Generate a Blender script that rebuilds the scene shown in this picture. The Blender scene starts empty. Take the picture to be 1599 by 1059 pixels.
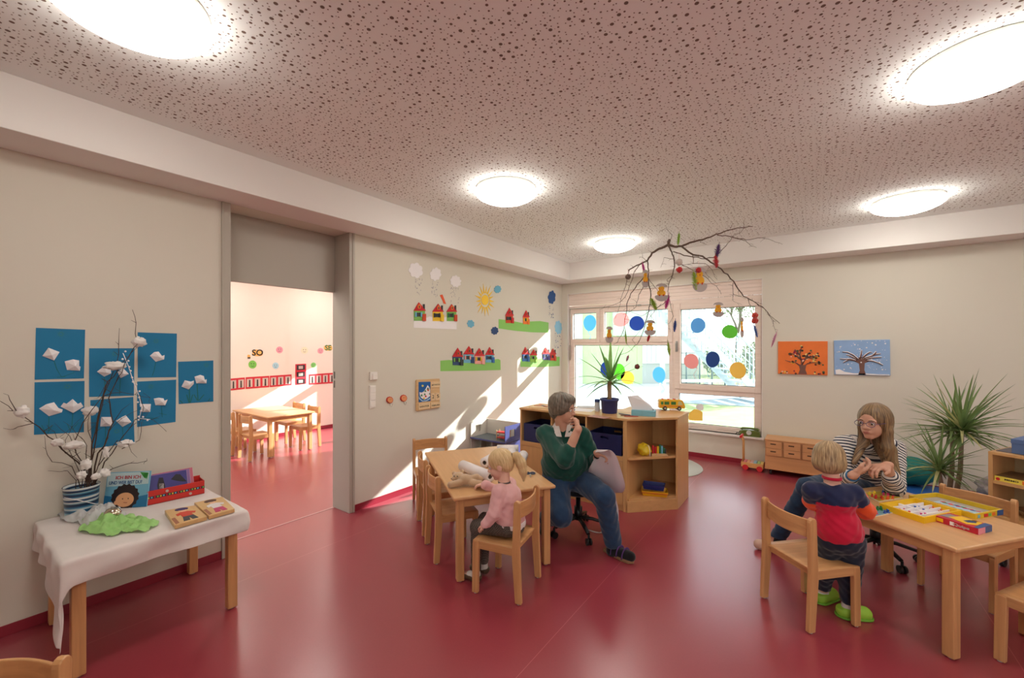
import bpy, bmesh, math, random
import numpy as np
from mathutils import Vector, Matrix, Euler, noise as mnoise

SC = bpy.context.scene
COL = SC.collection
PI = math.pi
# ------------------------------------------------------------------ camera
FPX, CX, CY, EYE, YAW = 653.5, 799.5, 541.0, 1.6, math.radians(35.97)
cam = bpy.data.objects.new('camera', bpy.data.cameras.new('camera'))
COL.objects.link(cam)
cam.location = (0, 0, EYE)
cam.rotation_euler = (PI / 2, 0, YAW)
cam.data.sensor_width = 36.0
cam.data.lens = FPX / 1599 * 36.0
cam.data.shift_y = (CY - 529.5) / 1599
cam.data.clip_start = 0.05
cam.data.clip_end = 300
SC.camera = cam
SC.view_settings.view_transform = 'Standard'
SC.view_settings.look = 'None'
SC.view_settings.exposure = 0.70
SC.view_settings.gamma = 1.0
SC.view_settings.use_curve_mapping = False
# ------------------------------------------------------------------ sky and sun
world = bpy.data.worlds.new('sky')
SC.world = world
world.use_nodes = True
wn = world.node_tree
wbg = wn.nodes['Background']
sky = wn.nodes.new('ShaderNodeTexSky')
sky.sky_type = 'PREETHAM' if 'PREETHAM' in [i.identifier for i in sky.bl_rna.properties['sky_type'].enum_items] else 'HOSEK_WILKIE'
sky.sun_direction = Vector((1, 2.35, 1.24)).normalized()
sky.turbidity = 4.0
mixw = wn.nodes.new('ShaderNodeMix'); mixw.data_type = 'RGBA'
mixw.inputs[0].default_value = 0.75
wn.links.new(sky.outputs[0], mixw.inputs[6])
mixw.inputs[7].default_value = (0.86, 0.93, 1.0, 1)
wn.links.new(mixw.outputs[2], wbg.inputs[0])
wbg.inputs[1].default_value = 2.2
sun = bpy.data.objects.new('sun', bpy.data.lights.new('sun', 'SUN'))
COL.objects.link(sun)
sun.data.energy = 10.0
sun.data.angle = math.radians(0.6)
sun.data.color = (1.0, 0.98, 0.95)
sun.rotation_euler = Vector((1, 2.35, 1.24)).to_track_quat('Z', 'Y').to_euler()
sun.location = (4, 12, 8)
LAMP = 11.0          # glow of the ceiling lamps' opal bowls

# ------------------------------------------------------------------ helpers
def s2l(c):
    return tuple(((v / 255) / 12.92 if v <= 10 else (((v / 255) + 0.055) / 1.055) ** 2.4) for v in c)

def _ray(px, py):
    r = (px - CX) / FPX
    c, s = math.cos(YAW), math.sin(YAW)
    return (r * c - s, r * s + c, (CY - py) / FPX)
def at_z(px, py, z=0.0):
    d = _ray(px, py); t = (z - EYE) / d[2]
    return Vector((d[0] * t, d[1] * t, z))
def at_x(px, py, x):
    d = _ray(px, py); t = x / d[0]
    return Vector((x, d[1] * t, EYE + d[2] * t))
def at_y(px, py, y):
    d = _ray(px, py); t = y / d[1]
    return Vector((d[0] * t, y, EYE + d[2] * t))
def at_d(px, py, t):
    d = _ray(px, py)
    return Vector((d[0] * t, d[1] * t, EYE + d[2] * t))

MATS = {}
def mat(name, col, rough=0.6, metal=0.0, spec=0.5, emit=0, bump=0, bscale=200, alpha=1, sheen=0, vary=0, vscale=6, trans=0):
    if name in MATS: return MATS[name]
    m = bpy.data.materials.new(name); m.use_nodes = True
    nt = m.node_tree; b = nt.nodes['Principled BSDF']
    c = s2l(col)
    b.inputs['Base Color'].default_value = (*c, 1)
    b.inputs['Roughness'].default_value = rough
    b.inputs['Metallic'].default_value = metal
    b.inputs['Specular IOR Level'].default_value = spec
    if alpha < 1: b.inputs['Alpha'].default_value = alpha
    if sheen: b.inputs['Sheen Weight'].default_value = sheen
    if trans: b.inputs['Transmission Weight'].default_value = trans
    if emit:
        b.inputs['Emission Color'].default_value = (*c, 1)
        b.inputs['Emission Strength'].default_value = emit
    if bump or vary:
        tc = nt.nodes.new('ShaderNodeTexCoord')
    if vary:
        n = nt.nodes.new('ShaderNodeTexNoise'); n.inputs['Scale'].default_value = vscale
        n.inputs['Detail'].default_value = 4
        nt.links.new(tc.outputs['Object'], n.inputs['Vector'])
        mx = nt.nodes.new('ShaderNodeMix'); mx.data_type = 'RGBA'
        mx.inputs[6].default_value = (*[v * (1 - vary) for v in c], 1)
        mx.inputs[7].default_value = (*[min(1, v * (1 + vary)) for v in c], 1)
        nt.links.new(n.outputs[0], mx.inputs[0]); nt.links.new(mx.outputs[2], b.inputs['Base Color'])
    if bump:
        n = nt.nodes.new('ShaderNodeTexNoise'); n.inputs['Scale'].default_value = bscale
        nt.links.new(tc.outputs['Object'], n.inputs['Vector'])
        bp = nt.nodes.new('ShaderNodeBump'); bp.inputs['Strength'].default_value = bump
        bp.inputs['Distance'].default_value = 0.002
        nt.links.new(n.outputs[0], bp.inputs['Height']); nt.links.new(bp.outputs[0], b.inputs['Normal'])
    MATS[name] = m
    return m

def translucent(m, f=.5, boost=1.0):
    if m.get('tl'): return m
    m['tl'] = 1; nt = m.node_tree; b = nt.nodes['Principled BSDF']; out = nt.nodes['Material Output']
    t = nt.nodes.new('ShaderNodeBsdfTranslucent'); ci = b.inputs['Base Color']
    if ci.is_linked: nt.links.new(ci.links[0].from_socket, t.inputs[0])
    else: t.inputs[0].default_value = ci.default_value[:]
    mx = nt.nodes.new('ShaderNodeMixShader'); mx.inputs[0].default_value = f
    nt.links.new(b.outputs[0], mx.inputs[1]); nt.links.new(t.outputs[0], mx.inputs[2]); nt.links.new(mx.outputs[0], out.inputs[0])
    return m
def wood(name, col, axis='z', contrast=0.16, rough=0.38, scale=1.0):
    key = name + '_' + axis
    if key in MATS: return MATS[key]
    m = bpy.data.materials.new(key); m.use_nodes = True
    nt = m.node_tree; b = nt.nodes['Principled BSDF']; c = s2l(col)
    tc = nt.nodes.new('ShaderNodeTexCoord'); mp = nt.nodes.new('ShaderNodeMapping')
    sc = [38 * scale] * 3; sc['xyz'.index(axis)] = 2.2 * scale
    mp.inputs['Scale'].default_value = sc
    nt.links.new(tc.outputs['Object'], mp.inputs['Vector'])
    n = nt.nodes.new('ShaderNodeTexNoise'); n.inputs['Scale'].default_value = 1.0
    n.inputs['Detail'].default_value = 5; n.inputs['Distortion'].default_value = 0.5
    nt.links.new(mp.outputs[0], n.inputs['Vector'])
    cr = nt.nodes.new('ShaderNodeValToRGB')
    cr.color_ramp.elements[0].position = 0.3; cr.color_ramp.elements[1].position = 0.7
    cr.color_ramp.elements[0].color = (*[v * (1 - contrast * (1 + .35 * i)) for i, v in enumerate(c)], 1)
    cr.color_ramp.elements[1].color = (*[min(1, v * (1 + contrast * .6)) for v in c], 1)
    nt.links.new(n.outputs[0], cr.inputs[0]); nt.links.new(cr.outputs[0], b.inputs['Base Color'])
    b.inputs['Roughness'].default_value = rough
    MATS[key] = m
    return m

# ---- bmesh pieces, all add to bm with material index mi
def V(*a): return Vector(a)
def add_faces(bm, vs, fs, mi=0, M=None, smooth=False):
    bv = [bm.verts.new(M @ Vector(v) if M else Vector(v)) for v in vs]
    out = []
    for f in fs:
        try:
            q = bm.faces.new([bv[i] for i in f]); q.material_index = mi; q.smooth = smooth; out.append(q)
        except ValueError: pass
    return bv
def box(bm, a, b, mi=0, M=None):
    x0, y0, z0 = a; x1, y1, z1 = b
    vs = [(x0,y0,z0),(x1,y0,z0),(x1,y1,z0),(x0,y1,z0),(x0,y0,z1),(x1,y0,z1),(x1,y1,z1),(x0,y1,z1)]
    add_faces(bm, vs, [(3,2,1,0),(4,5,6,7),(0,1,5,4),(1,2,6,5),(2,3,7,6),(3,0,4,7)], mi, M)
def cbox(bm, c, s, mi=0, M=None):
    box(bm, [c[i]-s[i]/2 for i in range(3)], [c[i]+s[i]/2 for i in range(3)], mi, M)
def tube(bm, pts, rad, n=8, mi=0, smooth=True, caps=True, sq=None):
    pts = [Vector(p) for p in pts]
    if not isinstance(rad, (list, tuple)): rad = [rad] * len(pts)
    up = None; rings = []
    for i, p in enumerate(pts):
        t = (pts[min(i+1, len(pts)-1)] - pts[max(i-1, 0)])
        t = t.normalized() if t.length > 1e-9 else Vector((0,0,1))
        if up is None:
            up = Vector((0,0,1)) if abs(t.z) < 0.9 else Vector((1,0,0))
        u = (up - t * up.dot(t))
        u = u.normalized() if u.length > 1e-6 else t.orthogonal().normalized()
        up = u; w = t.cross(u)
        ring = []
        for k in range(n):
            a = 2 * PI * k / n
            cu, cw = math.cos(a), math.sin(a)
            if sq: cu *= sq[0]; cw *= sq[1]
            ring.append(bm.verts.new(p + (u * cu + w * cw) * rad[i]))
        rings.append(ring)
    for i in range(len(rings) - 1):
        for k in range(n):
            f = bm.faces.new((rings[i][k], rings[i][(k+1)%n], rings[i+1][(k+1)%n], rings[i+1][k]))
            f.material_index = mi; f.smooth = smooth
    if caps and n > 2:
        for r in (list(reversed(rings[0])), rings[-1]):
            f = bm.faces.new(r); f.material_index = mi
def cyl(bm, p0, p1, r, n=16, mi=0, r1=None):
    tube(bm, [p0, p1], [r, r if r1 is None else r1], n, mi)
def lathe(bm, prof, c=(0,0,0), n=32, mi=0, smooth=True, M=None):
    rings = []
    for r, z in prof:
        rings.append([bm.verts.new((M or Matrix()) @ Vector((c[0]+r*math.cos(2*PI*k/n), c[1]+r*math.sin(2*PI*k/n), c[2]+z))) for k in range(n)] if r > 1e-6
                     else [bm.verts.new((M or Matrix()) @ Vector((c[0], c[1], c[2]+z)))])
    for a, b in zip(rings, rings[1:]):
        for k in range(n):
            q = [a[k % len(a)], a[(k+1) % len(a)], b[(k+1) % len(b)], b[k % len(b)]]
            u = []
            for v in q:
                if v not in u: u.append(v)
            if len(u) > 2:
                f = bm.faces.new(u); f.material_index = mi; f.smooth = smooth
def ball(bm, c, r, mi=0, M=None, nu=14, nv=9, lump=0, seed=0):
    r = (r, r, r) if not isinstance(r, (tuple, list)) else r
    rings = []
    for i in range(nv + 1):
        ph = PI * i / nv
        ring = []
        for k in range(nu if 0 < i < nv else 1):
            th = 2 * PI * k / nu
            d = Vector((math.sin(ph)*math.cos(th), math.sin(ph)*math.sin(th), math.cos(ph)))
            s = 1 + (lump * mnoise.noise(d * 2.3 + Vector((seed, seed*1.7, 0))) if lump else 0)
            p = Vector((d.x*r[0]*s, d.y*r[1]*s, d.z*r[2]*s))
            if M: p = M @ p
            ring.append(bm.verts.new(p + Vector(c)))
        rings.append(ring)
    for a, b in zip(rings, rings[1:]):
        for k in range(nu):
            q = [a[k % len(a)], b[k % len(b)], b[(k+1) % len(b)], a[(k+1) % len(a)]]
            u = []
            for v in q:
                if v not in u: u.append(v)
            if len(u) > 2:
                f = bm.faces.new(u); f.material_index = mi; f.smooth = True
def prism(bm, pts, fn, t0, t1, mi=0, smooth=False):
    """outline pts (2D) extruded between t0 and t1; fn(a, b, t) gives the 3D point"""
    lo = [bm.verts.new(fn(a, b, t0)) for a, b in pts]
    hi = [bm.verts.new(fn(a, b, t1)) for a, b in pts]
    n = len(pts)
    for r in (list(reversed(lo)), hi):
        try:
            f = bm.faces.new(r); f.material_index = mi
        except ValueError: pass
    for i in range(n):
        f = bm.faces.new((lo[i], lo[(i+1)%n], hi[(i+1)%n], hi[i])); f.material_index = mi; f.smooth = smooth
def NB(): return bmesh.new()
def obj(name, bm, mats, parent=None, bevel=0, seg=2, sub=0, smooth=False, loc=None, rot=None):
    bmesh.ops.recalc_face_normals(bm, faces=bm.faces)
    me = bpy.data.meshes.new(name)
    if smooth:
        for f in bm.faces: f.smooth = True
    bm.to_mesh(me); bm.free()
    if not isinstance(mats, (list, tuple)): mats = [mats]
    for m in mats: me.materials.append(m)
    o = bpy.data.objects.new(name, me); COL.objects.link(o)
    if parent: o.parent = parent
    if loc is not None: o.location = loc
    if rot is not None: o.rotation_euler = rot
    if bevel:
        md = o.modifiers.new('bevel', 'BEVEL'); md.width = bevel; md.segments = seg
        md.limit_method = 'ANGLE'; md.angle_limit = math.radians(40); md.harden_normals = False
    if sub:
        md = o.modifiers.new('sub', 'SUBSURF'); md.levels = sub; md.render_levels = sub
    return o
def tag(o, label, cat, group=None, kind=None):
    if label: o['label'] = label
    if cat: o['category'] = cat
    if group: o['group'] = group
    if kind: o['kind'] = kind
    return o
def thing(name, label, cat, loc=(0,0,0), rz=0, group=None):
    o = bpy.data.objects.new(name, None); COL.objects.link(o)
    o.empty_display_size = 0.1
    o.location = loc; o.rotation_euler = (0, 0, rz)
    return tag(o, label, cat, group)
def struct(name, bm, m, bevel=0, parent=None):
    o = obj(name, bm, m, parent, bevel)
    if not parent: o['kind'] = 'structure'
    return o
def copy_tree(o, parent=None):
    kids = [c for c in ALLKIDS.get(o.name, [])] if False else [c for c in COL.objects if c.parent == o]
    c = o.copy(); COL.objects.link(c)
    c.parent = parent
    for k in kids: copy_tree(k, c)
    return c
def xf(rz, loc=(0,0,0)): return Matrix.Translation(Vector(loc)) @ Matrix.Rotation(rz, 4, 'Z')
def text_bm(bm, body, size, M, depth=0.0006, mi=0, bold=0.0, xs=1.0, align='CENTER', maxw=None):
    cu = bpy.data.curves.new('t', 'FONT'); cu.body = body; cu.size = size; cu.align_x = align; cu.align_y = 'CENTER'
    cu.extrude = depth; cu.offset = bold; cu.resolution_u = 3
    o = bpy.data.objects.new('t', cu); COL.objects.link(o)
    dg = bpy.context.evaluated_depsgraph_get()
    me = bpy.data.meshes.new_from_object(o.evaluated_get(dg))
    if maxw and len(me.vertices):
        w = max(v.co.x for v in me.vertices) - min(v.co.x for v in me.vertices)
        if w > 0: xs *= maxw / w
    bv = [bm.verts.new(M @ Vector((v.co.x * xs, v.co.y, v.co.z))) for v in me.vertices]
    for p in me.polygons:
        try:
            f = bm.faces.new([bv[i] for i in p.vertices]); f.material_index = mi
        except ValueError: pass
    bpy.data.objects.remove(o); bpy.data.meshes.remove(me); bpy.data.curves.remove(cu)
# ================================================================== THE ROOM
LX, BY, ZS, ZC = -3.62, 6.48, 2.69, 2.97     # left wall, window wall, soffit, ceiling
RX, FY = 4.3, -2.2                            # right wall and the wall behind the photographer
SOF_X, SOF_Y = -3.275, 6.13
beech = (212, 160, 108)
m_wall = mat('cream_wall_paint', (222, 217, 204), 0.75, spec=0.25, bump=0.08, bscale=900)
m_white = mat('white_ceiling_paint', (236, 232, 228), 0.8, spec=0.2)
m_skirt = mat('red_rubber_skirting', (148, 38, 56), 0.35)
m_grey = mat('grey_door_frame_paint', (184, 178, 166), 0.45)
m_nwall = mat('white_wall_paint_next_room', (240, 228, 216), 0.75, spec=0.25)
m_frame = wood('pale_glazed_window_wood', (244, 228, 218), 'x', 0.05, 0.45)
m_sill = mat('white_window_sill', (232, 226, 222), 0.4)

def floor_mat():
    m = bpy.data.materials.new('crimson_linoleum'); m.use_nodes = True
    nt = m.node_tree; b = nt.nodes['Principled BSDF']
    g = nt.nodes.new('ShaderNodeNewGeometry')
    n = nt.nodes.new('ShaderNodeTexNoise'); n.inputs['Scale'].default_value = 90; n.inputs['Detail'].default_value = 5
    n2 = nt.nodes.new('ShaderNodeTexNoise'); n2.inputs['Scale'].default_value = .8; n2.inputs['Detail'].default_value = 1
    for q in (n, n2): nt.links.new(g.outputs['Position'], q.inputs['Vector'])
    mx = nt.nodes.new('ShaderNodeMix'); mx.data_type = 'RGBA'
    mx.inputs[6].default_value = (*s2l((152, 56, 68)), 1); mx.inputs[7].default_value = (*s2l((160, 62, 74)), 1)
    nt.links.new(n.outputs[0], mx.inputs[0])
    # weld seams between the sheets
    sp = nt.nodes.new('ShaderNodeSeparateXYZ'); nt.links.new(g.outputs['Position'], sp.inputs[0])
    def seam(sock, off, period):
        a = nt.nodes.new('ShaderNodeMath'); a.operation = 'ADD'; nt.links.new(sock, a.inputs[0]); a.inputs[1].default_value = off
        p = nt.nodes.new('ShaderNodeMath'); p.operation = 'PINGPONG'; nt.links.new(a.outputs[0], p.inputs[0]); p.inputs[1].default_value = period / 2
        l = nt.nodes.new('ShaderNodeMath'); l.operation = 'LESS_THAN'; nt.links.new(p.outputs[0], l.inputs[0]); l.inputs[1].default_value = 0.0018
        return l.outputs[0]
    s1 = seam(sp.outputs[0], 1.17 , 2.0)
    mx2 = nt.nodes.new('ShaderNodeMix'); mx2.data_type = 'RGBA'
    nt.links.new(s1, mx2.inputs[0]); nt.links.new(mx.outputs[2], mx2.inputs[6]); mx2.inputs[7].default_value = (*s2l((186, 96, 104)), 1)
    nt.links.new(mx2.outputs[2], b.inputs['Base Color'])
    mr = nt.nodes.new('ShaderNodeMapRange'); mr.inputs[3].default_value = 0.27; mr.inputs[4].default_value = 0.29
    nt.links.new(n2.outputs[0], mr.inputs[0]); nt.links.new(mr.outputs[0], b.inputs['Roughness'])
    b.inputs['Specular IOR Level'].default_value = 0.5
    b.inputs['Coat Weight'].default_value = 0.5; b.inputs['Coat Roughness'].default_value = 0.27; b.inputs['Coat IOR'].default_value = 1.6
    bp = nt.nodes.new('ShaderNodeBump'); bp.inputs['Strength'].default_value = 0.05; bp.inputs['Distance'].default_value = 0.001
    nt.links.new(n.outputs[0], bp.inputs['Height']); nt.links.new(bp.outputs[0], b.inputs['Normal'])
    return m
m_floor = floor_mat()

def perforated_mat():
    m = bpy.data.materials.new('perforated_acoustic_board'); m.use_nodes = True
    nt = m.node_tree; b = nt.nodes['Principled BSDF']; N = nt.nodes.new; Lk = nt.links.new
    g = N('ShaderNodeNewGeometry')
    def layer(scale, rnd, off, radii):
        mp = N('ShaderNodeMapping'); mp.inputs['Location'].default_value = off
        Lk(g.outputs['Position'], mp.inputs['Vector'])
        v = N('ShaderNodeTexVoronoi'); v.voronoi_dimensions = '2D'; v.inputs['Scale'].default_value = scale
        v.inputs['Randomness'].default_value = rnd
        Lk(mp.outputs[0], v.inputs['Vector'])
        sp = N('ShaderNodeSeparateColor'); Lk(v.outputs['Color'], sp.inputs[0])
        cr = N('ShaderNodeValToRGB'); cr.color_ramp.interpolation = 'CONSTANT'
        e = cr.color_ramp.elements
        e[0].position = 0; e[0].color = (radii[0][1] * scale,) * 3 + (1,)
        e[1].position = radii[1][0]; e[1].color = (radii[1][1] * scale,) * 3 + (1,)
        for p, r in radii[2:]:
            q = e.new(p); q.color = (r * scale,) * 3 + (1,)
        Lk(sp.outputs[0], cr.inputs[0])
        d = N('ShaderNodeMath'); d.operation = 'SUBTRACT'; Lk(cr.outputs[0], d.inputs[0]); Lk(v.outputs['Distance'], d.inputs[1])
        k = N('ShaderNodeMath'); k.operation = 'MULTIPLY'; Lk(d.outputs[0], k.inputs[0]); k.inputs[1].default_value = 40 * 20 / scale; k.use_clamp = True
        return k.outputs[0], v.outputs['Distance']
    a, da = layer(22.0, 0.62, (0, 0, 0), [(0, .0), (.12, .0053), (.55, .0071), (.84, .0092)])
    c, dc = layer(36.0, 0.7, (.37, .21, 0), [(0, .0), (.12, .0036)])
    far_ = N('ShaderNodeMath'); far_.operation = 'GREATER_THAN'; Lk(da, far_.inputs[0]); far_.inputs[1].default_value = .34
    cm = N('ShaderNodeMath'); cm.operation = 'MULTIPLY'; Lk(c, cm.inputs[0]); Lk(far_.outputs[0], cm.inputs[1]); c = cm.outputs[0]
    mx = N('ShaderNodeMath'); mx.operation = 'MAXIMUM'; Lk(a, mx.inputs[0]); Lk(c, mx.inputs[1])
    # holes stop at the plain border
    sp = N('ShaderNodeSeparateXYZ'); Lk(g.outputs['Position'], sp.inputs[0])
    def gate(sock, op, val):
        q = N('ShaderNodeMath'); q.operation = op; Lk(sock, q.inputs[0]); q.inputs[1].default_value = val; return q.outputs[0]
    gx = gate(sp.outputs[0], 'GREATER_THAN', -3.15); gy = gate(sp.outputs[1], 'LESS_THAN', 5.98)
    m1 = N('ShaderNodeMath'); m1.operation = 'MULTIPLY'; Lk(gx, m1.inputs[0]); Lk(gy, m1.inputs[1])
    m2 = N('ShaderNodeMath'); m2.operation = 'MULTIPLY'; Lk(m1.outputs[0], m2.inputs[0]); Lk(mx.outputs[0], m2.inputs[1])
    col = N('ShaderNodeMix'); col.data_type = 'RGBA'; Lk(m2.outputs[0], col.inputs[0])
    col.inputs[6].default_value = (*s2l((246, 250, 248)), 1); col.inputs[7].default_value = (*s2l((124, 106, 96)), 1)
    Lk(col.outputs[2], b.inputs['Base Color'])
    inv = N('ShaderNodeMath'); inv.operation = 'SUBTRACT'; inv.inputs[0].default_value = 1; Lk(m2.outputs[0], inv.inputs[1])
    bp = N('ShaderNodeBump'); bp.inputs['Strength'].default_value = 0.6; bp.inputs['Distance'].default_value = 0.004
    Lk(inv.outputs[0], bp.inputs['Height']); Lk(bp.outputs[0], b.inputs['Normal'])
    b.inputs['Roughness'].default_value = 0.85; b.inputs['Specular IOR Level'].default_value = 0.15
    return m
m_perf = perforated_mat()

NX = -7.7     # far wall of the neighbouring room
bm = NB(); box(bm, (NX - .2, FY - .2, -.12), (RX + .2, BY + .25, 0)); struct('floor', bm, m_floor)
bm = NB(); box(bm, (LX, FY, ZC), (RX, BY, ZC + .1)); struct('ceiling', bm, m_perf)
bm = NB(); box(bm, (LX, FY, ZS), (SOF_X, BY, ZC)); struct('trim_1', bm, m_white, 0.004)      # dropped soffit along the left wall
bm = NB(); box(bm, (SOF_X, SOF_Y, ZS), (RX, BY, ZC)); struct('trim_2', bm, m_white, 0.004)   # and along the window wall
# left wall with the doorway
DY0, DY1, WT = 1.275, 2.375, 0.265
bm = NB()
box(bm, (LX - WT, FY, 0), (LX, DY0, ZC + .1)); box(bm, (LX - WT, DY1, 0), (LX, BY, ZC + .1)); box(bm, (LX - WT, DY0, ZS), (LX, DY1, ZC + .1))
struct('wall_left', bm, m_wall)
# window wall: x opening WX0..WX1, z WZ0..WZ1
WX0, WX1, WZ0, WZ1 = -3.505, -0.575, 0.385, 2.51
NWX0, NWX1, NWZ0, NWZ1 = -7.62, -4.6, 0.4, 2.55
bm = NB()
for a, b in (((NX - .2, BY, 0), (NWX0, BY + .22, 3.1)), ((NWX0, BY, 0), (NWX1, BY + .22, NWZ0)), ((NWX0, BY, NWZ1), (NWX1, BY + .22, 3.1)),
             ((NWX1, BY, 0), (WX0, BY + .22, 3.1)), ((WX0, BY, 0), (WX1, BY + .22, WZ0)), ((WX0, BY, WZ1), (WX1, BY + .22, 3.1)),
             ((WX1, BY, 0), (RX + .2, BY + .22, 3.1))):
    box(bm, a, b)
struct('wall_back', bm, m_wall)
bm = NB(); box(bm, (RX, FY, 0), (RX + .2, BY, 3.1)); struct('wall_right', bm, m_wall)
bm = NB()
for a, b in (((NX, FY - .2, 0), (-7.3, FY, 3.1)), ((-7.3, FY - .2, 2.4), (-4.3, FY, 3.1)), ((-7.3, FY - .2, 0), (-4.3, FY, .4)), ((-4.3, FY - .2, 0), (.6, FY, 3.1)), ((.6, FY - .2, 2.42), (3.9, FY, 3.1)), ((.6, FY - .2, 0), (3.9, FY, .5)), ((3.9, FY - .2, 0), (RX, FY, 3.1))): box(bm, a, b)
struct('wall_front', bm, m_wall)
bm = NB()
box(bm, (NX - .2, FY, 0), (NX, 3.70, 3.1)); box(bm, (NX - .2, 3.70, 0), (NX - .045, BY, 3.1))
struct('wall_far', bm, m_nwall)
bm = NB(); box(bm, (NX, FY, 2.85), (LX - WT, BY, 2.95)); struct('ceiling_next_room', bm, m_white)
# roof slab keeps the sky out above the ceilings
bm = NB(); box(bm, (NX - .2, FY - .2, 3.1), (RX + .2, BY + .22, 3.3)); struct('ceiling_slab', bm, m_white)
# skirting
bm = NB(); box(bm, (LX, FY, 0), (LX + .006, DY0 - .002, .062)); struct('baseboard_left', bm, m_skirt, .002)
bm = NB(); box(bm, (LX, DY1 + .002, 0), (LX + .006, BY, .062)); struct('baseboard_left_rear', bm, m_skirt, .002)
bm = NB(); box(bm, (LX + .006, BY - .006, 0), (RX, BY, .062)); struct('baseboard_back', bm, m_skirt, .002)
bm = NB(); box(bm, (NX, FY, 0), (NX + .006, 3.7, .062)); box(bm, (NX - .045, 3.7, 0), (NX - .039, BY, .062)); struct('baseboard_far', bm, m_skirt, .002)
# doorway lining: slim posts on the room side, deep reveal, recessed lintel panel
bm = NB()
box(bm, (LX - WT - .01, DY0, 0), (LX + .012, DY0 + .048, ZS))             # near post
box(bm, (LX - .03, DY0 - .012, 0), (LX + .016, DY0 + .002, ZS))
box(bm, (LX - WT - .01, DY1 - .05, 0), (LX + .012, DY1, ZS))             # far post with the deep reveal
box(bm, (LX - .004, DY1 - .018, 0), (LX + .02, DY1 + .004, ZS))
box(bm, (LX - WT - .012, DY0 + .048, 2.133), (LX - WT + .03, DY1 - .05, ZS))
dn = struct('door_1', bm, m_grey, .003)
bm = NB()
for z in (1.28, 1.19): box(bm, (LX - WT + .012, DY1 - .053, z), (LX - WT + .034, DY1 - .049, z + .07))
obj('strike_plate', bm, mat('brushed_steel', (120, 116, 110), .35, .9), dn, .002)
bm = NB(); box(bm, (LX - WT, DY0 + .048, .0), (LX - WT + .02, DY1 - .05, .0025)); struct('trim_3', bm, mat('threshold_strip', (196, 150, 150), .4))

# ------------------------------------------------------------------ the window
m_glass = bpy.data.materials.new('window_glass'); m_glass.use_nodes = True
nt = m_glass.node_tree; nt.nodes.remove(nt.nodes['Principled BSDF'])
tr = nt.nodes.new('ShaderNodeBsdfTransparent'); tr.inputs[0].default_value = (.95, .975, .965, 1)
gl = nt.nodes.new('ShaderNodeBsdfGlossy'); gl.inputs['Roughness'].default_value = 0.02
fr = nt.nodes.new('ShaderNodeFresnel'); fr.inputs[0].default_value = 1.45
mx = nt.nodes.new('ShaderNodeMixShader')
nt.links.new(fr.outputs[0], mx.inputs[0]); nt.links.new(tr.outputs[0], mx.inputs[1]); nt.links.new(gl.outputs[0], mx.inputs[2])
nt.links.new(mx.outputs[0], nt.nodes['Material Output'].inputs[0])
m_seal = mat('dark_window_seal', (70, 66, 62), .6)
m_steel = mat('satin_aluminium', (190, 188, 184), .3, .9)
def ring(bm, o, g, y0, y1):
    ox0, ox1, oz0, oz1 = o; gx0, gx1, gz0, gz1 = g
    box(bm, (ox0, y0, oz0), (gx0, y1, oz1)); box(bm, (gx1, y0, oz0), (ox1, y1, oz1))
    box(bm, (gx0, y0, oz0), (gx1, y1, gz0)); box(bm, (gx0, y0, gz1), (gx1, y1, oz1))
w1 = bpy.data.objects.new('window_1', None); COL.objects.link(w1); w1['kind'] = 'structure'
SASH = [ # outer rect, glass rect
    ((-3.49, -2.93, 1.665, 2.235), (-3.43, -2.99, 1.725, 2.17)),
    ((-2.91, -1.745, 1.665, 2.235), (-2.85, -1.82, 1.755, 2.17)),
    ((-3.49, -1.745, .415, 1.655), (-3.40, -1.80, .50, 1.62)),
    ((-1.715, -.595, .965, 2.235), (-1.635, -.665, 1.045, 2.15)),
    ((-1.715, -.595, .415, .955), (-1.66, -.675, .465, .90))]
bm = NB()
Y0 = BY + .045
ring(bm, (WX0, WX1, WZ0, 2.30), (-3.49, -.595, .415, 2.235), Y0 + .012, Y0 + .10)
box(bm, (-3.49, Y0 + .014, 1.655), (-1.745, Y0 + .10, 1.665)); box(bm, (-2.93, Y0 + .014, 1.665), (-2.91, Y0 + .1, 2.235))
box(bm, (-1.745, Y0 + .014, .415), (-1.715, Y0 + .10, 2.235)); box(bm, (-1.715, Y0 + .014, .955), (-.595, Y0 + .1, .965))
obj('window_frame', bm, m_frame, w1, .003)
for k, (o, g) in enumerate(SASH):
    bm = NB(); ring(bm, o, g, Y0 if k != 2 and k != 4 else Y0 + .012, Y0 + .09)
    s = obj('sash', bm, m_frame, w1, .006)
    bm = NB(); ring(bm, (g[0] - .001, g[1] + .001, g[2] - .001, g[3] + .001), (g[0] + .006, g[1] - .006, g[2] + .006, g[3] - .006), Y0 + .045, Y0 + .06)
    obj('seal', bm, m_seal, s)
    bm = NB(); box(bm, (g[0] - .01, Y0 + .05, g[2] - .01), (g[1] + .01, Y0 + .054, g[3] + .01)); obj('pane', bm, m_glass, s)
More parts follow.
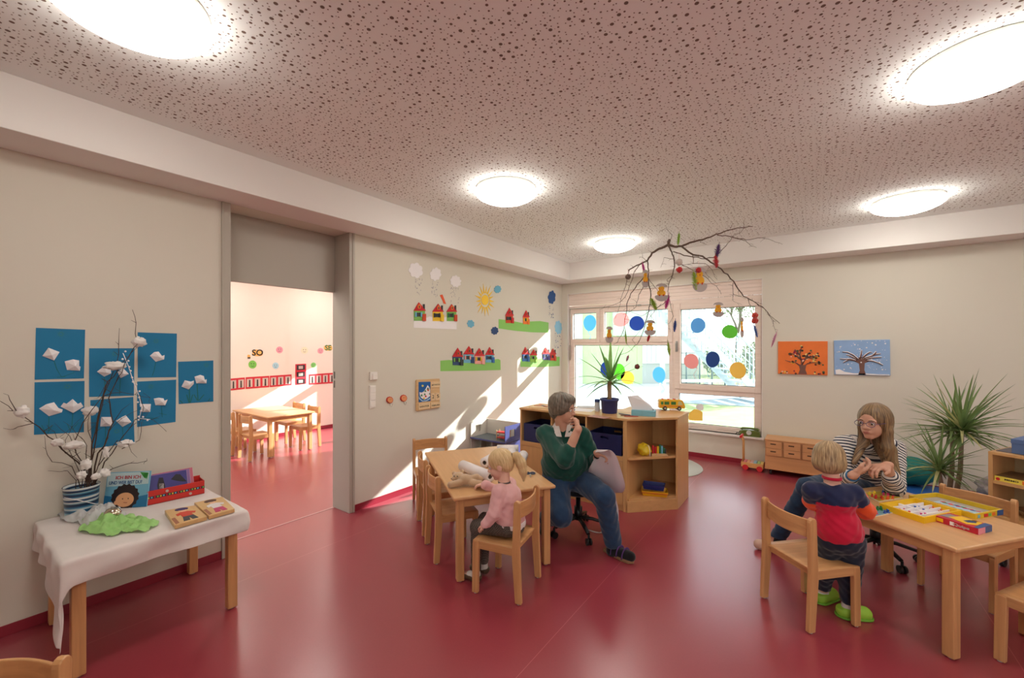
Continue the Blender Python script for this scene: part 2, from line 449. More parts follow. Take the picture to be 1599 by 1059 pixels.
# board cladding of the blind box above, planks
bm = NB()
for i in range(4):
    z = 2.302 + i * .052
    box(bm, (WX0 + .01, Y0 - .01, z), (WX1 - .01, Y0 + .02, z + .0505))
obj('blind_box', bm, m_frame, w1, .002)
bm = NB(); box(bm, (WX0 - .0, BY - .055, WZ0 - .028), (WX1 + .02, Y0 + .02, WZ0)); obj('sill', bm, m_sill, w1, .004)
bm = NB()  # reveal lining
box(bm, (WX0, BY - .004, WZ0), (WX0 + .008, Y0 + .1, WZ1)); box(bm, (WX1 - .008, BY - .004, WZ0), (WX1, Y0 + .1, WZ1)); box(bm, (WX0, BY - .004, WZ1 - .008), (WX1, Y0 + .1, WZ1))
obj('reveal', bm, m_white, w1)
bm = NB(); box(bm, (-1.70, Y0 - .012, 1.52), (-1.672, Y0, 1.68)); box(bm, (-1.694, Y0 - .045, 1.63), (-1.678, Y0 - .01, 1.645)); box(bm, (-1.696, Y0 - .055, 1.52), (-1.676, Y0 - .042, 1.65))
obj('handle', bm, m_steel, w1, .003)
bm = NB(); cyl(bm, (-3.475, Y0 - .012, 2.25), (-1.98, Y0 - .012, 2.25), .006, 8); cyl(bm, (-3.47, Y0 - .012, 2.25), (-3.47, Y0 - .012, 1.55), .006, 8)
box(bm, (-3.48, Y0 - .03, 1.36), (-3.462, Y0 - .008, 1.62)); box(bm, (-2.28, Y0 - .022, 2.235), (-2.22, Y0, 2.262)); obj('opener_rod', bm, m_steel, w1, .001)
# next room's window, same kind
w2 = bpy.data.objects.new('window_2', None); COL.objects.link(w2); w2['kind'] = 'structure'
bm = NB()
ring(bm, (NWX0, NWX1, NWZ0, NWZ1), (-7.5, -4.7, .5, 2.47), Y0, Y0 + .1)
for x in (-6.86, -5.4): box(bm, (x - .07, Y0, .45), (x + .07, Y0 + .1, 2.5))
box(bm, (-7.5, Y0, 1.96), (-4.7, Y0 + .1, 2.08)); obj('window_frame', bm, m_frame, w2, .003)
bm = NB(); box(bm, (-7.5, Y0 + .05, .5), (-4.7, Y0 + .054, 2.47)); obj('pane', bm, m_glass, w2)

w4 = bpy.data.objects.new('window_4', None); COL.objects.link(w4); w4['kind'] = 'structure'  # unseen front glazing added to brighten the next room
bm = NB(); ring(bm, (-7.3, -4.3, .4, 2.4), (-7.22, -4.38, .48, 2.32), FY - .14, FY - .06); box(bm, (-5.85, FY - .14, .4), (-5.75, FY - .06, 2.4)); obj('window_frame', bm, m_frame, w4, .004)
bm = NB(); box(bm, (-7.23, FY - .102, .47), (-4.37, FY - .098, 2.33)); obj('pane', bm, m_glass, w4)
# wide unseen glazing added behind the photographer to let in fill light
w3 = bpy.data.objects.new('window_3', None); COL.objects.link(w3); w3['kind'] = 'structure'
bm = NB(); ring(bm, (.6, 3.9, .5, 2.42), (.68, 3.82, .58, 2.34), FY - .14, FY - .06)
for x in (2.25,): box(bm, (x - .05, FY - .14, .5), (x + .05, FY - .06, 2.4))
obj('window_frame', bm, m_frame, w3, .004)
bm = NB(); box(bm, (.67, FY - .102, .57), (3.83, FY - .098, 2.35)); obj('pane', bm, m_glass, w3)
# ------------------------------------------------------------------ ceiling lamps
m_opal = mat('glowing_opal_bowl', (255, 250, 240), .3, emit=LAMP)
m_lrim = mat('white_lamp_rim', (240, 238, 232), .4)
lamp_lab = ['round white opal ceiling lamp largest of all at the upper left corner', 'round opal ceiling lamp above the table with paper rolls',
            'smallest round opal ceiling lamp above the corner by the window', 'round opal ceiling lamp above the young woman at the right',
            'large round opal ceiling lamp cut by the upper right edge']
LP = [(-2.18, .45), (-2.17, 2.90), (-2.14, 5.24), (.69, 5.32), (.64, 2.94)]
proto = thing('ceiling_lamp', lamp_lab[0], 'lamp', (LP[0][0], LP[0][1], ZC), 0, 'round ceiling lamps')
bm = NB(); lathe(bm, [(0, 0), (.255, 0), (.262, -.012), (.262, -.03), (.25, -.032), (0, -.03)], n=64); obj('rim', bm, m_lrim, proto)
bm = NB(); lathe(bm, [(.256, -.028), (.268, -.04), (.262, -.055), (.235, -.078), (.19, -.10), (.13, -.118), (.06, -.127), (0, -.129)], n=64); obj('bowl', bm, m_opal, proto)
for i in range(1, 5):
    c = copy_tree(proto); c.location = (*LP[i], ZC); c['label'] = lamp_lab[i]
# unseen lamps carry the grid on; the rearmost is added to brighten the ceiling
for i, (x, y) in enumerate(((.68, .48), (3.3, 2.9), (3.3, 5.24), (3.3, .48), (.68, -1.4))):
    c = copy_tree(proto); c.location = (x, y, ZC); c['label'] = ['round opal ceiling lamp nearly above the photographer', 'round opal ceiling lamp by the right wall, middle one of three', 'round opal ceiling lamp by the right wall, nearest the window wall', 'round opal ceiling lamp by the right wall, nearest the front glazing', 'round opal ceiling lamp behind the photographer in front of the glazing'][i]; c['group'] = 'ceiling lamps outside the picture'
for i, (x, y) in enumerate(((-5.4, .6), (-5.4, 4.9), (-6.9, 2.4), (-5.0, 2.8), (-6.9, 4.3), (-6.9, .6), (-4.5, 1.3))):  # unseen lamps of the next room, most added to brighten it
    c = copy_tree(proto); c.location = (x, y, 2.85); c['label'] = 'round opal ceiling lamp in the next room, ' + ['nearest its front glazing', 'nearest its window', 'above the small table', 'in the middle of the room', 'in the corner by the window', 'in the corner by the front glazing', 'just behind the doorway'][i]; c['group'] = 'lamps in the next room'
# ================================================================== FURNITURE
bx = {a: wood('beech', beech, a) for a in 'xyz'}
m_topl = wood('beech_table_top', (216, 168, 118), 'x', .07, .3, .7)
m_glide = mat('felt_glide', (200, 196, 188), .8)
def make_chair(name, label, group=None, w=.36, d=.33, sh=.345, bh=.645):
    t = thing(name, label, 'chair', group=group)
    hx, hy = w / 2, d / 2
    tx = .027
    for s in (-1, 1):
        x0, x1 = s * hx, s * (hx - tx)
        fn = lambda a, b, t: Vector((t, a, b))
        # rear leg and back post in one plank, splayed a little below the seat, rounded on top
        out = [(-hy - .012, 0.006), (-hy + .030, 0.006), (-hy + .052, sh - .055), (-hy + .050, sh), (-hy + .040, bh - .05)]
        cy_, r = -hy + .0185, .0215
        out += [(cy_ + r * math.cos(a), bh - .03 + r * 1.2 * math.sin(a)) for a in [PI * k / 6 for k in range(0, 7)]]
        out += [(-hy + .002, sh)]
        bm = NB(); prism(bm, out, fn, min(x0, x1), max(x0, x1)); l = obj('leg', bm, bx['z'], t, .004)
        bm = NB(); lathe(bm, [(0, 0), (.010, 0), (.010, .008), (0, .008)], (s * (hx - tx/2), -hy + .01, 0), 10); obj('glide', bm, m_glide, l)
        out = [(hy + .006, 0.006), (hy - .036, 0.006), (hy - .042, sh - .05), (hy - .042, sh - .003), (hy - .012, sh - .003), (hy - .002, sh - .008), (hy + .002, sh - .02)]
        bm = NB(); prism(bm, out, fn, min(x0, x1), max(x0, x1)); l = obj('leg', bm, bx['z'], t, .004)
        bm = NB(); lathe(bm, [(0, 0), (.010, 0), (.010, .008), (0, .008)], (s * (hx - tx/2), hy - .014, 0), 10); obj('glide', bm, m_glide, l)
        bm = NB(); box(bm, (min(x0, x1) + .003, -hy + .045, sh - .05), (max(x0, x1) - .003, hy - .04, sh - .009)); obj('side_rail', bm, bx['y'], t, .003)
    bm = NB()
    # dished plywood seat
    nx, ny = 10, 8
    sx = hx - .002; gy0, gy1 = -hy + .028, hy - .001
    grid = lambda top: [[(-sx + 2*sx*i/nx, gy0 + (gy1-gy0)*j/ny, sh - .011 + (top * .011) - (.006 * math.sin(PI*i/nx) * math.sin(PI*min(1, (j+.6)/ny)))) for i in range(nx+1)] for j in range(ny+1)]
    for top in (0, 1):
        g = grid(top); vs = [p for r in g for p in r]
        fs = [(j*(nx+1)+i, j*(nx+1)+i+1, (j+1)*(nx+1)+i+1, (j+1)*(nx+1)+i) for j in range(ny) for i in range(nx)]
        add_faces(bm, vs, fs, 0, None, True)
    lo, hi = grid(0), grid(1)
    per = [(0, i) for i in range(nx+1)] + [(j, nx) for j in range(1, ny+1)] + [(ny, i) for i in range(nx-1, -1, -1)] + [(j, 0) for j in range(ny-1, 0, -1)]
    for k in range(len(per)):
        a, b = per[k], per[(k+1) % len(per)]
        add_faces(bm, [lo[a[0]][a[1]], lo[b[0]][b[1]], hi[b[0]][b[1]], hi[a[0]][a[1]]], [(0,1,2,3)])
    bmesh.ops.remove_doubles(bm, verts=bm.verts, dist=1e-5)
    obj('seat', bm, bx['y'], t)
    bm = NB()
    xi = hx - tx + .002
    n = 14
    pts = [(-xi + 2*xi*k/n, -hy + .030 - .034 * math.sin(PI*k/n)) for k in range(n+1)]
    out = pts + [(x, y - .011) for x, y in reversed(pts)]
    prism(bm, out, lambda a, b, t: Vector((a, b, t)), bh - .125, bh - .022); obj('backrest', bm, bx['x'], t, .004)
    for y0, y1 in ((-hy + .046, -hy + .066), (hy - .032, hy - .014)):
        bm = NB(); box(bm, (-hx + tx, y0, sh - .05), (hx - tx, y1, sh - .011)); obj('cross_rail', bm, bx['x'], t, .003)
    return t
def heading(deg): return math.radians(deg - 90)
chairs = [
    ((-1.675, 2.255), 191.5, 'small beech chair the girl in the pink sweater sits on', 'chairs around the table with paper rolls'),
    ((-2.32, 2.384), 59, 'small beech chair pushed under the left table side nearest the camera', 'chairs around the table with paper rolls'),
    ((-2.72, 2.643), 56, 'small beech chair pushed under the left table side, second from the camera', 'chairs around the table with paper rolls'),
    ((-3.167, 2.98), -34, 'small beech chair at the far table end standing in front of the sunlit wall', 'chairs around the table with paper rolls'),
    ((-.038, 3.097), 46.6, 'small beech chair seen from behind with the toddler standing next to it', 'chairs around the game table'),
    ((.975, 3.235), 147, 'small beech chair cut off by the lower right picture edge', 'chairs around the game table'),
    ((.79, 3.93), 239.8, 'small beech chair behind the game table in front of the shelf', 'chairs around the game table'),
    ((-1.92, .01), 310.5, 'small beech chair with only its back top showing in the lower left corner', None),
    ((-6.51, 2.71), 91, 'small beech chair in the next room on the near side of the table, right one', 'chairs in the next room'),
    ((-7.06, 2.70), 91, 'small beech chair in the next room, half hidden by the near door post', 'chairs in the next room'),
    ((-6.59, 3.46), -92, 'small beech chair in the next room at the right side of the table turned sideways', 'chairs in the next room'),
    ((-7.18, 3.52), -90, 'small beech chair in the next room behind the table by the sunlit wall', 'chairs in the next room')]
ch0 = None
for i, (p, h, lab, grp) in enumerate(chairs):
    if ch0 is None: ch0 = c = make_chair('child_chair', lab, grp)
    else: c = copy_tree(ch0)
    c.location = (*p, 0); c.rotation_euler = (0, 0, heading(h)); c['label'] = lab
    if grp: c['group'] = grp
    elif 'group' in c: del c['group']

def make_table(label, cx_, cy_, ang, L, W, h=.59, group=None, ov=.03):
    t = thing('child_table', label, 'table', (cx_, cy_, 0), math.radians(ang), group)
    bm = NB(); box(bm, (-L/2, -W/2, h - .024), (L/2, W/2, h)); obj('table_top', bm, m_topl, t, .009, 4)
    s = .052
    for sx in (-1, 1):
        for sy in (-1, 1):
            x, y = sx * (L/2 - ov - s/2), sy * (W/2 - ov - s/2)
            bm = NB(); cbox(bm, (x, y, (h - .024 + .008) / 2), (s, s, h - .024 - .008)); l = obj('leg', bm, bx['z'], t, .005)
            bm = NB(); lathe(bm, [(0, 0), (.014, 0), (.014, .010), (0, .010)], (x, y, 0), 12); obj('glide', bm, m_glide, l)
    a = L/2 - ov - s; b = W/2 - ov - s
    for sy in (-1, 1):
        y = sy * (W/2 - ov - .012)
        bm = NB(); box(bm, (-a, min(y, y - sy*.02), h - .085), (a, max(y, y - sy*.02), h - .024)); obj('apron', bm, bx['x'], t, .002)
    for sx in (-1, 1):
        x = sx * (L/2 - ov - .012)
        bm = NB(); box(bm, (min(x, x - sx*.02), -b, h - .085), (max(x, x - sx*.02), b, h - .024)); obj('apron', bm, bx['y'], t, .002)
    return t
# far corner etc. measured on the floor plan
make_table('beech children table with paper rolls, teddy and scissors on it', -2.274, 2.697, 146.1, 1.29, .755)
make_table('beech children table with board games on it at the right', .487, 3.52, 141.0, .80, .72)
make_table('small beech table under the white cloth by the left wall', -3.225, .735, 0, .77, .77)
make_table('beech children table seen through the doorway in the next room', -6.9, 3.12, 0, 1.2, .70)
# ================================================================== PEOPLE (grown as one smooth surface from a signed distance field)
def _n(v):
    v = np.asarray(v, float); return v / max(1e-9, np.linalg.norm(v))
def cap(a, b, ra, rb=None, tagn=0): return ('c', np.asarray(a, float), np.asarray(b, float), ra, ra if rb is None else rb, tagn)
def ell(c, r, R=None, tagn=0): return ('e', np.asarray(c, float), np.asarray(r, float), np.eye(3) if R is None else np.asarray(R, float), tagn)
def _bb(p, g):
    if p[0] == 'c':
        m = max(p[3], p[4]) + g
        return np.minimum(p[1], p[2]) - m, np.maximum(p[1], p[2]) + m
    m = float(max(p[2])) + g
    return p[1] - m, p[1] + m
def _dist(p, X, Y, Z, g=0.0):
    if p[0] == 'c':
        a, b, ra, rb = p[1], p[2], p[3] + g, p[4] + g
        d = b - a; L2 = max(1e-12, float(d @ d))
        h = np.clip(((X - a[0]) * d[0] + (Y - a[1]) * d[1] + (Z - a[2]) * d[2]) / L2, 0, 1)
        return np.sqrt((X - a[0] - h*d[0])**2 + (Y - a[1] - h*d[1])**2 + (Z - a[2] - h*d[2])**2) - (ra + (rb - ra) * h)
    c, r, R = p[1], p[2] + g, p[3]
    qx = (X-c[0])*R[0,0] + (Y-c[1])*R[1,0] + (Z-c[2])*R[2,0]
    qy = (X-c[0])*R[0,1] + (Y-c[1])*R[1,1] + (Z-c[2])*R[2,1]
    qz = (X-c[0])*R[0,2] + (Y-c[1])*R[1,2] + (Z-c[2])*R[2,2]
    k0 = np.sqrt((qx/r[0])**2 + (qy/r[1])**2 + (qz/r[2])**2)
    k1 = np.sqrt((qx/r[0]**2)**2 + (qy/r[1]**2)**2 + (qz/r[2]**2)**2)
    return k0 * (k0 - 1) / np.maximum(k1, 1e-6)
def sdf_mesh(prims, vox=.006, k=.02, grow=0.0, cuts=(), subs=(), wrinkle=None):
    """cuts: (point, outward normal) planes; subs: prims carved away"""
    los, his = zip(*[_bb(p, grow + vox * 3 + .004) for p in prims])
    lo = np.min(los, 0); hi = np.max(his, 0)
    n = np.ceil((hi - lo) / vox).astype(int) + 1
    ax = [lo[i] + vox * np.arange(n[i]) for i in range(3)]
    D_ = np.full(n, 1.0, np.float32)
    for p in prims:
        l, h = _bb(p, grow + k + vox * 4)
        s = [slice(max(0, int((l[i]-lo[i])/vox)), min(n[i], int((h[i]-lo[i])/vox) + 2)) for i in range(3)]
        X, Y, Z = np.meshgrid(*[ax[i][s[i]] for i in range(3)], indexing='ij', sparse=True)
        d = _dist(p, X, Y, Z, grow); o = D_[tuple(s)]
        hh = np.clip(.5 + .5 * (o - d) / k, 0, 1)
        D_[tuple(s)] = o * (1 - hh) + d * hh - k * hh * (1 - hh)
    X, Y, Z = np.meshgrid(*ax, indexing='ij', sparse=True)
    for p, kk in subs:
        d = -_dist(p, X, Y, Z)
        hh = np.clip(.5 - .5 * (d - D_) / -kk, 0, 1) if False else np.clip(.5 + .5 * (d - D_) / kk, 0, 1)
        D_ = D_ * (1 - hh) + d * hh + kk * hh * (1 - hh)
    if wrinkle:
        A, f, sd = wrinkle
        D_ = D_ + A * (np.sin(f*(.9*X + .3*Y + 1.1*Z) + sd) * np.sin(f*(.4*X - .9*Y + .7*Z) + 2*sd) + .6 * np.sin(2.1*f*(.3*X + .8*Y - .5*Z) + sd))
    for q, nr in cuts:
        q = np.asarray(q, float); nr = _n(nr)
        D_ = np.maximum(D_, (X-q[0])*nr[0] + (Y-q[1])*nr[1] + (Z-q[2])*nr[2])
    D_ = np.asarray(D_, np.float32)
    D_[0] = D_[-1] = 1; D_[:, 0] = D_[:, -1] = 1; D_[:, :, 0] = D_[:, :, -1] = 1
    S = D_ < 0
    c = [S[i:n[0]-1+i, j:n[1]-1+j, l:n[2]-1+l] for i in (0,1) for j in (0,1) for l in (0,1)]
    anyc = np.logical_or.reduce(c); allc = np.logical_and.reduce(c)
    I, J, K = np.nonzero(anyc & ~allc)
    idx = np.full([m - 1 for m in n], -1, np.int64); idx[I, J, K] = np.arange(len(I))
    acc = np.zeros((len(I), 3)); cnt = np.zeros(len(I))
    corners = [(i, j, l) for i in (0,1) for j in (0,1) for l in (0,1)]
    for a in corners:
        for d in range(3):
            if a[d]: continue
            b = list(a); b[d] = 1
            va = D_[I+a[0], J+a[1], K+a[2]]; vb = D_[I+b[0], J+b[1], K+b[2]]
            m = (va < 0) != (vb < 0)
            t = np.where(m, va / np.where(va - vb == 0, 1, va - vb), 0)
            pt = np.zeros((len(I), 3)); pt += a; pt[:, d] += t
            acc[m] += pt[m]; cnt[m] += 1
    vs = lo + vox * (np.stack([I, J, K], 1) + acc / cnt[:, None])
    faces = []
    for d in range(3):
        u, v = [(1,2), (2,0), (0,1)][d]
        sl0 = [slice(1, m-1) for m in n]; sl1 = list(sl0); sl0[d] = slice(0, n[d]-1); sl1[d] = slice(1, n[d])
        A_, B_ = S[tuple(sl0)], S[tuple(sl1)]
        e = np.stack(np.nonzero(A_ != B_), 1)
        if not len(e): continue
        flip = A_[tuple(e.T)]
        off = np.ones(3, int); off[d] = 0
        e = e + off
        def ci(du, dv):
            q = e.copy(); q[:, u] += du; q[:, v] += dv; return idx[tuple(q.T)]
        q = np.stack([ci(-1,-1), ci(0,-1), ci(0,0), ci(-1,0)], 1)
        q[~flip] = q[~flip][:, ::-1]
        faces.append(q)
    return vs, np.concatenate(faces)
def limb_coord(prims, vs):
    """for every vertex: nearest primitive's tag and the length along its axis"""
    best = np.full(len(vs), 9.0); tg = np.zeros(len(vs), int); u = np.zeros(len(vs))
    for p in prims:
        d = _dist(p, vs[:, 0], vs[:, 1], vs[:, 2])
        m = d < best
        best[m] = d[m]; tg[m] = p[-1]
        if p[0] == 'c':
            ax = p[2] - p[1]; L_ = np.linalg.norm(ax); u[m] = ((vs[m] - p[1]) @ (ax / max(L_, 1e-6)))
        else: u[m] = (vs[m] - p[1]) @ p[3][:, 2]
    return tg, u
def np_obj(name, parts, mats, parent, origin, matfn=None, prims=None, smooth_it=2, hairc=None):
    """parts: list of (verts, faces) put in one mesh"""
    V_ = np.concatenate([p[0] for p in parts]); off = 0; F_ = []
    for v, f in parts: F_.append(f + off); off += len(v)
    F_ = np.concatenate(F_)
    me = bpy.data.meshes.new(name)
    me.vertices.add(len(V_)); me.vertices.foreach_set('co', (V_ - np.asarray(origin)).astype(np.float32).ravel())
    me.loops.add(F_.size); me.loops.foreach_set('vertex_index', F_.ravel().astype(np.int32))
    me.polygons.add(len(F_)); me.polygons.foreach_set('loop_start', np.arange(0, F_.size, 4, dtype=np.int32))
    try: me.polygons.foreach_set('loop_total', np.full(len(F_), 4, np.int32))
    except Exception: pass
    me.update(calc_edges=True)
    me.polygons.foreach_set('use_smooth', np.ones(len(F_), bool))
    for m in (mats if isinstance(mats, (list, tuple)) else [mats]): me.materials.append(m)
    if prims is not None:
        tg, u = limb_coord(prims, V_)
        at = me.attributes.new('u', 'FLOAT', 'POINT'); at.data.foreach_set('value', u.astype(np.float32))
        if matfn:
            C_ = V_[F_].mean(1); tf = tg[F_[:, 0]]; uf = u[F_[:, 0]]
            me.polygons.foreach_set('material_index', matfn(C_, tf, uf).astype(np.int32))
    elif matfn:
        C_ = V_[F_].mean(1); me.polygons.foreach_set('material_index', matfn(C_, None, None).astype(np.int32))
    if hairc is not None:
        c_, R_ = hairc; d_ = (V_ - c_) @ R_; ph = np.arctan2(d_[:, 1], d_[:, 0]); el_ = np.arctan2(d_[:, 2], np.hypot(d_[:, 0], d_[:, 1]))
        hv = np.stack([np.cos(ph) * 16, np.sin(ph) * 16, el_ * 1.1 + d_[:, 2] * 4], 1)
        at = me.attributes.new('hs', 'FLOAT_VECTOR', 'POINT'); at.data.foreach_set('vector', hv.astype(np.float32).ravel())
    me.validate(); me.update()
    o = bpy.data.objects.new(name, me); COL.objects.link(o); o.parent = parent
    if smooth_it:
        md = o.modifiers.new('smooth', 'SMOOTH'); md.factor = .5; md.iterations = smooth_it
    return o
def frame(front, up=(0, 0, 1)):
    f = _n(front); u = np.asarray(up, float); u = _n(u - f * (u @ f)); r = np.cross(f, u)
    return np.stack([r, f, u], 1)       # columns right, front, up
def head_prims(c, R, h, neck_base, neck_r, child=False):
    c = np.asarray(c, float); T = lambda x, y, z: c + h * (R @ np.array([x, y, z]))
    E = lambda x, y, z, a, b, d: ell(T(x, y, z), (a*h, b*h, d*h), R, 9)
    p = [E(0, -.05, .12, .335, .41, .385), E(0, .10, -.16, .25, .27, .31), cap(T(-.05, .24, -.40), T(.05, .24, -.40), .075*h, None, 9)]
    if child: p += [E(.15, .20, -.20, .12, .12, .12), E(-.15, .20, -.20, .12, .12, .12)]
    fine = [cap(T(0, .34, .02), T(0, .42, -.12), .028*h, .05*h, 9), E(.05, .39, -.135, .035, .035, .03), E(-.05, .39, -.135, .035, .035, .03),
            E(0, .340, -.245, .095, .040, .018), E(0, .332, -.278, .08, .042, .020),
            E(.345, -.04, -.04, .035, .085, .12), E(-.345, -.04, -.04, .035, .085, .12),
            E(.14, .325, .075, .11, .04, .03), E(-.14, .325, .075, .11, .04, .03)]
    subs = [(ell(T(s*.145, .415, .005), (.075*h, .06*h, .05*h), R), .02*h) for s in (-1, 1)]
    neck = [cap(T(0, -.10, -.20), neck_base, neck_r, neck_r * 1.1, 8)]
    return p, fine, subs, neck, T
def hand_prims(wrist, d, nrm, L, side=1, curl=.6, spread=.12, pinch=0):
    """wrist point, direction of the fingers, palm normal (where the fingers curl to), hand length L, side +1: thumb on d x nrm side"""
    d = _n(d); nrm = np.asarray(nrm, float); nrm = _n(nrm - d * (nrm @ d)); s = np.cross(d, nrm) * side
    w = np.asarray(wrist, float)
    P_ = lambda a, b, c: w + L * (d * a + s * b + nrm * c)
    pr = [cap(P_(-.12, 0, 0), P_(.06, 0, 0), .135*L, .125*L)]
    for b in (-.15, -.05, .05, .15): pr.append(cap(P_(.08, b*.6, 0), P_(.42, b*1.25, 0), .088*L, .072*L))
    pr.append(cap(P_(.1, .14, .06), P_(.3, .2, .07), .09*L, .08*L))
    lens = [.44, .50, .47, .37]; ks = [0, .04, .02, -.04]
    for i, b in enumerate((.185, .065, -.065, -.185)):
        base = P_(.45 + ks[i], b, 0); a = 0; dirs = d + s * spread * (b / .18); dirs = _n(dirs); q = base
        rr = [.062, .056, .05, .043]
        for j, fr_ in enumerate((.44, .32, .24)):
            a += curl * (.55, .8, .6)[j] * (1 + .08 * i)
            dj = dirs * math.cos(a) + nrm * math.sin(a)
            q2 = q + dj * lens[i] * fr_ * L
            pr.append(cap(q, q2, rr[j]*L, rr[j+1]*L)); q = q2
    tb = P_(.12, .17, .05); t1 = tb + L * .23 * _n(d * .75 + s * (.75 - pinch*.5) + nrm * (.35 + pinch*.4)); t2 = t1 + L * .17 * _n(d + s * (.15 - pinch*.5) + nrm * (.35 + .4*pinch))
    pr += [cap(tb, t1, .08*L, .062*L), cap(t1, t2, .062*L, .048*L)]
    return pr
def skin(name, col): return mat(name, col, .5, spec=.35, vary=.05, vscale=30)
m_lip = mat('lip_skin', (188, 118, 106), .45)
m_eye = mat('eye_white', (206, 198, 190), .3); m_iris = mat('dark_iris', (58, 44, 36), .15); m_brow = mat('brow_hair', (92, 74, 58), .8)
def hair_mat(name, c1, c2):
    if name in MATS: return MATS[name]
    m = bpy.data.materials.new(name); m.use_nodes = True; nt = m.node_tree; b = nt.nodes['Principled BSDF']
    tc = nt.nodes.new('ShaderNodeAttribute'); tc.attribute_name = 'hs'; mp = nt.nodes.new('ShaderNodeMapping'); mp.inputs['Scale'].default_value = (1, 1, 1)
    n = nt.nodes.new('ShaderNodeTexNoise'); n.inputs['Scale'].default_value = 1; n.inputs['Detail'].default_value = 3; n.inputs['Distortion'].default_value = .15
    nt.links.new(tc.outputs['Vector'], mp.inputs[0]); nt.links.new(mp.outputs[0], n.inputs[0])
    cr = nt.nodes.new('ShaderNodeValToRGB'); cr.color_ramp.elements[0].position = .32; cr.color_ramp.elements[1].position = .7
    cr.color_ramp.elements[0].color = (*s2l(c1), 1); cr.color_ramp.elements[1].color = (*s2l(c2), 1)
    nt.links.new(n.outputs[0], cr.inputs[0]); nt.links.new(cr.outputs[0], b.inputs['Base Color'])
    bp = nt.nodes.new('ShaderNodeBump'); bp.inputs['Strength'].default_value = .7; bp.inputs['Distance'].default_value = .004
    nt.links.new(n.outputs[0], bp.inputs['Height']); nt.links.new(bp.outputs[0], b.inputs['Normal'])
    b.inputs['Roughness'].default_value = .42; MATS[name] = m; return m
def face_details(T, R, h, parent, origin, brow=None, iris=m_iris):
    o = np.asarray(origin)
    for s in (-1, 1):
        bm = NB(); c = T(s*.142, .325, .005) - o
        ball(bm, c, .052*h, 0); ball(bm, T(s*.142, .345, .003) - o, (.036*h,)*3, 1); obj('eye', bm, [m_eye, iris], parent)
        bm = NB(); tube(bm, [T(s*.07, .385, .085) - o, T(s*.14, .385, .105) - o, T(s*.215, .335, .085) - o], [.010*h, .013*h, .007*h], 6); obj('eyebrow', bm, brow or m_brow, parent)
def cloth(name, col, **k):
    a = dict(rough=.85, spec=.15, sheen=.3, bump=.25, bscale=700, vary=.12, vscale=14); a.update(k); return mat(name, col, **a)
def lerp(a, b, t): return np.asarray(a, float) * (1 - t) + np.asarray(b, float) * t
def Dn(px, py, t): return np.array(at_d(px, py, t))

def stripes_mat():
    m = bpy.data.materials.new('navy_white_striped_jersey'); m.use_nodes = True; nt = m.node_tree; b = nt.nodes['Principled BSDF']
    a = nt.nodes.new('ShaderNodeAttribute'); a.attribute_name = 'u'
    f = nt.nodes.new('ShaderNodeMath'); f.operation = 'MULTIPLY'; f.inputs[1].default_value = 1 / .0215; nt.links.new(a.outputs['Fac'], f.inputs[0])
    p = nt.nodes.new('ShaderNodeMath'); p.operation = 'FRACT'; nt.links.new(f.outputs[0], p.inputs[0])
    l = nt.nodes.new('ShaderNodeMath'); l.operation = 'LESS_THAN'; l.inputs[1].default_value = .46; nt.links.new(p.outputs[0], l.inputs[0])
    mx = nt.nodes.new('ShaderNodeMix'); mx.data_type = 'RGBA'; nt.links.new(l.outputs[0], mx.inputs[0])
    mx.inputs[6].default_value = (*s2l((222, 216, 210)), 1); mx.inputs[7].default_value = (*s2l((44, 48, 66)), 1)
    nt.links.new(mx.outputs[2], b.inputs['Base Color']); b.inputs['Roughness'].default_value = .85
    return m

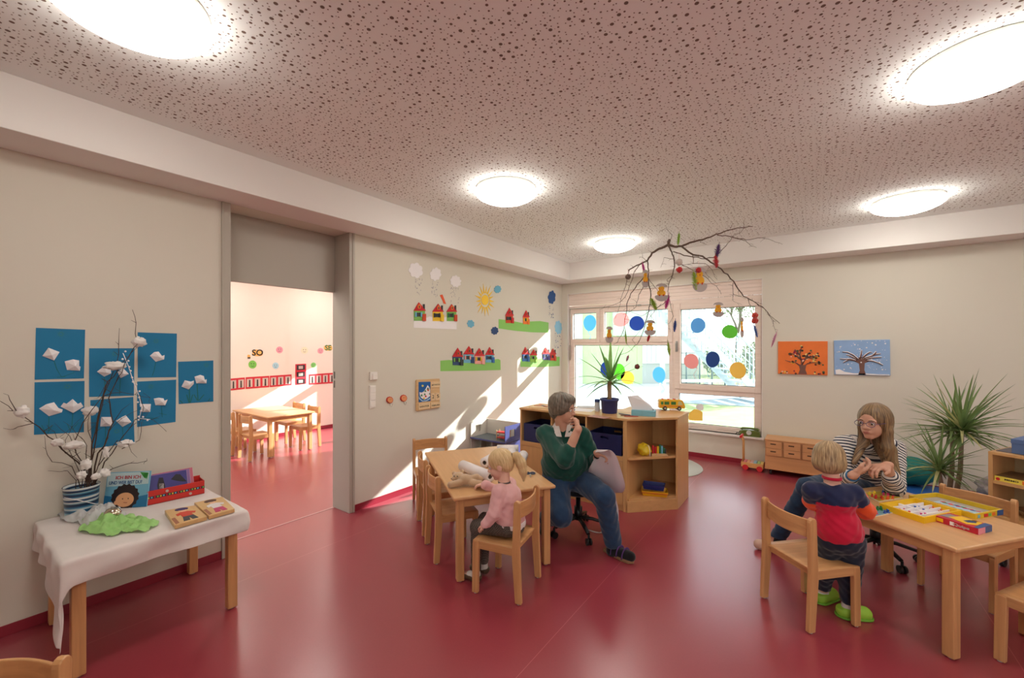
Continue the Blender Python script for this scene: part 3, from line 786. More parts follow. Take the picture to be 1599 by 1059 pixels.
# ---------------------------------------------------------------- the older woman on the swivel stool
def older_woman():
    O = np.array([-1.60, 3.20, 0.0])
    p = thing('person', 'person with short grey hair and dark green sweater seated on a stool, hand at mouth', 'person', O)
    sk = skin('fair_skin', (206, 156, 132))
    hip = Dn(885, 744, 3.52); chest = Dn(879, 700, 3.55); nb = Dn(879, 668, 3.55); hc = Dn(880, 639, 3.52)
    lat = _n(np.array([.86, .50, 0])); fr = _n(np.array([.50, -.86, 0]))     # lateral (to the image right) and front
    shR = nb - lat * .150 + [0, 0, -.060]; shL = nb + lat * .155 + [0, 0, -.065]
    elR = Dn(882, 718, 3.27); haR = Dn(903, 670, 3.30)
    elL = Dn(931, 727, 3.50); wrL = Dn(930, 709, 3.30) ; wrL = Dn(934, 708, 3.28)
    hR = hip - lat * .095; hL = hip + lat * .095
    knR = Dn(876, 805, 3.20); anR = Dn(852, 808, 3.60); knL = Dn(943, 776, 3.20); anL = Dn(957, 850, 3.22)
    body = [ell(lerp(hip, chest, .1), (.175, .14, .13), frame(fr), 1), ell(lerp(hip, chest, .50) + fr*.03, (.185, .165, .15), frame(fr), 1),
            ell(chest + [0, 0, .02], (.165, .125, .14), frame(fr), 1), cap(shR, shL, .062, None, 1)]
    armR = [cap(shR, elR, .062, .048, 2), cap(elR, haR, .042, .030, 3)]
    armL = [cap(shL, elL, .062, .048, 4), cap(elL, wrL, .042, .029, 5)]
    legR = [cap(hR, knR, .098, .068, 6), cap(knR, anR, .062, .042, 6)]
    legL = [cap(hL, knL, .098, .068, 7), cap(knL, anL, .062, .042, 7)]
    Rh = frame(_n(lat * .82 + fr * .38 + np.array([0, 0, -.05]))); h = .235
    hp, fine, subs, neck, T = head_prims(hc, Rh, h, nb + [0, 0, -.01], .055)
    toeL = anL + _n(np.array([.95, -.25, 0])) * .16; toeL[2] = .045; 
    toeR = anR + np.array([-.05, .0, -.08])
    feet = [cap(anL + [0, 0, -.05], toeL, .042, .032, 7), cap(anR, anR + [-.03, .06, -.06], .042, .035, 6)]
    parts = [sdf_mesh(body + armR + armL + legR + legL + neck + feet + hp[:1], .008, .035)]
    parts.append(sdf_mesh(hp + fine + neck, .004, .012, subs=subs))
    parts.append(sdf_mesh([cap(lerp(elR, haR, .6), haR, .036, .030)] + hand_prims(haR, _n(T(0, .55, -.25) - haR), -lat - fr*.3, .165, 1, 1.0), .0035, .008))
    tgt = Dn(945, 713, 3.22)
    parts.append(sdf_mesh([cap(lerp(elL, wrL, .6), wrL, .035, .029)] + hand_prims(wrL, _n(lat * .8 + fr * .35 + np.array([0, 0, -.12])), (0, 0, -1), .15, 1, .95), .0035, .008))
    lipc = T(0, .38, -.265)
    np_obj('body', parts, [sk, m_lip], p, O, lambda C, t, u: ((np.linalg.norm((C - lipc) / np.array([.018, .02, .007]), axis=1) < 1)).astype(int))
    face_details(T, Rh, h, p, O)
    # sweater, pushed up sleeves
    sw = cloth('dark_green_knit', (24, 72, 62), wrinkle=None) if False else cloth('dark_green_knit', (20, 70, 60))
    gar = body[1:] + [ell(lerp(hip, chest, .12), (.185, .15, .12), frame(fr), 1), cap(shR, elR, .064, .054, 2), cap(elR, lerp(elR, haR, .28), .052, .046, 2), cap(shL, elL, .064, .054, 4), cap(elL, lerp(elL, wrL, .45), .05, .045, 4)]
    np_obj('sweater', [sdf_mesh(gar, .007, .03, .012, cuts=[(hip + [0, 0, .005], (0, 0, -1)), (nb + [0, 0, .032], (0, 0, 1))], wrinkle=(.0035, 62, 1.3))], sw, p, O)
    # white collar and jeans
    bm = NB()
    for s in (-1, 1):
        a = nb + [0, 0, .022] - fr * .02
        pts = [a + lat*s*.060 + [0, 0, .03], a + lat*s*.092 + fr*.03 + [0, 0, -.02], a + lat*s*.085 + fr*.125 + [0, 0, -.075], a + lat*s*.012 + fr*.145 + [0, 0, -.075], a + lat*s*.035 + fr*.07 + [0, 0, .01]]
        vs = [q - O for q in pts] + [q - O + fr*.004 + np.array([0, 0, .004]) for q in pts]
        add_faces(bm, vs, [(0,1,2,3,4), (9,8,7,6,5)] + [(i, (i+1)%5, 5+(i+1)%5, 5+i) for i in range(5)])
    obj('collar', bm, cloth('white_collar_cotton', (222, 212, 206)), p)
    je = cloth('blue_denim', (38, 62, 92), vary=.3, vscale=40)
    jn = [ell(lerp(hip, chest, .02), (.178, .148, .12), frame(fr), 1)] + [cap(hR, knR, .104, .078, 6), cap(knR, anR, .074, .058, 6), cap(hL, knL, .104, .076, 7), cap(knL, anL + [0, 0, .02], .072, .062, 7)]
    np_obj('jeans', [sdf_mesh(jn, .007, .03, .006, cuts=[(hip + [0, 0, .10], (0, 0, 1)), (anL + [0, 0, -.012], (anL - knL))], wrinkle=(.003, 55, 2.2))], je, p, O)
    # hair
    ha = hair_mat('grey_brown_hair', (60, 52, 44), (140, 128, 112))
    hs = [ell(T(0, -.10, .17), (.425*h, .49*h, .44*h), Rh), ell(T(0, -.28, -.06), (.33*h, .26*h, .34*h), Rh), ell(T(0, .20, .38), (.28*h, .2*h, .14*h), Rh),
          ell(T(.31, -.08, .06), (.10*h, .24*h, .26*h), Rh), ell(T(-.31, -.08, .06), (.10*h, .24*h, .26*h), Rh)]
    np_obj('hair', [sdf_mesh(hs, .004, .02, 0, subs=[(ell(T(0, .50, -.12), (.30*h, .30*h, .40*h), Rh), .01)], wrinkle=(.0018, 110, .4))], ha, p, O, hairc=(T(0, -.15, .1), Rh))
    # socks, sandals, watch
    bk = cloth('black_sock', (22, 22, 26))
    np_obj('sock', [sdf_mesh([cap(anL + [0, 0, .03], anL + [0, 0, -.05], .047, .047), cap(anL + [0, 0, -.05], toeL, .046, .037)], .006, .02)], bk, p, O)
    np_obj('shoe', [sdf_mesh([cap(anR + [0, 0, .0], anR + [-.03, .06, -.06], .055, .045), cap(anR + [-.02, .03, -.07], anR + [.03, -.08, -.09], .045, .035)], .006, .02)], bk, p, O)
    vi = mat('purple_sandal_strap', (92, 58, 120), .5); so = mat('cork_sole', (150, 116, 84), .8)
    fd = _n(np.array([toeL[0]-anL[0], toeL[1]-anL[1], 0])); sd_ = np.array([fd[1], -fd[0], 0]); fc = np.array([anL[0], anL[1], 0])
    bm = NB()
    out = [(-.07, -.028), (-.08, 0), (-.07, .03), (.02, .036), (.11, .046), (.165, .038), (.19, .005), (.17, -.035), (.10, -.042), (.0, -.032)]
    prism(bm, out, lambda a, b, t: Vector(fc + fd*a + sd_*b - O) + V(0, 0, t), .002, .024)
    sole = obj('sandal', bm, so, p, .004)
    for a in (.015, .065, .115):
        bm = NB(); pts = [fc + fd*(a+.0) + sd_*(.045*math.cos(t)) + [0, 0, .02 + .062*math.sin(t)] - O for t in [PI*q/8 for q in range(9)]]
        tube(bm, pts, .016, 8, sq=(.25, 1)); obj('strap', bm, vi, sole)
    bm = NB(); lathe(bm, [(.031, -.012), (.035, -.012), (.035, .012), (.031, .012), (.031, -.012)], n=20,
                     M=Matrix.Translation(Vector(lerp(elL, wrL, .9) - O)) @ Vector(wrL - elL).to_track_quat('Z', 'Y').to_matrix().to_4x4()); obj('wrist_watch', bm, mat('black_leather', (20, 20, 22), .4), p)
    return p
older_woman()

# ---------------------------------------------------------------- the girl on the little chair
def girl():
    O = np.array([-1.68, 2.25, 0.0])
    p = thing('person', 'small child with blond ponytail and pink sweater seated at the table with the teddy', 'person', O)
    sk = skin('child_skin', (226, 176, 156))
    fr = _n(np.array([-.96, -.20, 0])); lat = _n(np.array([-.20, .96, 0]))      # lat points to her right, away from the camera
    hip = np.array([-1.645, 2.255, .415]); chest = hip + [0, 0, .15] + fr * .02; nb = hip + [0, 0, .265] + fr * .05
    hc = Dn(780, 726, 2.83); h = .195
    shR = nb + lat * .085 + [0, 0, -.03]; shL = nb - lat * .085 + [0, 0, -.03]
    elR = shR + fr * .10 + [0, 0, -.085] + lat * .04; haR = Dn(757, 757, 2.93); haR[2] = max(haR[2], .625)
    elL = Dn(772, 802, 2.70); haL = Dn(758, 819, 2.70)
    hR = hip + lat * .055; hL = hip - lat * .055
    knR = hR + fr * .225 + [0, 0, -.03]; knL = hL + fr * .225 + [0, 0, -.035]
    anR = knR + [.0, 0, -.0] - fr * .02; anR[2] = .10; anL = knL + fr * .0; anL[2] = .10; anR = anR + fr * .03 - lat*.0; anL = anL + fr * .01
    body = [ell(hip + [0, 0, .0], (.10, .085, .07), frame(fr), 1), ell(lerp(hip, chest, .6), (.092, .08, .10), frame(fr), 1), ell(chest + [0, 0, .03], (.095, .078, .08), frame(fr), 1), cap(shR, shL, .035, None, 1)]
    armR = [cap(shR, elR, .034, .028, 2), cap(elR, haR, .026, .019, 2)]; armL = [cap(shL, elL, .034, .028, 4), cap(elL, haL, .026, .019, 4)]
    legs = [cap(hR, knR, .052, .040, 6), cap(knR, anR, .037, .027, 6), cap(hL, knL, .052, .040, 7), cap(knL, anL, .037, .027, 7)]
    Rh = frame(_n(fr * .94 - lat * .30 + np.array([0, 0, -.28])))
    hp, fine, subs, neck, T = head_prims(hc, Rh, h, nb, .036, True)
    toes = [(a, a + fr * .085 + [0, 0, -.065]) for a in (anR, anL)]
    feet = [cap(a + [0, 0, -.055], b, .026, .022, 6) for a, b in toes]
    parts = [sdf_mesh(body + armR + armL + legs + neck + feet + hp[:1], .006, .022), sdf_mesh(hp + fine + neck, .0035, .01, subs=subs)]
    parts.append(sdf_mesh([cap(lerp(elR, haR, .6), haR, .022, .02)] + hand_prims(haR, _n(fr + np.array([0, 0, -.15])), (0, 0, -1), .10, -1, .5), .0025, .005))
    parts.append(sdf_mesh([cap(lerp(elL, haL, .6), haL, .022, .02)] + hand_prims(haL, _n(fr * .7 + lat * .3 + np.array([0, 0, -.4])), (-.2, .3, -.8), .10, 1, .7), .0025, .005))
    np_obj('body', parts, sk, p, O)
    face_details(T, Rh, h, p, O, mat('blond_brow', (178, 140, 100), .8))
    pk = cloth('pale_pink_knit', (234, 182, 182))
    gar = body[1:] + [ell(lerp(hip, chest, .25), (.104, .09, .075), frame(fr), 1), cap(shR, elR, .037, .034, 2), cap(elR, lerp(elR, haR, .95), .031, .026, 2), cap(shL, elL, .037, .034, 4), cap(elL, lerp(elL, haL, .95), .031, .027, 4)]
    np_obj('sweater', [sdf_mesh(gar, .005, .02, .007, cuts=[(hip + [0, 0, .022], (0, 0, -1)), (nb + [0, 0, .02], (0, 0, 1))], wrinkle=(.002, 90, .9))], pk, p, O)
    np_obj('undershirt', [sdf_mesh([ell(hip + [0, 0, .01], (.108, .094, .065), frame(fr), 1)], .005, .02, .004, cuts=[(hip + [0, 0, -.012], (0, 0, -1)), (hip + [0, 0, .03], (0, 0, 1))], wrinkle=(.0015, 90, .9))], cloth('white_cotton_hem', (230, 220, 218)), p, O)
    tr_ = bpy.data.materials.new('grey_checked_leggings'); tr_.use_nodes = True; nt = tr_.node_tree; tc = nt.nodes.new('ShaderNodeTexCoord'); ck = nt.nodes.new('ShaderNodeTexChecker')
    ck.inputs['Scale'].default_value = 120; ck.inputs[1].default_value = (*s2l((74, 66, 62)), 1); ck.inputs[2].default_value = (*s2l((104, 94, 86)), 1)
    nt.links.new(tc.outputs['Object'], ck.inputs[0]); nt.links.new(ck.outputs[0], nt.nodes['Principled BSDF'].inputs[0]); nt.nodes['Principled BSDF'].inputs['Roughness'].default_value = .85
    np_obj('leggings', [sdf_mesh([ell(hip, (.10, .088, .068), frame(fr), 1)] + legs, .005, .02, .007, cuts=[(hip + [0, 0, .03], (0, 0, 1))], wrinkle=(.0015, 80, 2))], tr_, p, O)
    sh = mat('dark_gold_ballerina_shoe', (92, 76, 58), .3); wsx = cloth('white_sock', (226, 222, 216))
    for a, b in toes:
        np_obj('sock', [sdf_mesh([cap(a, a + [0, 0, -.05], .030, .028), cap(a + [0, 0, -.05], lerp(a + [0,0,-.05], b, .6), .028, .025)], .004, .01)], wsx, p, O)
        np_obj('shoe', [sdf_mesh([cap(a + [0, 0, -.062] - fr * .012, b, .031, .027)], .004, .01, cuts=[(a + [0, 0, -.052], (0, 0, 1)), ((0, 0, .004), (0, 0, -1))])], sh, p, O)
    ha = hair_mat('blond_hair', (196, 160, 106), (236, 208, 160))
    hs = [ell(T(0, -.09, .15), (.375*h, .45*h, .41*h), Rh), ell(T(0, -.26, -.02), (.31*h, .24*h, .30*h), Rh)]
    np_obj('hair', [sdf_mesh(hs, .004, .02, 0, subs=[(ell(T(0, .50, -.14), (.30*h, .30*h, .40*h), Rh), .01)], wrinkle=(.0006, 150, .4))], ha, p, O, hairc=(T(0, -.1, .05), Rh))
    tl = [T(0, -.50, .18), T(0, -.66, .14), T(0, -.74, -.12), T(-.02, -.74, -.42), T(-.03, -.68, -.72)]
    np_obj('ponytail', [sdf_mesh([cap(tl[i], tl[i+1], r0, r1) for i, (r0, r1) in enumerate(((.018, .028), (.028, .034), (.034, .026), (.026, .008)))], .004, .014, wrinkle=(.0010, 160, .4))], ha, p, O, hairc=(T(0, -.72, .4), Rh))
    bm = NB(); lathe(bm, [(.014, -.006), (.021, -.006), (.021, .006), (.014, .006), (.014, -.006)], n=14, M=Matrix.Translation(Vector(T(0, -.52, .175) - O)) @ Vector(tl[1] - tl[0]).to_track_quat('Z', 'Y').to_matrix().to_4x4()); obj('hair_tie', bm, mat('dark_hair_tie', (60, 50, 50), .7), p)
    bm = NB(); lathe(bm, [(.036, -.006), (.042, -.004), (.042, .006), (.037, .008)], (*(nb - O + np.array([0, 0, .008])),), 22); obj('collar', bm, mat('dark_sparkling_collar', (88, 74, 74), .5), p)
    return p
girl()

# ---------------------------------------------------------------- the boy standing at the game table, seen from behind
def boy():
    O = np.array([.10, 3.20, 0.0])
    p = thing('person', 'toddler seen from behind with blond bob, navy and red shirt and green slippers', 'person', O)
    sk = MATS['child_skin']
    rt = _n(np.array([math.cos(YAW), math.sin(YAW), 0])); fw = _n(np.array([-math.sin(YAW), math.cos(YAW), 0]))
    fr = _n(fw * .95 + rt * .30); lat = _n(rt * .95 - fw * .30)     # lat: his right hand side
    hip = Dn(1312, 846, 2.47); chest = Dn(1306, 800, 2.46); nb = Dn(1299, 749, 2.47); hc = Dn(1294, 716, 2.50); h = .190
    shR = Dn(1333, 770, 2.44); shL = Dn(1268, 766, 2.48)
    elR = Dn(1352, 798, 2.44); haR = Dn(1339, 766, 2.66)
    elL = shL + fr * .07 + [0, 0, -.09] + lat * .02; haL = elL + fr * .10 + lat * .07 + [0, 0, .02]
    ftR = np.array([.155, 3.17, 0]); ftL = np.array([.035, 3.27, 0])
    hR = hip + lat * .055; hL = hip - lat * .055
    knR = lerp(hR, ftR, .5) + fr * .01; knL = lerp(hL, ftL, .5) + fr * .01; anR = ftR + [0, 0, .07]; anL = ftL + [0, 0, .07]
    tilt = frame(fr, nb - hip)
    body = [ell(hip + [0, 0, .02], (.106, .094, .08), tilt, 1), ell(lerp(hip, chest, .6), (.102, .090, .12), tilt, 1), ell(lerp(chest, nb, .4), (.100, .078, .09), tilt, 1), cap(shR, shL, .040, None, 1)]
    armR = [cap(shR, elR, .038, .032, 2), cap(elR, haR, .028, .02, 3)]; armL = [cap(shL, elL, .038, .032, 4), cap(elL, haL, .028, .02, 5)]
    legs = [cap(hR, knR, .062, .048, 6), cap(knR, anR, .044, .03, 6), cap(hL, knL, .062, .048, 7), cap(knL, anL, .044, .03, 7)]
    Rh = frame(_n(fr * .95 + lat * .25 + np.array([0, 0, -.20])))
    hp, fine, subs, neck, T = head_prims(hc, Rh, h, nb, .038, True)
    d1 = _n(rt * .9 - fw * .15); d2 = _n(rt * .8 + fw * .3)
    feet = [cap(ftR + [0, 0, .03], ftR + d1 * .08 + [0, 0, .028], .028, .024, 6), cap(ftL + [0, 0, .03], ftL + d2 * .07 + [0, 0, .028], .028, .024, 7)]
    parts = [sdf_mesh(body + armR + armL + legs + neck + feet + hp[:1], .006, .022), sdf_mesh(hp + fine + neck, .0035, .01, subs=subs)]
    for e, ha_, sd in ((elR, haR, 1), (elL, haL, -1)):
        parts.append(sdf_mesh([cap(lerp(e, ha_, .6), ha_, .024, .02)] + hand_prims(ha_, _n(ha_ - e + fr * .05), (0, 0, -1), .10, sd, .55), .0025, .005))
    np_obj('body', parts, sk, p, O); face_details(T, Rh, h, p, O, MATS['blond_brow'])
    nv = cloth('navy_jersey', (36, 42, 76)); rd = cloth('raspberry_jersey', (204, 28, 62)); og = cloth('orange_jersey', (232, 86, 40))
    gar = body[1:] + [ell(lerp(hip, chest, .35), (.110, .098, .09), tilt, 1), cap(shR, elR, .041, .037, 2), cap(elR, lerp(elR, haR, .75), .036, .028, 3), cap(shL, elL, .041, .037, 4), cap(elL, lerp(elL, haL, .8), .034, .026, 5)]
    zc = float(lerp(chest, nb, .33)[2]); eR = elR; eL = elL
    def mf(C, t, u):
        m = np.where(C[:, 2] > zc, 0, 1)
        sl = (t == 2) | (t == 4); lo_ = np.where(t == 2, u > .072, u > .075)
        m = np.where(sl, np.where(lo_, 2, 0), m); m = np.where((t == 3) | (t == 5), 2, m)
        return m
    np_obj('shirt', [sdf_mesh(gar, .005, .02, .008, cuts=[(hip + [0, 0, .0] , (0.05, 0, -1)), (nb + [0, 0, .03], (0, 0, 1))], wrinkle=(.0022, 75, .9))], [nv, rd, og], p, O, mf, gar)
    bm = NB(); lathe(bm, [(.040, -.004), (.049, -.006), (.049, .008), (.041, .010)], (*(nb - O + np.array([0, 0, .010])),), 22); obj('collar', bm, rd, p)
    np_obj('trousers', [sdf_mesh([ell(hip + [0, 0, .02], (.112, .102, .08), tilt, 1)] + legs, .005, .02, .007, cuts=[(hip + [0, 0, .04], (0, 0, 1)), ((0, 0, .085), (0, 0, -1))], wrinkle=(.003, 70, 2))], cloth('dark_navy_cotton', (34, 38, 56)), p, O)
    gs = mat('lime_green_felt_slipper', (150, 196, 60), .6); sl = mat('green_rubber_sole', (112, 168, 50), .5); ws = cloth('patterned_white_sock', (214, 206, 208))
    for ft, d in ((ftR, d1), (ftL, d2)):
        np_obj('sock', [sdf_mesh([cap(ft + [0, 0, .04], ft + [0, 0, .10], .033, .032)], .004, .01)], ws, p, O)
        s_ = np_obj('slipper', [sdf_mesh([cap(ft + [0, 0, .036] - d * .02, ft + d * .085 + [0, 0, .030], .042, .038)], .004, .01, cuts=[((0, 0, .004), (0, 0, -1)), (ft + [0, 0, .066] , (np.array([0, 0, 1]) - d * .25))])], gs, p, O)
        np_obj('sole', [sdf_mesh([cap(ft + [0, 0, .008] - d * .02, ft + d * .087 + [0, 0, .008], .047, .043)], .004, .004, cuts=[((0, 0, .002), (0, 0, -1)), ((0, 0, .014), (0, 0, 1))])], sl, s_, O)
    ha = hair_mat('dark_blond_hair', (120, 92, 62), (206, 176, 132))
    hs = [ell(T(0, -.07, .12), (.42*h, .48*h, .44*h), Rh), ell(T(0, -.17, -.14), (.43*h, .38*h, .34*h), Rh), ell(T(.30, .02, -.10), (.13*h, .26*h, .28*h), Rh), ell(T(-.30, .02, -.10), (.13*h, .26*h, .28*h), Rh), ell(T(0, .22, .32), (.28*h, .2*h, .2*h), Rh)]
    np_obj('hair', [sdf_mesh(hs, .004, .02, 0, subs=[(ell(T(0, .55, -.16), (.30*h, .30*h, .42*h), Rh), .01)], wrinkle=(.0007, 120, .4))], ha, p, O, hairc=(T(0, -.12, .1), Rh))
    return p
boy()

# ---------------------------------------------------------------- the young woman in the striped shirt
def young_woman():
    O = np.array([.28, 4.15, 0.0])
    p = thing('person', 'person with long brown hair, glasses and striped shirt leaning on the game table', 'person', O)
    sk = MATS['fair_skin']
    rt = _n(np.array([math.cos(YAW), math.sin(YAW), 0])); fw = _n(np.array([-math.sin(YAW), math.cos(YAW), 0]))
    fr = _n(-fw * .75 - rt * .66); lat = _n(rt * .75 - fw * .66)   # lat: image right side
    hip = Dn(1352, 772, 3.30); hip[2] = .52; chest = Dn(1358, 716, 3.10); nb = Dn(1362, 690, 2.98); hc = Dn(1364, 659, 2.86); h = .23
    shA = Dn(1316, 694, 2.98); shB = Dn(1398, 700, 3.02)          # image left / image right shoulder
    elA = Dn(1318, 752, 2.90); elB = Dn(1396, 756, 2.84); elB[2] = .645
    wrA = Dn(1334, 741, 2.74); wrB = Dn(1385, 727, 2.72)
    kn1 = Dn(1262, 762, 3.10); an1 = Dn(1213, 842, 3.25); kn2 = Dn(1310, 775, 3.0); an2 = Dn(1300, 850, 3.25)
    up = _n(nb - hip)
    tor = frame(fr, up)
    body = [ell(hip, (.165, .13, .12), frame(fr), 1), ell(lerp(hip, chest, .5), (.135, .11, .15), tor, 1), ell(chest, (.145, .11, .13), tor, 1), cap(lerp(shA, nb, .25), lerp(shB, nb, .25), .05, None, 1)]
    armA = [cap(shA, elA, .050, .040, 2), cap(elA, wrA, .036, .027, 3)]; armB = [cap(shB, elB, .050, .042, 4), cap(elB, wrB, .036, .027, 5)]
    legs = [cap(hip - lat*.08, kn1, .085, .06, 6), cap(kn1, an1, .055, .038, 6), cap(hip + lat*.06, kn2, .085, .06, 7), cap(kn2, an2, .055, .038, 7)]
    Rh = frame(_n(-rt * .90 - fw * .38 + np.array([0, 0, -.06])))
    hp, fine, subs, neck, T = head_prims(hc, Rh, h, nb, .045)
    ft1 = an1 + _n(np.array([-.9, -.2, 0])) * .12; ft1[2] = .04
    feet = [cap(an1 + [0, 0, -.05], ft1, .038, .03, 6), cap(an2 + [0, 0, -.04], an2 + fr * .12 + [0, 0, -.05], .038, .03, 7)]
    parts = [sdf_mesh(body + armA + armB + legs + neck + feet + hp[:1], .008, .03), sdf_mesh(hp + fine + neck, .004, .012, subs=subs)]
    parts.append(sdf_mesh([cap(lerp(elA, wrA, .6), wrA, .03, .027)] + hand_prims(wrA, _n(wrB - wrA + np.array([0, 0, .03])), -fr * .3 + np.array([0, 0, .5]) + rt*.1, .165, 1, .75), .0035, .007))
    parts.append(sdf_mesh([cap(lerp(elB, wrB, .6), wrB, .03, .027)] + hand_prims(wrB, _n(wrA - wrB + np.array([0, 0, .04]) - fw * .03), np.array([0, 0, -1]), .16, 1, .8), .0035, .007))
    lipc = T(0, .38, -.265)
    np_obj('body', parts, [sk, m_lip], p, O, lambda C, t, u: ((np.linalg.norm((C - lipc) / np.array([.018, .02, .007]), axis=1) < 1)).astype(int)); face_details(T, Rh, h, p, O)
    gar = [ell(lerp(hip, chest, .1), (.165, .13, .11), frame(fr), 1)] + body[1:] + [cap(shA, elA, .054, .047, 2), cap(elA, lerp(elA, wrA, .62), .044, .036, 2), cap(shB, elB, .054, .050, 4), cap(elB, lerp(elB, wrB, .5), .048, .040, 4), cap(lerp(shA, nb, .4), lerp(shB, nb, .4), .05, None, 1)]
    # stripes run round torso and sleeves
    axes = [cap(hip - up * .1, nb + up * .05, .12, .12, 1), cap(shA, elA, .054, .047, 2), cap(elA, wrA, .044, .036, 2), cap(shB, elB, .054, .05, 4), cap(elB, wrB, .048, .04, 4)]
    np_obj('striped_shirt', [sdf_mesh(gar, .006, .025, .008, cuts=[(hip + [0, 0, .0], (0, 0, -1)), (nb + [0, 0, .052], (0, 0, 1))], wrinkle=(.003, 62, .5))], stripes_mat(), p, O, None, axes)
    np_obj('jeans', [sdf_mesh([ell(hip, (.165, .132, .11), frame(fr), 1)] + legs, .007, .03, .012, cuts=[(hip + [0, 0, .15], (0, 0, 1)), ((0, 0, .12), (0, 0, -1))], wrinkle=(.003, 55, 1))], MATS['blue_denim'], p, O)
    np_obj('sock', [sdf_mesh([cap(lerp(kn1, an1, .8), an1 + [0, 0, -.04], .045, .043)], .006, .02)], MATS['black_sock'], p, O)
    sn = cloth('pale_canvas_sneaker', (214, 178, 158))
    np_obj('shoe', [sdf_mesh([cap(an1 + [0, 0, -.06], ft1, .045, .038)], .005, .02, cuts=[((0, 0, .003), (0, 0, -1)), (an1 + [0, 0, -.02], (.2, 0, 1))])], sn, p, O)
    np_obj('shoe', [sdf_mesh([cap(an2 + [0, 0, -.05], an2 + fr * .12 + [0, 0, -.06], .045, .038)], .005, .02, cuts=[((0, 0, .003), (0, 0, -1))])], sn, p, O)
    ha = hair_mat('long_brown_hair', (72, 54, 40), (164, 132, 92))
    H1 = [ell(T(0, -.10, .15), (.385*h, .46*h, .415*h), Rh), ell(T(0, -.30, -.10), (.31*h, .2*h, .36*h), Rh), ell(T(.30, -.10, .0), (.10*h, .22*h, .32*h), Rh), ell(T(-.30, -.10, .0), (.10*h, .22*h, .32*h), Rh)]
    e1 = Dn(1395, 738, 2.80); e2 = Dn(1334, 722, 2.86)
    for k in range(4):
        a = T(.10 - .0*k, -.36 + .03*k, -.30); b = lerp(a, e1, .5) + rt * (.012*k) + fw * .02
        H1 += [cap(a, b + rt * .01, .040, .040), cap(b + rt * .01, e1 + rt * (.014 * k - .02), .038, .020)]
    a = T(.26, .04, -.20); b = T(.25, .05, -.65)
    H1 += [cap(a, b, .030, .030), cap(b, e2, .030, .016)]
    a = T(-.28, -.08, -.25); b = T(-.3, -.05, -.7); H1 += [cap(a, b, .034, .034), cap(b, lerp(b, e1, .6), .034, .02)]
    np_obj('hair', [sdf_mesh(H1, .0045, .024, 0, subs=[(ell(T(0, .52, -.12), (.32*h, .34*h, .44*h), Rh), .01)], wrinkle=(.0007, 120, .4))], ha, p, O, hairc=(T(0, -.12, .1), Rh))
    bm = NB()
    for s in (-1, 1):
        c = T(s*.15, .45, .0) - O; u_ = Rh[:, 0] * .025; v_ = Rh[:, 2] * .017
        tube(bm, [c + u_ * math.cos(t) + v_ * math.sin(t) for t in [2*PI*q/16 for q in range(17)]], .0016, 6)
        tube(bm, [T(s*.26, .43, .02) - O, T(s*.36, .10, .03) - O, T(s*.36, -.06, .0) - O], .0016, 6)
    tube(bm, [T(-.04, .46, .02) - O, T(.04, .46, .02) - O], .0016, 6)
    obj('glasses', bm, mat('violet_spectacle_frame', (70, 58, 110), .3), p)
    bm = NB(); lathe(bm, [(.033, -.014), (.037, -.012), (.037, .012), (.033, .014), (.033, -.014)], n=20, M=Matrix.Translation(Vector(lerp(elA, wrA, .82) - O)) @ Vector(wrA - elA).to_track_quat('Z', 'Y').to_matrix().to_4x4()); obj('wristband', bm, mat('blue_wristband', (40, 120, 178), .4), p)
    return p
young_woman()

def stool(cx_, cy_, rz, seat_z, label):
    t = thing('swivel_stool', label, 'stool', (cx_, cy_, 0), rz)
    bk = mat('black_plastic', (26, 26, 28), .4); up_ = cloth('black_upholstery', (30, 30, 34))
    bm = NB(); lathe(bm, [(0, seat_z - .05), (.15, seat_z - .05), (.185, seat_z - .03), (.18, seat_z - .008), (.14, seat_z), (0, seat_z)], n=40); obj('seat', bm, up_, t)
    bm = NB(); lathe(bm, [(0, .11), (.035, .11), (.035, .22), (.02, .22), (.02, seat_z - .05), (0, seat_z - .05)], n=20); obj('gas_column', bm, mat('dark_steel', (60, 60, 62), .35, .8), t)
    for k in range(5):
        a = 2*PI*k/5; c, s = math.cos(a), math.sin(a)
        bm = NB(); tube(bm, [(.02*c, .02*s, .13), (.12*c, .12*s, .118), (.24*c, .24*s, .085)], [.022, .02, .016], 8, sq=(.7, 1)); l = obj('leg', bm, bk, t)
        bm = NB()
        for q in (-.014, .014):
            cyl(bm, (.25*c - s*(q-.008), .25*s + c*(q-.008), .027), (.25*c - s*(q+.008), .25*s + c*(q+.008), .027), .027, 18)
        tube(bm, [(.25*c, .25*s, .03), (.25*c, .25*s, .085)], .009, 8); obj('caster', bm, bk, l)
stool(-1.66, 3.26, .5, .40, 'black swivel stool with five casters under the seated person in green')
stool(.37, 4.22, .2, .41, 'black swivel stool on casters under the person in the striped shirt')
# ================================================================== OUTSIDE
GZ = -.12
m_lawn = mat('short_green_lawn', (150, 164, 118), .95, spec=.1, bump=.5, bscale=60, vary=.3, vscale=3)
m_pave = mat('pale_concrete_paving', (196, 200, 204), .8, vary=.08, vscale=2)
m_path = mat('blue_grey_asphalt_path', (150, 164, 172), .85, vary=.08, vscale=2)
bm = NB(); box(bm, (-60, -45, GZ - .3), (60, 95, GZ)); struct('ground_lawn', bm, m_lawn)
bm = NB(); box(bm, (-9, -14, GZ), (9, FY - .22, GZ + .03)); struct('terrace_front', bm, m_pave)
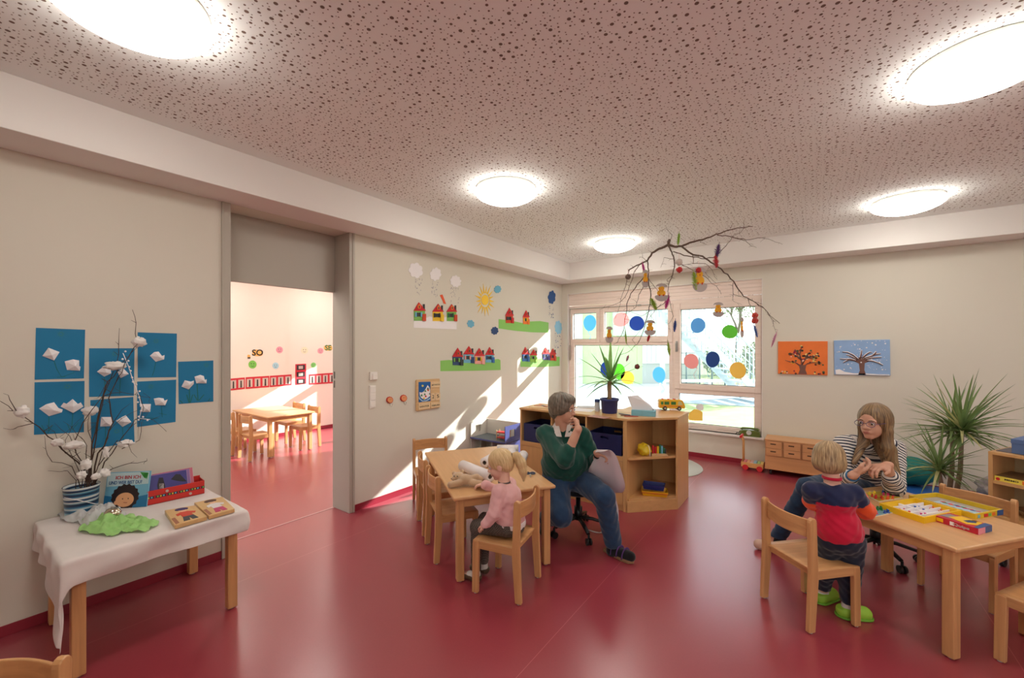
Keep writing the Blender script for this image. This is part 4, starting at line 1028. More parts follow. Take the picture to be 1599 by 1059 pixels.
# paved yard left of the lawn and the path behind it, laid out parallel to what the window shows
def outp(px, py): return at_z(px, py, GZ)
def slab(name, pts, z0, z1, m, label=None, cat=None):
    bm = NB(); prism(bm, [(p.x, p.y) for p in pts], lambda a, b, t: Vector((a, b, t)), z0, z1)
    return struct(name, bm, m)
slab('yard_paving', [Vector((-14, 7.2, 0)), Vector((-3.9, 7.2, 0)), outp(1000, 652), outp(1046, 632), outp(1062, 627), outp(1050, 600), outp(880, 592), Vector((-22, 12, 0))], GZ, GZ + .02, m_pave)
slab('garden_path', [outp(1046, 629), outp(1200, 637), outp(1400, 640), outp(1400, 612), outp(1200, 609), outp(1046, 604)], GZ, GZ + .025, m_path)
# added unseen block right of the window; keeps sun off the right-hand panes
bm = NB(); box(bm, (-.43, BY + .225, GZ), (3.5, 9.35, 4.3)); struct('wall_wing', bm, mat('pale_render', (214, 210, 200), .9))
def ext(px, py, d): return at_d(px, py, d)
def eb(bm, d, px0, px1, z0, z1, dep, mi=0, off=0):
    """box in the house's own frame: x from pixel columns at distance d"""
    x0, x1 = (px0 - 950) / FPX * d, (px1 - 950) / FPX * d
    box(bm, (x0, off, z0), (x1, off + dep, z1), mi)
D1 = 19.0
house = thing('house', 'green and white clad house across the yard seen through the left window', 'building', at_d(950, 541, D1) * 1.0, YAW)
house.location.z = GZ
mg = mat('lime_green_cladding', (190, 212, 160), .8); mg2 = mat('pale_sage_cladding', (196, 208, 190), .8); mw = mat('white_cladding', (232, 232, 228), .8); mp_ = mat('grey_concrete_plinth', (176, 182, 176), .9)
bm = NB(); eb(bm, D1, 860, 1003, .0, 6.5, 4.0); obj('green_wall', bm, mg, house)
bm = NB(); eb(bm, D1, 1003, 1090, .95, 6.5, 4.2, 0, -.05)
obj('white_wall', bm, mw, house)
bm = NB(); eb(bm, D1, 1003, 1090, 0, .95, 4.1, 0, -.0); obj('plinth', bm, mp_, house)
bm = NB(); eb(bm, D1, 880, 908, 0, 6.5, .3, 0, -.3); obj('sage_panel', bm, mg2, house)
bm = NB(); eb(bm, D1, 955, 1003, 2.2, 6.5, .3, 0, -.3); obj('sage_panel', bm, mg2, house)
for px in (1009, 1016, 1023, 1031):
    bm = NB(); eb(bm, D1, px, px + 1.1, 1.0, 6.5, .06, 0, -.11); obj('downpipe', bm, mg2, house)
bm = NB(); eb(bm, D1, 872, 1100, 6.5, 6.75, 4.6, 0, -.3); obj('roof_edge', bm, mw, house)
# low white wall at the left of the yard
t = thing('garden_wall', 'low white wall standing in the yard at the left window edge', 'wall', (-5.9, 9.6, GZ), .35)
bm = NB(); box(bm, (-.9, -.12, 0), (.9, .12, 1.25)); obj('wall_body', bm, mw, t, .01)
bm = NB(); box(bm, (-.95, -.16, 1.25), (.95, .16, 1.31)); obj('coping', bm, mp_, t, .01)
# outside staircase with railing, running down to the right
D2 = 12.5
st = thing('outdoor_staircase', 'pale outdoor staircase with railing coming down to the right behind the window', 'staircase', at_d(1120, 541, D2), YAW); st.location.z = GZ
mst = mat('pale_galvanised_steel', (196, 208, 214), .5, .2)
sx = lambda px: (px - 1120) / FPX * D2
n = 15; x0, x1, z0, z1 = sx(1052), sx(1196), 3.0, .25
bm = NB()
for s in (0, 1.3):
    prism(bm, [(x0, z0 - .28), (x1, z1 - .28), (x1, z1), (x0, z0)], lambda a, b, t: Vector((a, t, b)), s, s + .05)
obj('stringer', bm, mst, st)
for i in range(n):
    x = x0 + (x1 - x0) * i / (n - 1); z = z0 + (z1 - z0) * i / (n - 1)
    bm = NB(); box(bm, (x - .14, .05, z - .05), (x + .14, 1.3, z - .01)); obj('step', bm, mst, st)
for k, s in enumerate((.02, 1.33)):
    bm = NB(); tube(bm, [(x0, s, z0 + 1.0), (x1, s, z1 + 1.0)], .028, 6)
    for q in (.25, .5, .75): tube(bm, [(x0, s, z0 + q), (x1, s, z1 + q)], .012, 5)
    for i in range(24):
        x = x0 + (x1 - x0) * i / 23; z = z0 + (z1 - z0) * i / 23
        tube(bm, [(x, s, z), (x, s, z + 1.0)], .014 if i % 4 else .024, 5)
    obj('railing', bm, mst, st)
bm = NB(); box(bm, (x0 - .35, 0, z0 - .1), (x0, 1.35, z0)); obj('landing', bm, mst, st)
for x in (x0 - .1,):
    bm = NB(); box(bm, (x - .06, .6, 0), (x + .06, .72, z0 - .2)); obj('post', bm, mst, st)
# fence, hedge and trees behind
D3 = 17.0
fe = thing('wire_fence', 'grey wire garden fence behind the outdoor staircase', 'fence', at_d(1120, 541, D3), YAW); fe.location.z = GZ
mf_ = mat('grey_green_fence_steel', (118, 134, 132), .6)
sx3 = lambda px: (px - 1120) / FPX * D3
for i, px in enumerate(range(1052, 1216, 20)):
    bm = NB(); tube(bm, [(sx3(px), 0, 0), (sx3(px), 0, 1.5)], .035, 6); obj('post', bm, mf_, fe)
bm = NB()
for i in range(70):
    x = sx3(1052) + (sx3(1212) - sx3(1052)) * i / 69; tube(bm, [(x, 0, .05), (x, 0, 1.45)], .008, 4)
for z in (.1, .55, 1.0, 1.45): tube(bm, [(sx3(1052), 0, z), (sx3(1212), 0, z)], .012, 4)
obj('mesh_panel', bm, mf_, fe)
rnd = random.Random(4)
def leafy(bm, c, r, n_, s):
    for i in range(n_):
        d = Vector((rnd.gauss(0, 1), rnd.gauss(0, 1), rnd.gauss(0, 1))).normalized() * (rnd.random() ** .4)
        p = Vector(c) + Vector((d.x*r[0], d.y*r[1], d.z*r[2])); a = Vector((rnd.uniform(-1,1), rnd.uniform(-1,1), rnd.uniform(-1,1))).normalized() * s; b = a.orthogonal().normalized() * s * .6
        vs = [bm.verts.new(q) for q in (p - a, p + b, p + a, p - b)]; bm.faces.new(vs)
mhd = mat('dusty_green_leaves', (122, 138, 104), .8, vary=.3, vscale=1); mtk = mat('grey_bark', (112, 104, 94), .9)
for i, (px, d, h_) in enumerate(((1062, 24, 2.2), (1122, 24.5, 1.9), (1180, 24, 2.0), (1238, 23, 2.3))):
    t = thing('bush', ['bush behind the fence, at the left edge of the right pane', 'bush behind the fence, second from the left in the right pane', 'bush behind the fence, third from the left in the right pane', 'bush behind the fence, hidden mostly by the window frame'][i], 'bush', at_d(px, 541, d), YAW, 'bushes behind the fence'); t.location.z = GZ
    bm = NB(); leafy(bm, (0, 0, h_ * .5), (.95, .6, h_ * .5), 900, .11); obj('foliage', bm, mhd, t)
    bm = NB(); tube(bm, [(0, 0, 0), (.05, 0, h_ * .4), (.1, 0, h_ * .8)], [.06, .04, .015], 6); obj('stem', bm, mtk, t)
for i, (px, d, h_) in enumerate(((1152, 32, 9.0), (1070, 44, 10.0))):
    t = thing('tree', ['bare pale tree far behind the staircase, right one', 'bare pale tree far behind the staircase, left one'][i], 'tree', at_d(px, 541, d), 0, 'trees far behind'); t.location.z = GZ
    bm = NB()
    def br(p, d_, L_, r, k):
        q = p + d_ * L_; tube(bm, [p, p + d_ * L_ * .5 + Vector((rnd.uniform(-.05,.05),)*3) * L_, q], [r, r * .85, r * .7], 5)
        if k:
            for _ in range(3): br(q, (d_ + Vector((rnd.uniform(-.7,.7), rnd.uniform(-.7,.7), rnd.uniform(-.1,.5)))).normalized(), L_ * .68, r * .62, k - 1)
    br(Vector((0, 0, 0)), Vector((0, 0, 1)), h_ * .3, .16, 5); obj('trunk', bm, mtk, t)
    bm = NB(); leafy(bm, (0, 0, h_ * .7), (2.2, 2.2, h_ * .28), 1400, .10); obj('foliage', bm, mhd, t)
# white bench at the path edge
t = thing('garden_bench', 'low white bench at the edge of the garden path', 'bench', at_z(1105, 612, GZ), YAW)
bm = NB(); box(bm, (-1.9, -.2, .38), (1.9, .2, .45)); obj('seat', bm, mw, t, .01)
for x in (-1.7, 0, 1.7):
    bm = NB(); box(bm, (x - .06, -.18, 0), (x + .06, .18, .38)); obj('leg', bm, mw, t)
# ================================================================== THINGS ON THE WALLS
def col(name, c, r=.7, **k): return mat(name, c, r, **k)
pa_blue = col('turquoise_blue_paper', (22, 124, 172)); pa_white = col('white_paper', (244, 240, 242)); pa_green = col('grass_green_paper', (140, 204, 100))
crayon = col('green_crayon', (22, 112, 110)); crayon2 = col('yellow_green_crayon', (60, 132, 112))
fnL = lambda o: (lambda a, b, t: Vector((t, a, b)) - o + Vector((LX, 0, 0)))
def wl(px, py):
    p = at_x(px, py, LX); return (p.y, p.z)
def wallthing(name, label, cat, px, py, group=None):
    p = at_x(px, py, LX); return thing(name, label, cat, p, 0, group)
def flat(name, pts, m, parent, t0, t1, conv=wl, fn=None, origin=None, bevel=0):
    o = origin if origin is not None else (parent.location if parent else Vector((0, 0, 0)))
    bm = NB(); prism(bm, [conv(*q) for q in pts], (fn or fnL)(Vector(o)), t0, t1)
    return obj(name, bm, m, parent, bevel)
def stroke(bm, pts, w, fn, t0, t1, conv=wl):
    q = [Vector(conv(*p)) for p in pts]
    L_, R_ = [], []
    for i, p in enumerate(q):
        d = (q[min(i+1, len(q)-1)] - q[max(i-1, 0)]).normalized(); n = Vector((-d.y, d.x)) * w / 2
        L_.append(p + n); R_.append(p - n)
    for i in range(len(q)-1):
        prism(bm, [L_[i], L_[i+1], R_[i+1], R_[i]], fn, t0, t1)
K2 = lambda pts, s=4.8133, ox=40, oy=500: [(ox + x/s, oy + y/s) for x, y in pts]
papers = [
 (((56,512),(133,515),(131,591),(54,593)), [[(125,270),(170,208),(255,240),(212,303)], [(293,310),(355,295),(402,303),(400,345),(412,350),(405,380),(310,375)]], [[(212,305),(235,370),(270,428),(370,392)], [(235,430),(300,425)]], [(265,105)], 'blue paper with two folded white tulips, top left of the tulip pictures'),
 (((54,597),(132,595),(131,675),(53,679)), [[(100,665),(155,632),(213,617),(245,660),(278,672),(270,692),(175,722)], [(262,650),(285,620),(300,635),(352,593),(398,635),(412,618),(434,650),(355,697)]], [[(175,722),(172,830)], [(355,697),(345,820)], [(120,790),(150,850)], [(200,790),(165,850)], [(310,775),(335,830)], [(395,770),(350,825)]], [(315,500)], 'blue paper with two wide folded tulips, bottom left of the tulip pictures'),
 (((139,544),(210,544),(209,618),(139,620)), [[(535,388),(590,345),(640,375),(640,400),(590,425)], [(690,390),(730,360),(775,405),(712,435)]], [[(590,425),(600,540)], [(712,435),(705,560)]], [(670,255)], 'blue tulip picture behind the upper twigs, above the one reaching the vase'),
 (((141,625),(208,620),(210,691),(143,701)), [[(565,740),(568,728),(645,728),(650,795),(560,800)], [(677,757),(720,730),(752,715),(792,765),(727,803)]], [[(600,800),(600,930)], [(727,803),(735,920)]], [(685,835)], 'blue tulip picture hanging lowest, mostly hidden behind the twigs'),
 (((215,519),(276,521),(275,589),(215,590)), [[(933,268),(965,240),(998,236),(1025,275),(1044,262),(1037,295),(977,313)]], [[(977,313),(965,380),(950,420)]], [(980,158)], 'blue paper with a single folded tulip, right of the tall twig tip'),
 (((214,596),(275,593),(274,659),(214,667)), [[(862,630),(938,630),(935,690),(875,690)], [(963,590),(1000,583),(1035,588),(1040,605),(1066,597),(1045,640),(975,640)]], [[(1020,642),(1026,730)], [(1000,700),(1060,712)], [(900,735),(1000,738)]], [(940,500)], 'blue tulip picture with a round yellow green sun, below the single tulip'),
 (((278,565),(333,563),(333,627),(279,631)), [[(1170,500),(1195,452),(1240,462),(1262,455),(1262,480),(1222,520)], [(1268,425),(1310,412),(1338,420),(1345,460),(1360,445),(1355,475),(1282,475)]], [[(1230,515),(1232,622)], [(1288,480),(1295,605)], [(1210,560),(1228,620)], [(1255,560),(1238,620)], [(1265,560),(1292,605)], [(1340,560),(1300,605)], [(1160,605),(1180,625)], [(1385,590),(1370,610)]], [(1358,338)], 'smallest blue tulip picture with green stalks, farthest right beside the doorway')]
for quad, fl, st, suns, lab in papers:
    t = wallthing('tulip_picture', lab, 'picture', sum(q[0] for q in quad)/4, sum(q[1] for q in quad)/4, 'blue tulip pictures')
    flat('paper', quad, pa_blue, t, .0005, .002)
    o = Vector(t.location); fn = fnL(o)
    for s in st:
        bm = NB(); stroke(bm, K2(s), .006 if 'stalks' in lab else .003, fn, .002, .0026); obj('drawn_stem', bm, crayon, t)
    bm = NB()
    for s in suns:
        c = Vector(wl(*K2([s])[0]))
        for k in range(10):
            a = 2*PI*k/10; prism(bm, [c + Vector((math.cos(a), math.sin(a)))*.022, c + Vector((math.cos(a+.25), math.sin(a+.25)))*.006, c + Vector((math.cos(a-.25), math.sin(a-.25)))*.006], fn, .002, .0025)
    obj('drawn_sun', bm, crayon2, t)
    for f in fl:
        pts = [Vector(wl(*q)) for q in K2(f)]; c = sum(pts, Vector((0, 0))) / len(pts) + Vector((0, -.006))
        bm = NB(); vs = [fn(p.x, p.y, .004 + .007 * (i % 2)) for i, p in enumerate(pts)] + [fn(c.x, c.y, .026)] + [fn(p.x, p.y, .002) for p in pts]
        n = len(pts); add_faces(bm, vs, [(i, (i+1) % n, n) for i in range(n)] + [(n+1+i, n+1+(i+1) % n, (i+1) % n, i) for i in range(n)] + [tuple(range(n+1, 2*n+1))])
        obj('folded_tulip', bm, pa_white, t)

K3 = lambda pts: [(580 + x/3.309, 380 + y/3.309) for x, y in pts]
C_ = {'red': (206, 34, 44), 'green': (128, 188, 92), 'yellow': (240, 196, 44), 'navy': (46, 74, 122), 'lblue': (112, 182, 212), 'pink': (240, 168, 160), 'orange': (238, 122, 48), 'rust': (206, 72, 36), 'blue': (52, 108, 178), 'lime': (140, 196, 74), 'violet': (86, 78, 140), 'dark': (52, 56, 58), 'dgreen': (46, 118, 70)}
PM = {k: col('paper_' + k, v) for k, v in C_.items()}
def blob_pts(cx_, cy_, rx, ry, n=24, bumps=6, amp=.12, ph=0):
    if bumps <= 1: amp = 0
    f_ = lambda a: 1 + amp*(abs(math.sin(bumps*a/2+ph)) - .5) * 1.6 + amp*.4*math.sin(2*a + ph*3)
    return [(cx_ + rx*math.cos(a)*f_(a), cy_ + ry*math.sin(a)*f_(a)) for a in [2*PI*i/n for i in range(n)]]
strips = [('white paper snow strip under the three houses at the top left', [(218,385),(262,395),(300,378),(345,388),(395,380),(440,384),(440,445),(330,441),(218,436)], pa_white),
          ('long green paper lawn under the four houses', [(356,607),(400,603),(440,607),(540,604),(600,606),(655,598),(666,604),(667,655),(520,659),(356,661)], pa_green),
          ('green paper lawn under the red and the orange house', [(657,392),(720,400),(780,412),(820,404),(870,402),(915,410),(914,462),(830,460),(740,452),(657,440)], pa_green),
          ('green paper lawn by the window under the blue, lime and red houses', [(770,596),(800,588),(850,600),(900,592),(972,586),(972,634),(870,640),(770,638)], pa_green)]
for lab, pts, m in strips:
    q = K3(pts); t = obj('paper_strip', NB(), m); bpy.data.objects.remove(t)
    c = at_x(sum(a for a, b in q)/len(q), sum(b for a, b in q)/len(q), LX)
    o = flat('paper_strip', q, m, None, .0005, .002, origin=c); o.location = c; tag(o, lab, 'paper strip', 'paper ground strips on the wall')
hdata = [(218,275,345,400,242,305,'green','rust','lblue','green paper house with rust door, leftmost above the snow strip'),
 (315,368,350,402,342,312,'yellow','yellow','dark','yellow paper house in the middle above the snow strip'),
 (388,437,350,402,412,314,'green','rust','dgreen','green paper house at the right end of the snow strip'),
 (418,468,583,630,443,540,'navy','dark','green','navy paper house, first of four on the long lawn'),
 (475,525,570,618,501,531,'lblue','navy','pink','light blue paper house set highest of the four on the long lawn'),
 (532,580,578,624,554,541,'pink','pink','yellow','pink paper house, third of four on the long lawn'),
 (588,630,573,616,608,536,'lblue','blue','navy','light blue paper house, last of four on the long lawn'),
 (692,730,370,412,710,333,'rust','red','dark','red paper house on the upper right lawn'),
 (782,812,378,418,797,346,'orange','orange','yellow','orange paper house on the upper right lawn'),
 (777,812,570,610,793,536,'blue','blue','navy','blue paper house left on the lawn by the window'),
 (820,852,575,612,836,549,'lime','lime','green','lime green paper house on the lawn by the window'),
 (883,918,568,603,898,538,'violet','violet','navy','violet paper house on the lawn by the window'),
 (922,950,570,606,935,543,'rust','rust','red','red paper house nearest the window')]
for x0, x1, y0, y1, ax_, ay, wc, dc, sc_, lab in hdata:
    q = K3([((x0+x1)/2, (y0+y1)/2)])[0]; t = wallthing('paper_house', lab, 'paper house', *q, 'paper houses on the wall')
    w = x1 - x0; h = y1 - y0; F_ = lambda nm, pts, m, a, b: flat(nm, K3(pts), m, t, a, b)
    F_('house_wall', [(x0,y0),(x1,y0+1),(x1,y1),(x0+1,y1)], PM[wc], .002, .006)
    F_('roof', [(x0-3,y0+4),(ax_,ay),(x1+4,y0+4)], PM['red'], .006, .011)
    F_('dormer', [(ax_-w*.13,y0-h*.12),(ax_-w*.13,y0-h*.42),(ax_,y0-h*.56),(ax_+w*.13,y0-h*.42),(ax_+w*.13,y0-h*.12)], PM['orange'] if wc in ('green','yellow') else PM['rust'], .011, .020)
    F_('dormer_window', [(ax_-w*.05,y0-h*.18),(ax_-w*.05,y0-h*.40),(ax_+w*.05,y0-h*.40),(ax_+w*.05,y0-h*.18)], PM['dark'], .020, .021)
    F_('chimney', [(x1-w*.18,y0-h*.15),(x1-w*.18,y0-h*.55),(x1-w*.04,y0-h*.55),(x1-w*.04,y0-h*.05)], PM['dark'], .004, .012)
    F_('window_opening', [(x0+w*.2,y0+h*.25),(x0+w*.58,y0+h*.25),(x0+w*.58,y0+h*.62),(x0+w*.2,y0+h*.62)], PM['dark'], .006, .0068)
    for a in (.08, .58): F_('shutter', [(x0+w*a,y0+h*.22),(x0+w*(a+.12),y0+h*.22),(x0+w*(a+.12),y0+h*.64),(x0+w*a,y0+h*.64)], PM[sc_], .0065, .016)
    F_('door', [(x0+w*.74,y0+h*.38),(x0+w*1.04,y0+h*.36),(x0+w*1.04,y1+2),(x0+w*.74,y1)], PM[dc], .006, .018)
clouds = [(228,140,34,37,pa_white,[(225,180,262,270)],'white paper cloud with raindrops, highest and farthest left'), (330,160,27,32,pa_white,[(310,190,345,275)],'white paper cloud with raindrops, middle of the three white clouds'),
          (434,197,27,29,pa_white,[(410,222,455,308)],'white paper cloud with raindrops beside the paper sun'), (931,279,18,33,col('paper_royal_blue', (48, 90, 150)),[(914,308,942,385)],'dark blue paper cloud with raindrops near the window corner'),
          (965,435,18,32,col('paper_sky_blue', (150, 206, 230)),[(945,465,980,545)],'pale blue paper cloud with raindrops in the sunlight by the window'), (651,238,17,19,PM['lblue'],[],'light blue paper cloud right above the paper sun'),
          (512,416,18,18,PM['lblue'],[],'light blue paper cloud lower left of the paper sun'), (636,452,17,20,PM['navy'],[],'dark blue paper cloud below the paper sun')]
rnd = random.Random(7)
drop_m = [col('drop_grey', (196, 192, 192)), col('drop_lilac', (168, 160, 172)), col('drop_blue', (64, 92, 138))]
for i, (x, y, rx, ry, m, rain, lab) in enumerate(clouds):
    q = K3([(x, y)])[0]; t = wallthing('paper_cloud', lab, 'paper cloud', *q, 'paper clouds on the wall')
    flat('cloud_shape', K3(blob_pts(x, y, rx, ry, 60, 7 + i % 3, .13, i)), m, t, .002, .005)
    for a, b, c, d in rain:
        for k in range(26):
            u, v = rnd.uniform(a, c), rnd.uniform(b, d); s = 3.4
            flat('raindrop', K3([(u-s*.45, v), (u, v-s), (u+s*.45, v), (u, v+s)]), drop_m[2 if i in (3, 4) and k % 2 else k % 2], t, .001, .0022)
t = wallthing('paper_sun', 'large yellow paper sun with pointed rays on the wall', 'paper sun', *K3([(586,294)])[0])
ys = col('sun_yellow_paper', (250, 208, 60))
flat('disc', K3(blob_pts(586, 293, 19, 26, 28, 0, 0)), ys, t, .002, .005)
for k in range(17):
    a = 2*PI*k/17 + .1; r0, r1 = 1.12, 2.35 + .25*math.sin(k*2.3)
    P_ = lambda a, r: (586 + 25*r*math.cos(a)*.95, 294 + 30*r*math.sin(a)*1.28)
    r1 *= .95
    flat('ray', K3([P_(a-.17, r0*.86), P_(a, r1*.95), P_(a+.17, r0*.86)]), ys, t, .002, .005)
o = flat('paper_boot', K3([(353,268),(366,265),(378,295),(385,314),(372,312),(368,300)]), col('orange_red_paper', (232, 92, 48)), None, .001, .004, origin=at_x(691, 468, LX)); o.location = at_x(691, 468, LX)
tag(o, 'small orange red paper strip between the paper cloud and the snow strip houses', 'paper cutout')

# switches, thermostat, hooks, calendar
K5 = lambda pts: [(560 + x/10.593, 560 + y/10.593) for x, y in pts]
swm = col('white_switch_plastic', (244, 240, 234), .35)
t = wallthing('thermostat', 'white square room thermostat above the light switches', 'thermostat', *K5([(230,290)])[0])
flat('back_plate', K5([(172,222),(290,222),(290,352),(172,358)]), swm, t, 0, .022, bevel=.003); flat('dial_cover', K5([(205,250),(285,250),(285,345),(205,348)]), swm, t, .022, .03, bevel=.004)
t = wallthing('light_switch', 'white column of three light switches beside the doorway', 'switch', *K5([(225,630)])[0])
flat('frame', K5([(175,448),(275,446),(273,808),(175,830)]), swm, t, 0, .010, bevel=.002)
for a, b in ((462,570),(582,690),(702,805)): flat('rocker', K5([(186,a),(264,a),(264,b-4),(186,b)]), swm, t, .010, .014, bevel=.002)
for cx_, cy_, lab in ((508,685,'round red rimmed wall hook with a face, left one of two'), (737,655,'round red rimmed wall hook with a face, right one of two beside the calendar')):
    t = wallthing('wall_hook', lab, 'hook', *K5([(cx_, cy_)])[0], 'red face hooks')
    flat('rim', K5([(cx_ + 54*math.cos(a)*(1+.05*math.cos(12*a)), cy_ + 56*math.sin(a)*(1+.05*math.cos(12*a))) for a in [2*PI*i/48 for i in range(48)]]), col('red_rim', (196, 56, 40), .4), t, 0, .012, bevel=.002)
    flat('face', K5([(cx_ + 42*math.cos(a), cy_ + 44*math.sin(a)) for a in [2*PI*i/24 for i in range(24)]]), col('orange_face', (236, 158, 104), .5), t, .012, .016)
    for dx in (-12, 12): flat('eye_dot', K5([(cx_+dx-4, cy_-14),(cx_+dx+4, cy_-14),(cx_+dx+4, cy_-6),(cx_+dx-4, cy_-6)]), PM['dark'], t, .016, .0165)
    bm = NB(); c = at_x(*K5([(cx_+5, cy_+62)])[0], LX) - Vector(t.location)
    tube(bm, [c + V(.006, 0, .01), c + V(.010, 0, -.02), c + V(.022, .004, -.032), c + V(.03, .01, -.02), c + V(.03, .014, -.006)], .0016, 6); ball(bm, c + V(.03, .014, -.004), .004); obj('wire_hook', bm, m_steel, t)
K6 = lambda pts: [(640 + x/13.233, 570 + y/13.233) for x, y in pts]
t = wallthing('wooden_calendar', 'wooden wall calendar showing Mittwoch 25 Februar with a snowy picture', 'calendar', *K6([(350,620)])[0])
wdp = wood('maple_board', (222, 184, 136), 'y', .1); wdt = col('maple_tile', (236, 206, 162), .5); ink = col('dark_print', (44, 38, 34))
flat('board', K6([(112,325),(130,305),(590,280),(600,300),(597,865),(585,880),(135,955),(112,940)]), wdp, t, 0, .018, bevel=.003)
pic = flat('picture', K6([(157,352),(397,345),(397,742),(157,770)]), col('night_sky_blue', (20, 96, 168)), t, .018, .021)
o = Vector(t.location)
def pf(nm, pts, m, a=.021, b=.0222): return flat(nm, K6(pts), m, pic, a, b, origin=o)
pf('moon', blob_pts(238, 430, 22, 22, 16, 1, 0), col('moon_yellow', (236, 222, 120)))
pf('snow_hill', [(172,560),(215,570),(262,548),(300,490),(340,415),(372,455),(390,520),(390,640),(330,690),(270,715),(210,680),(180,630)], pa_white)
pf('snow_rim', [(160,640),(185,690),(240,735),(310,725),(395,670),(395,700),(310,750),(230,755),(160,700)], col('pale_blue_print', (170, 206, 232)), .0215, .0225)
for x, y, s in ((345,480,26),(292,530,22),(215,620,24),(280,600,22),(378,590,16)): pf('fir_tree', [(x-s,y+s),(x,y-s),(x+s,y+s)], PM['dgreen'], .0222, .0232)
for x, y, c in ((300,645,'red'),(265,690,'yellow'),(350,520,'rust')): pf('figure', blob_pts(x, y, 18, 20, 10, 1, 0), PM[c], .0222, .0234)
def tile(pts, txt, size):
    tl = flat('tile', K6(pts), wdt, t, .018, .026, bevel=.001)
    a = [Vector(wl(*q)) for q in K6(pts)]; c = sum(a, Vector((0, 0))) / 4 - Vector((0, .004 if len(txt) > 1 else 0)); w = (a[1] - a[0]).length
    M = Matrix.Translation(Vector((LX + .0264, c.x, c.y)) - o) @ Matrix(((0, 0, 1, 0), (1, 0, 0, 0), (0, 1, 0, 0), (0, 0, 0, 1)))
    bm = NB(); text_bm(bm, txt, size, M, .0003, bold=.0004, maxw=w * (.84 if len(txt) > 1 else .5)); obj('lettering', bm, ink, tl)
    bm = NB()
    for s in (-.32, .32):
        q = c + Vector((s * w, (a[0] - a[3]).length * .42)); cyl(bm, Vector((LX + .022, q.x, q.y)) - o, Vector((LX + .034, q.x, q.y)) - o, .0024, 8)
    obj('peg', bm, m_steel, tl)
tile([(408,348),(598,340),(598,455),(408,468)], 'MITTWOCH', .026); tile([(408,585),(490,578),(490,728),(408,738)], '2', .055); tile([(500,575),(596,568),(596,715),(500,726)], '5', .055)
tile([(147,795),(386,775),(386,895),(147,925)], 'WINTER', .026); tile([(405,775),(597,762),(597,868),(405,890)], 'FEBRUAR', .026)

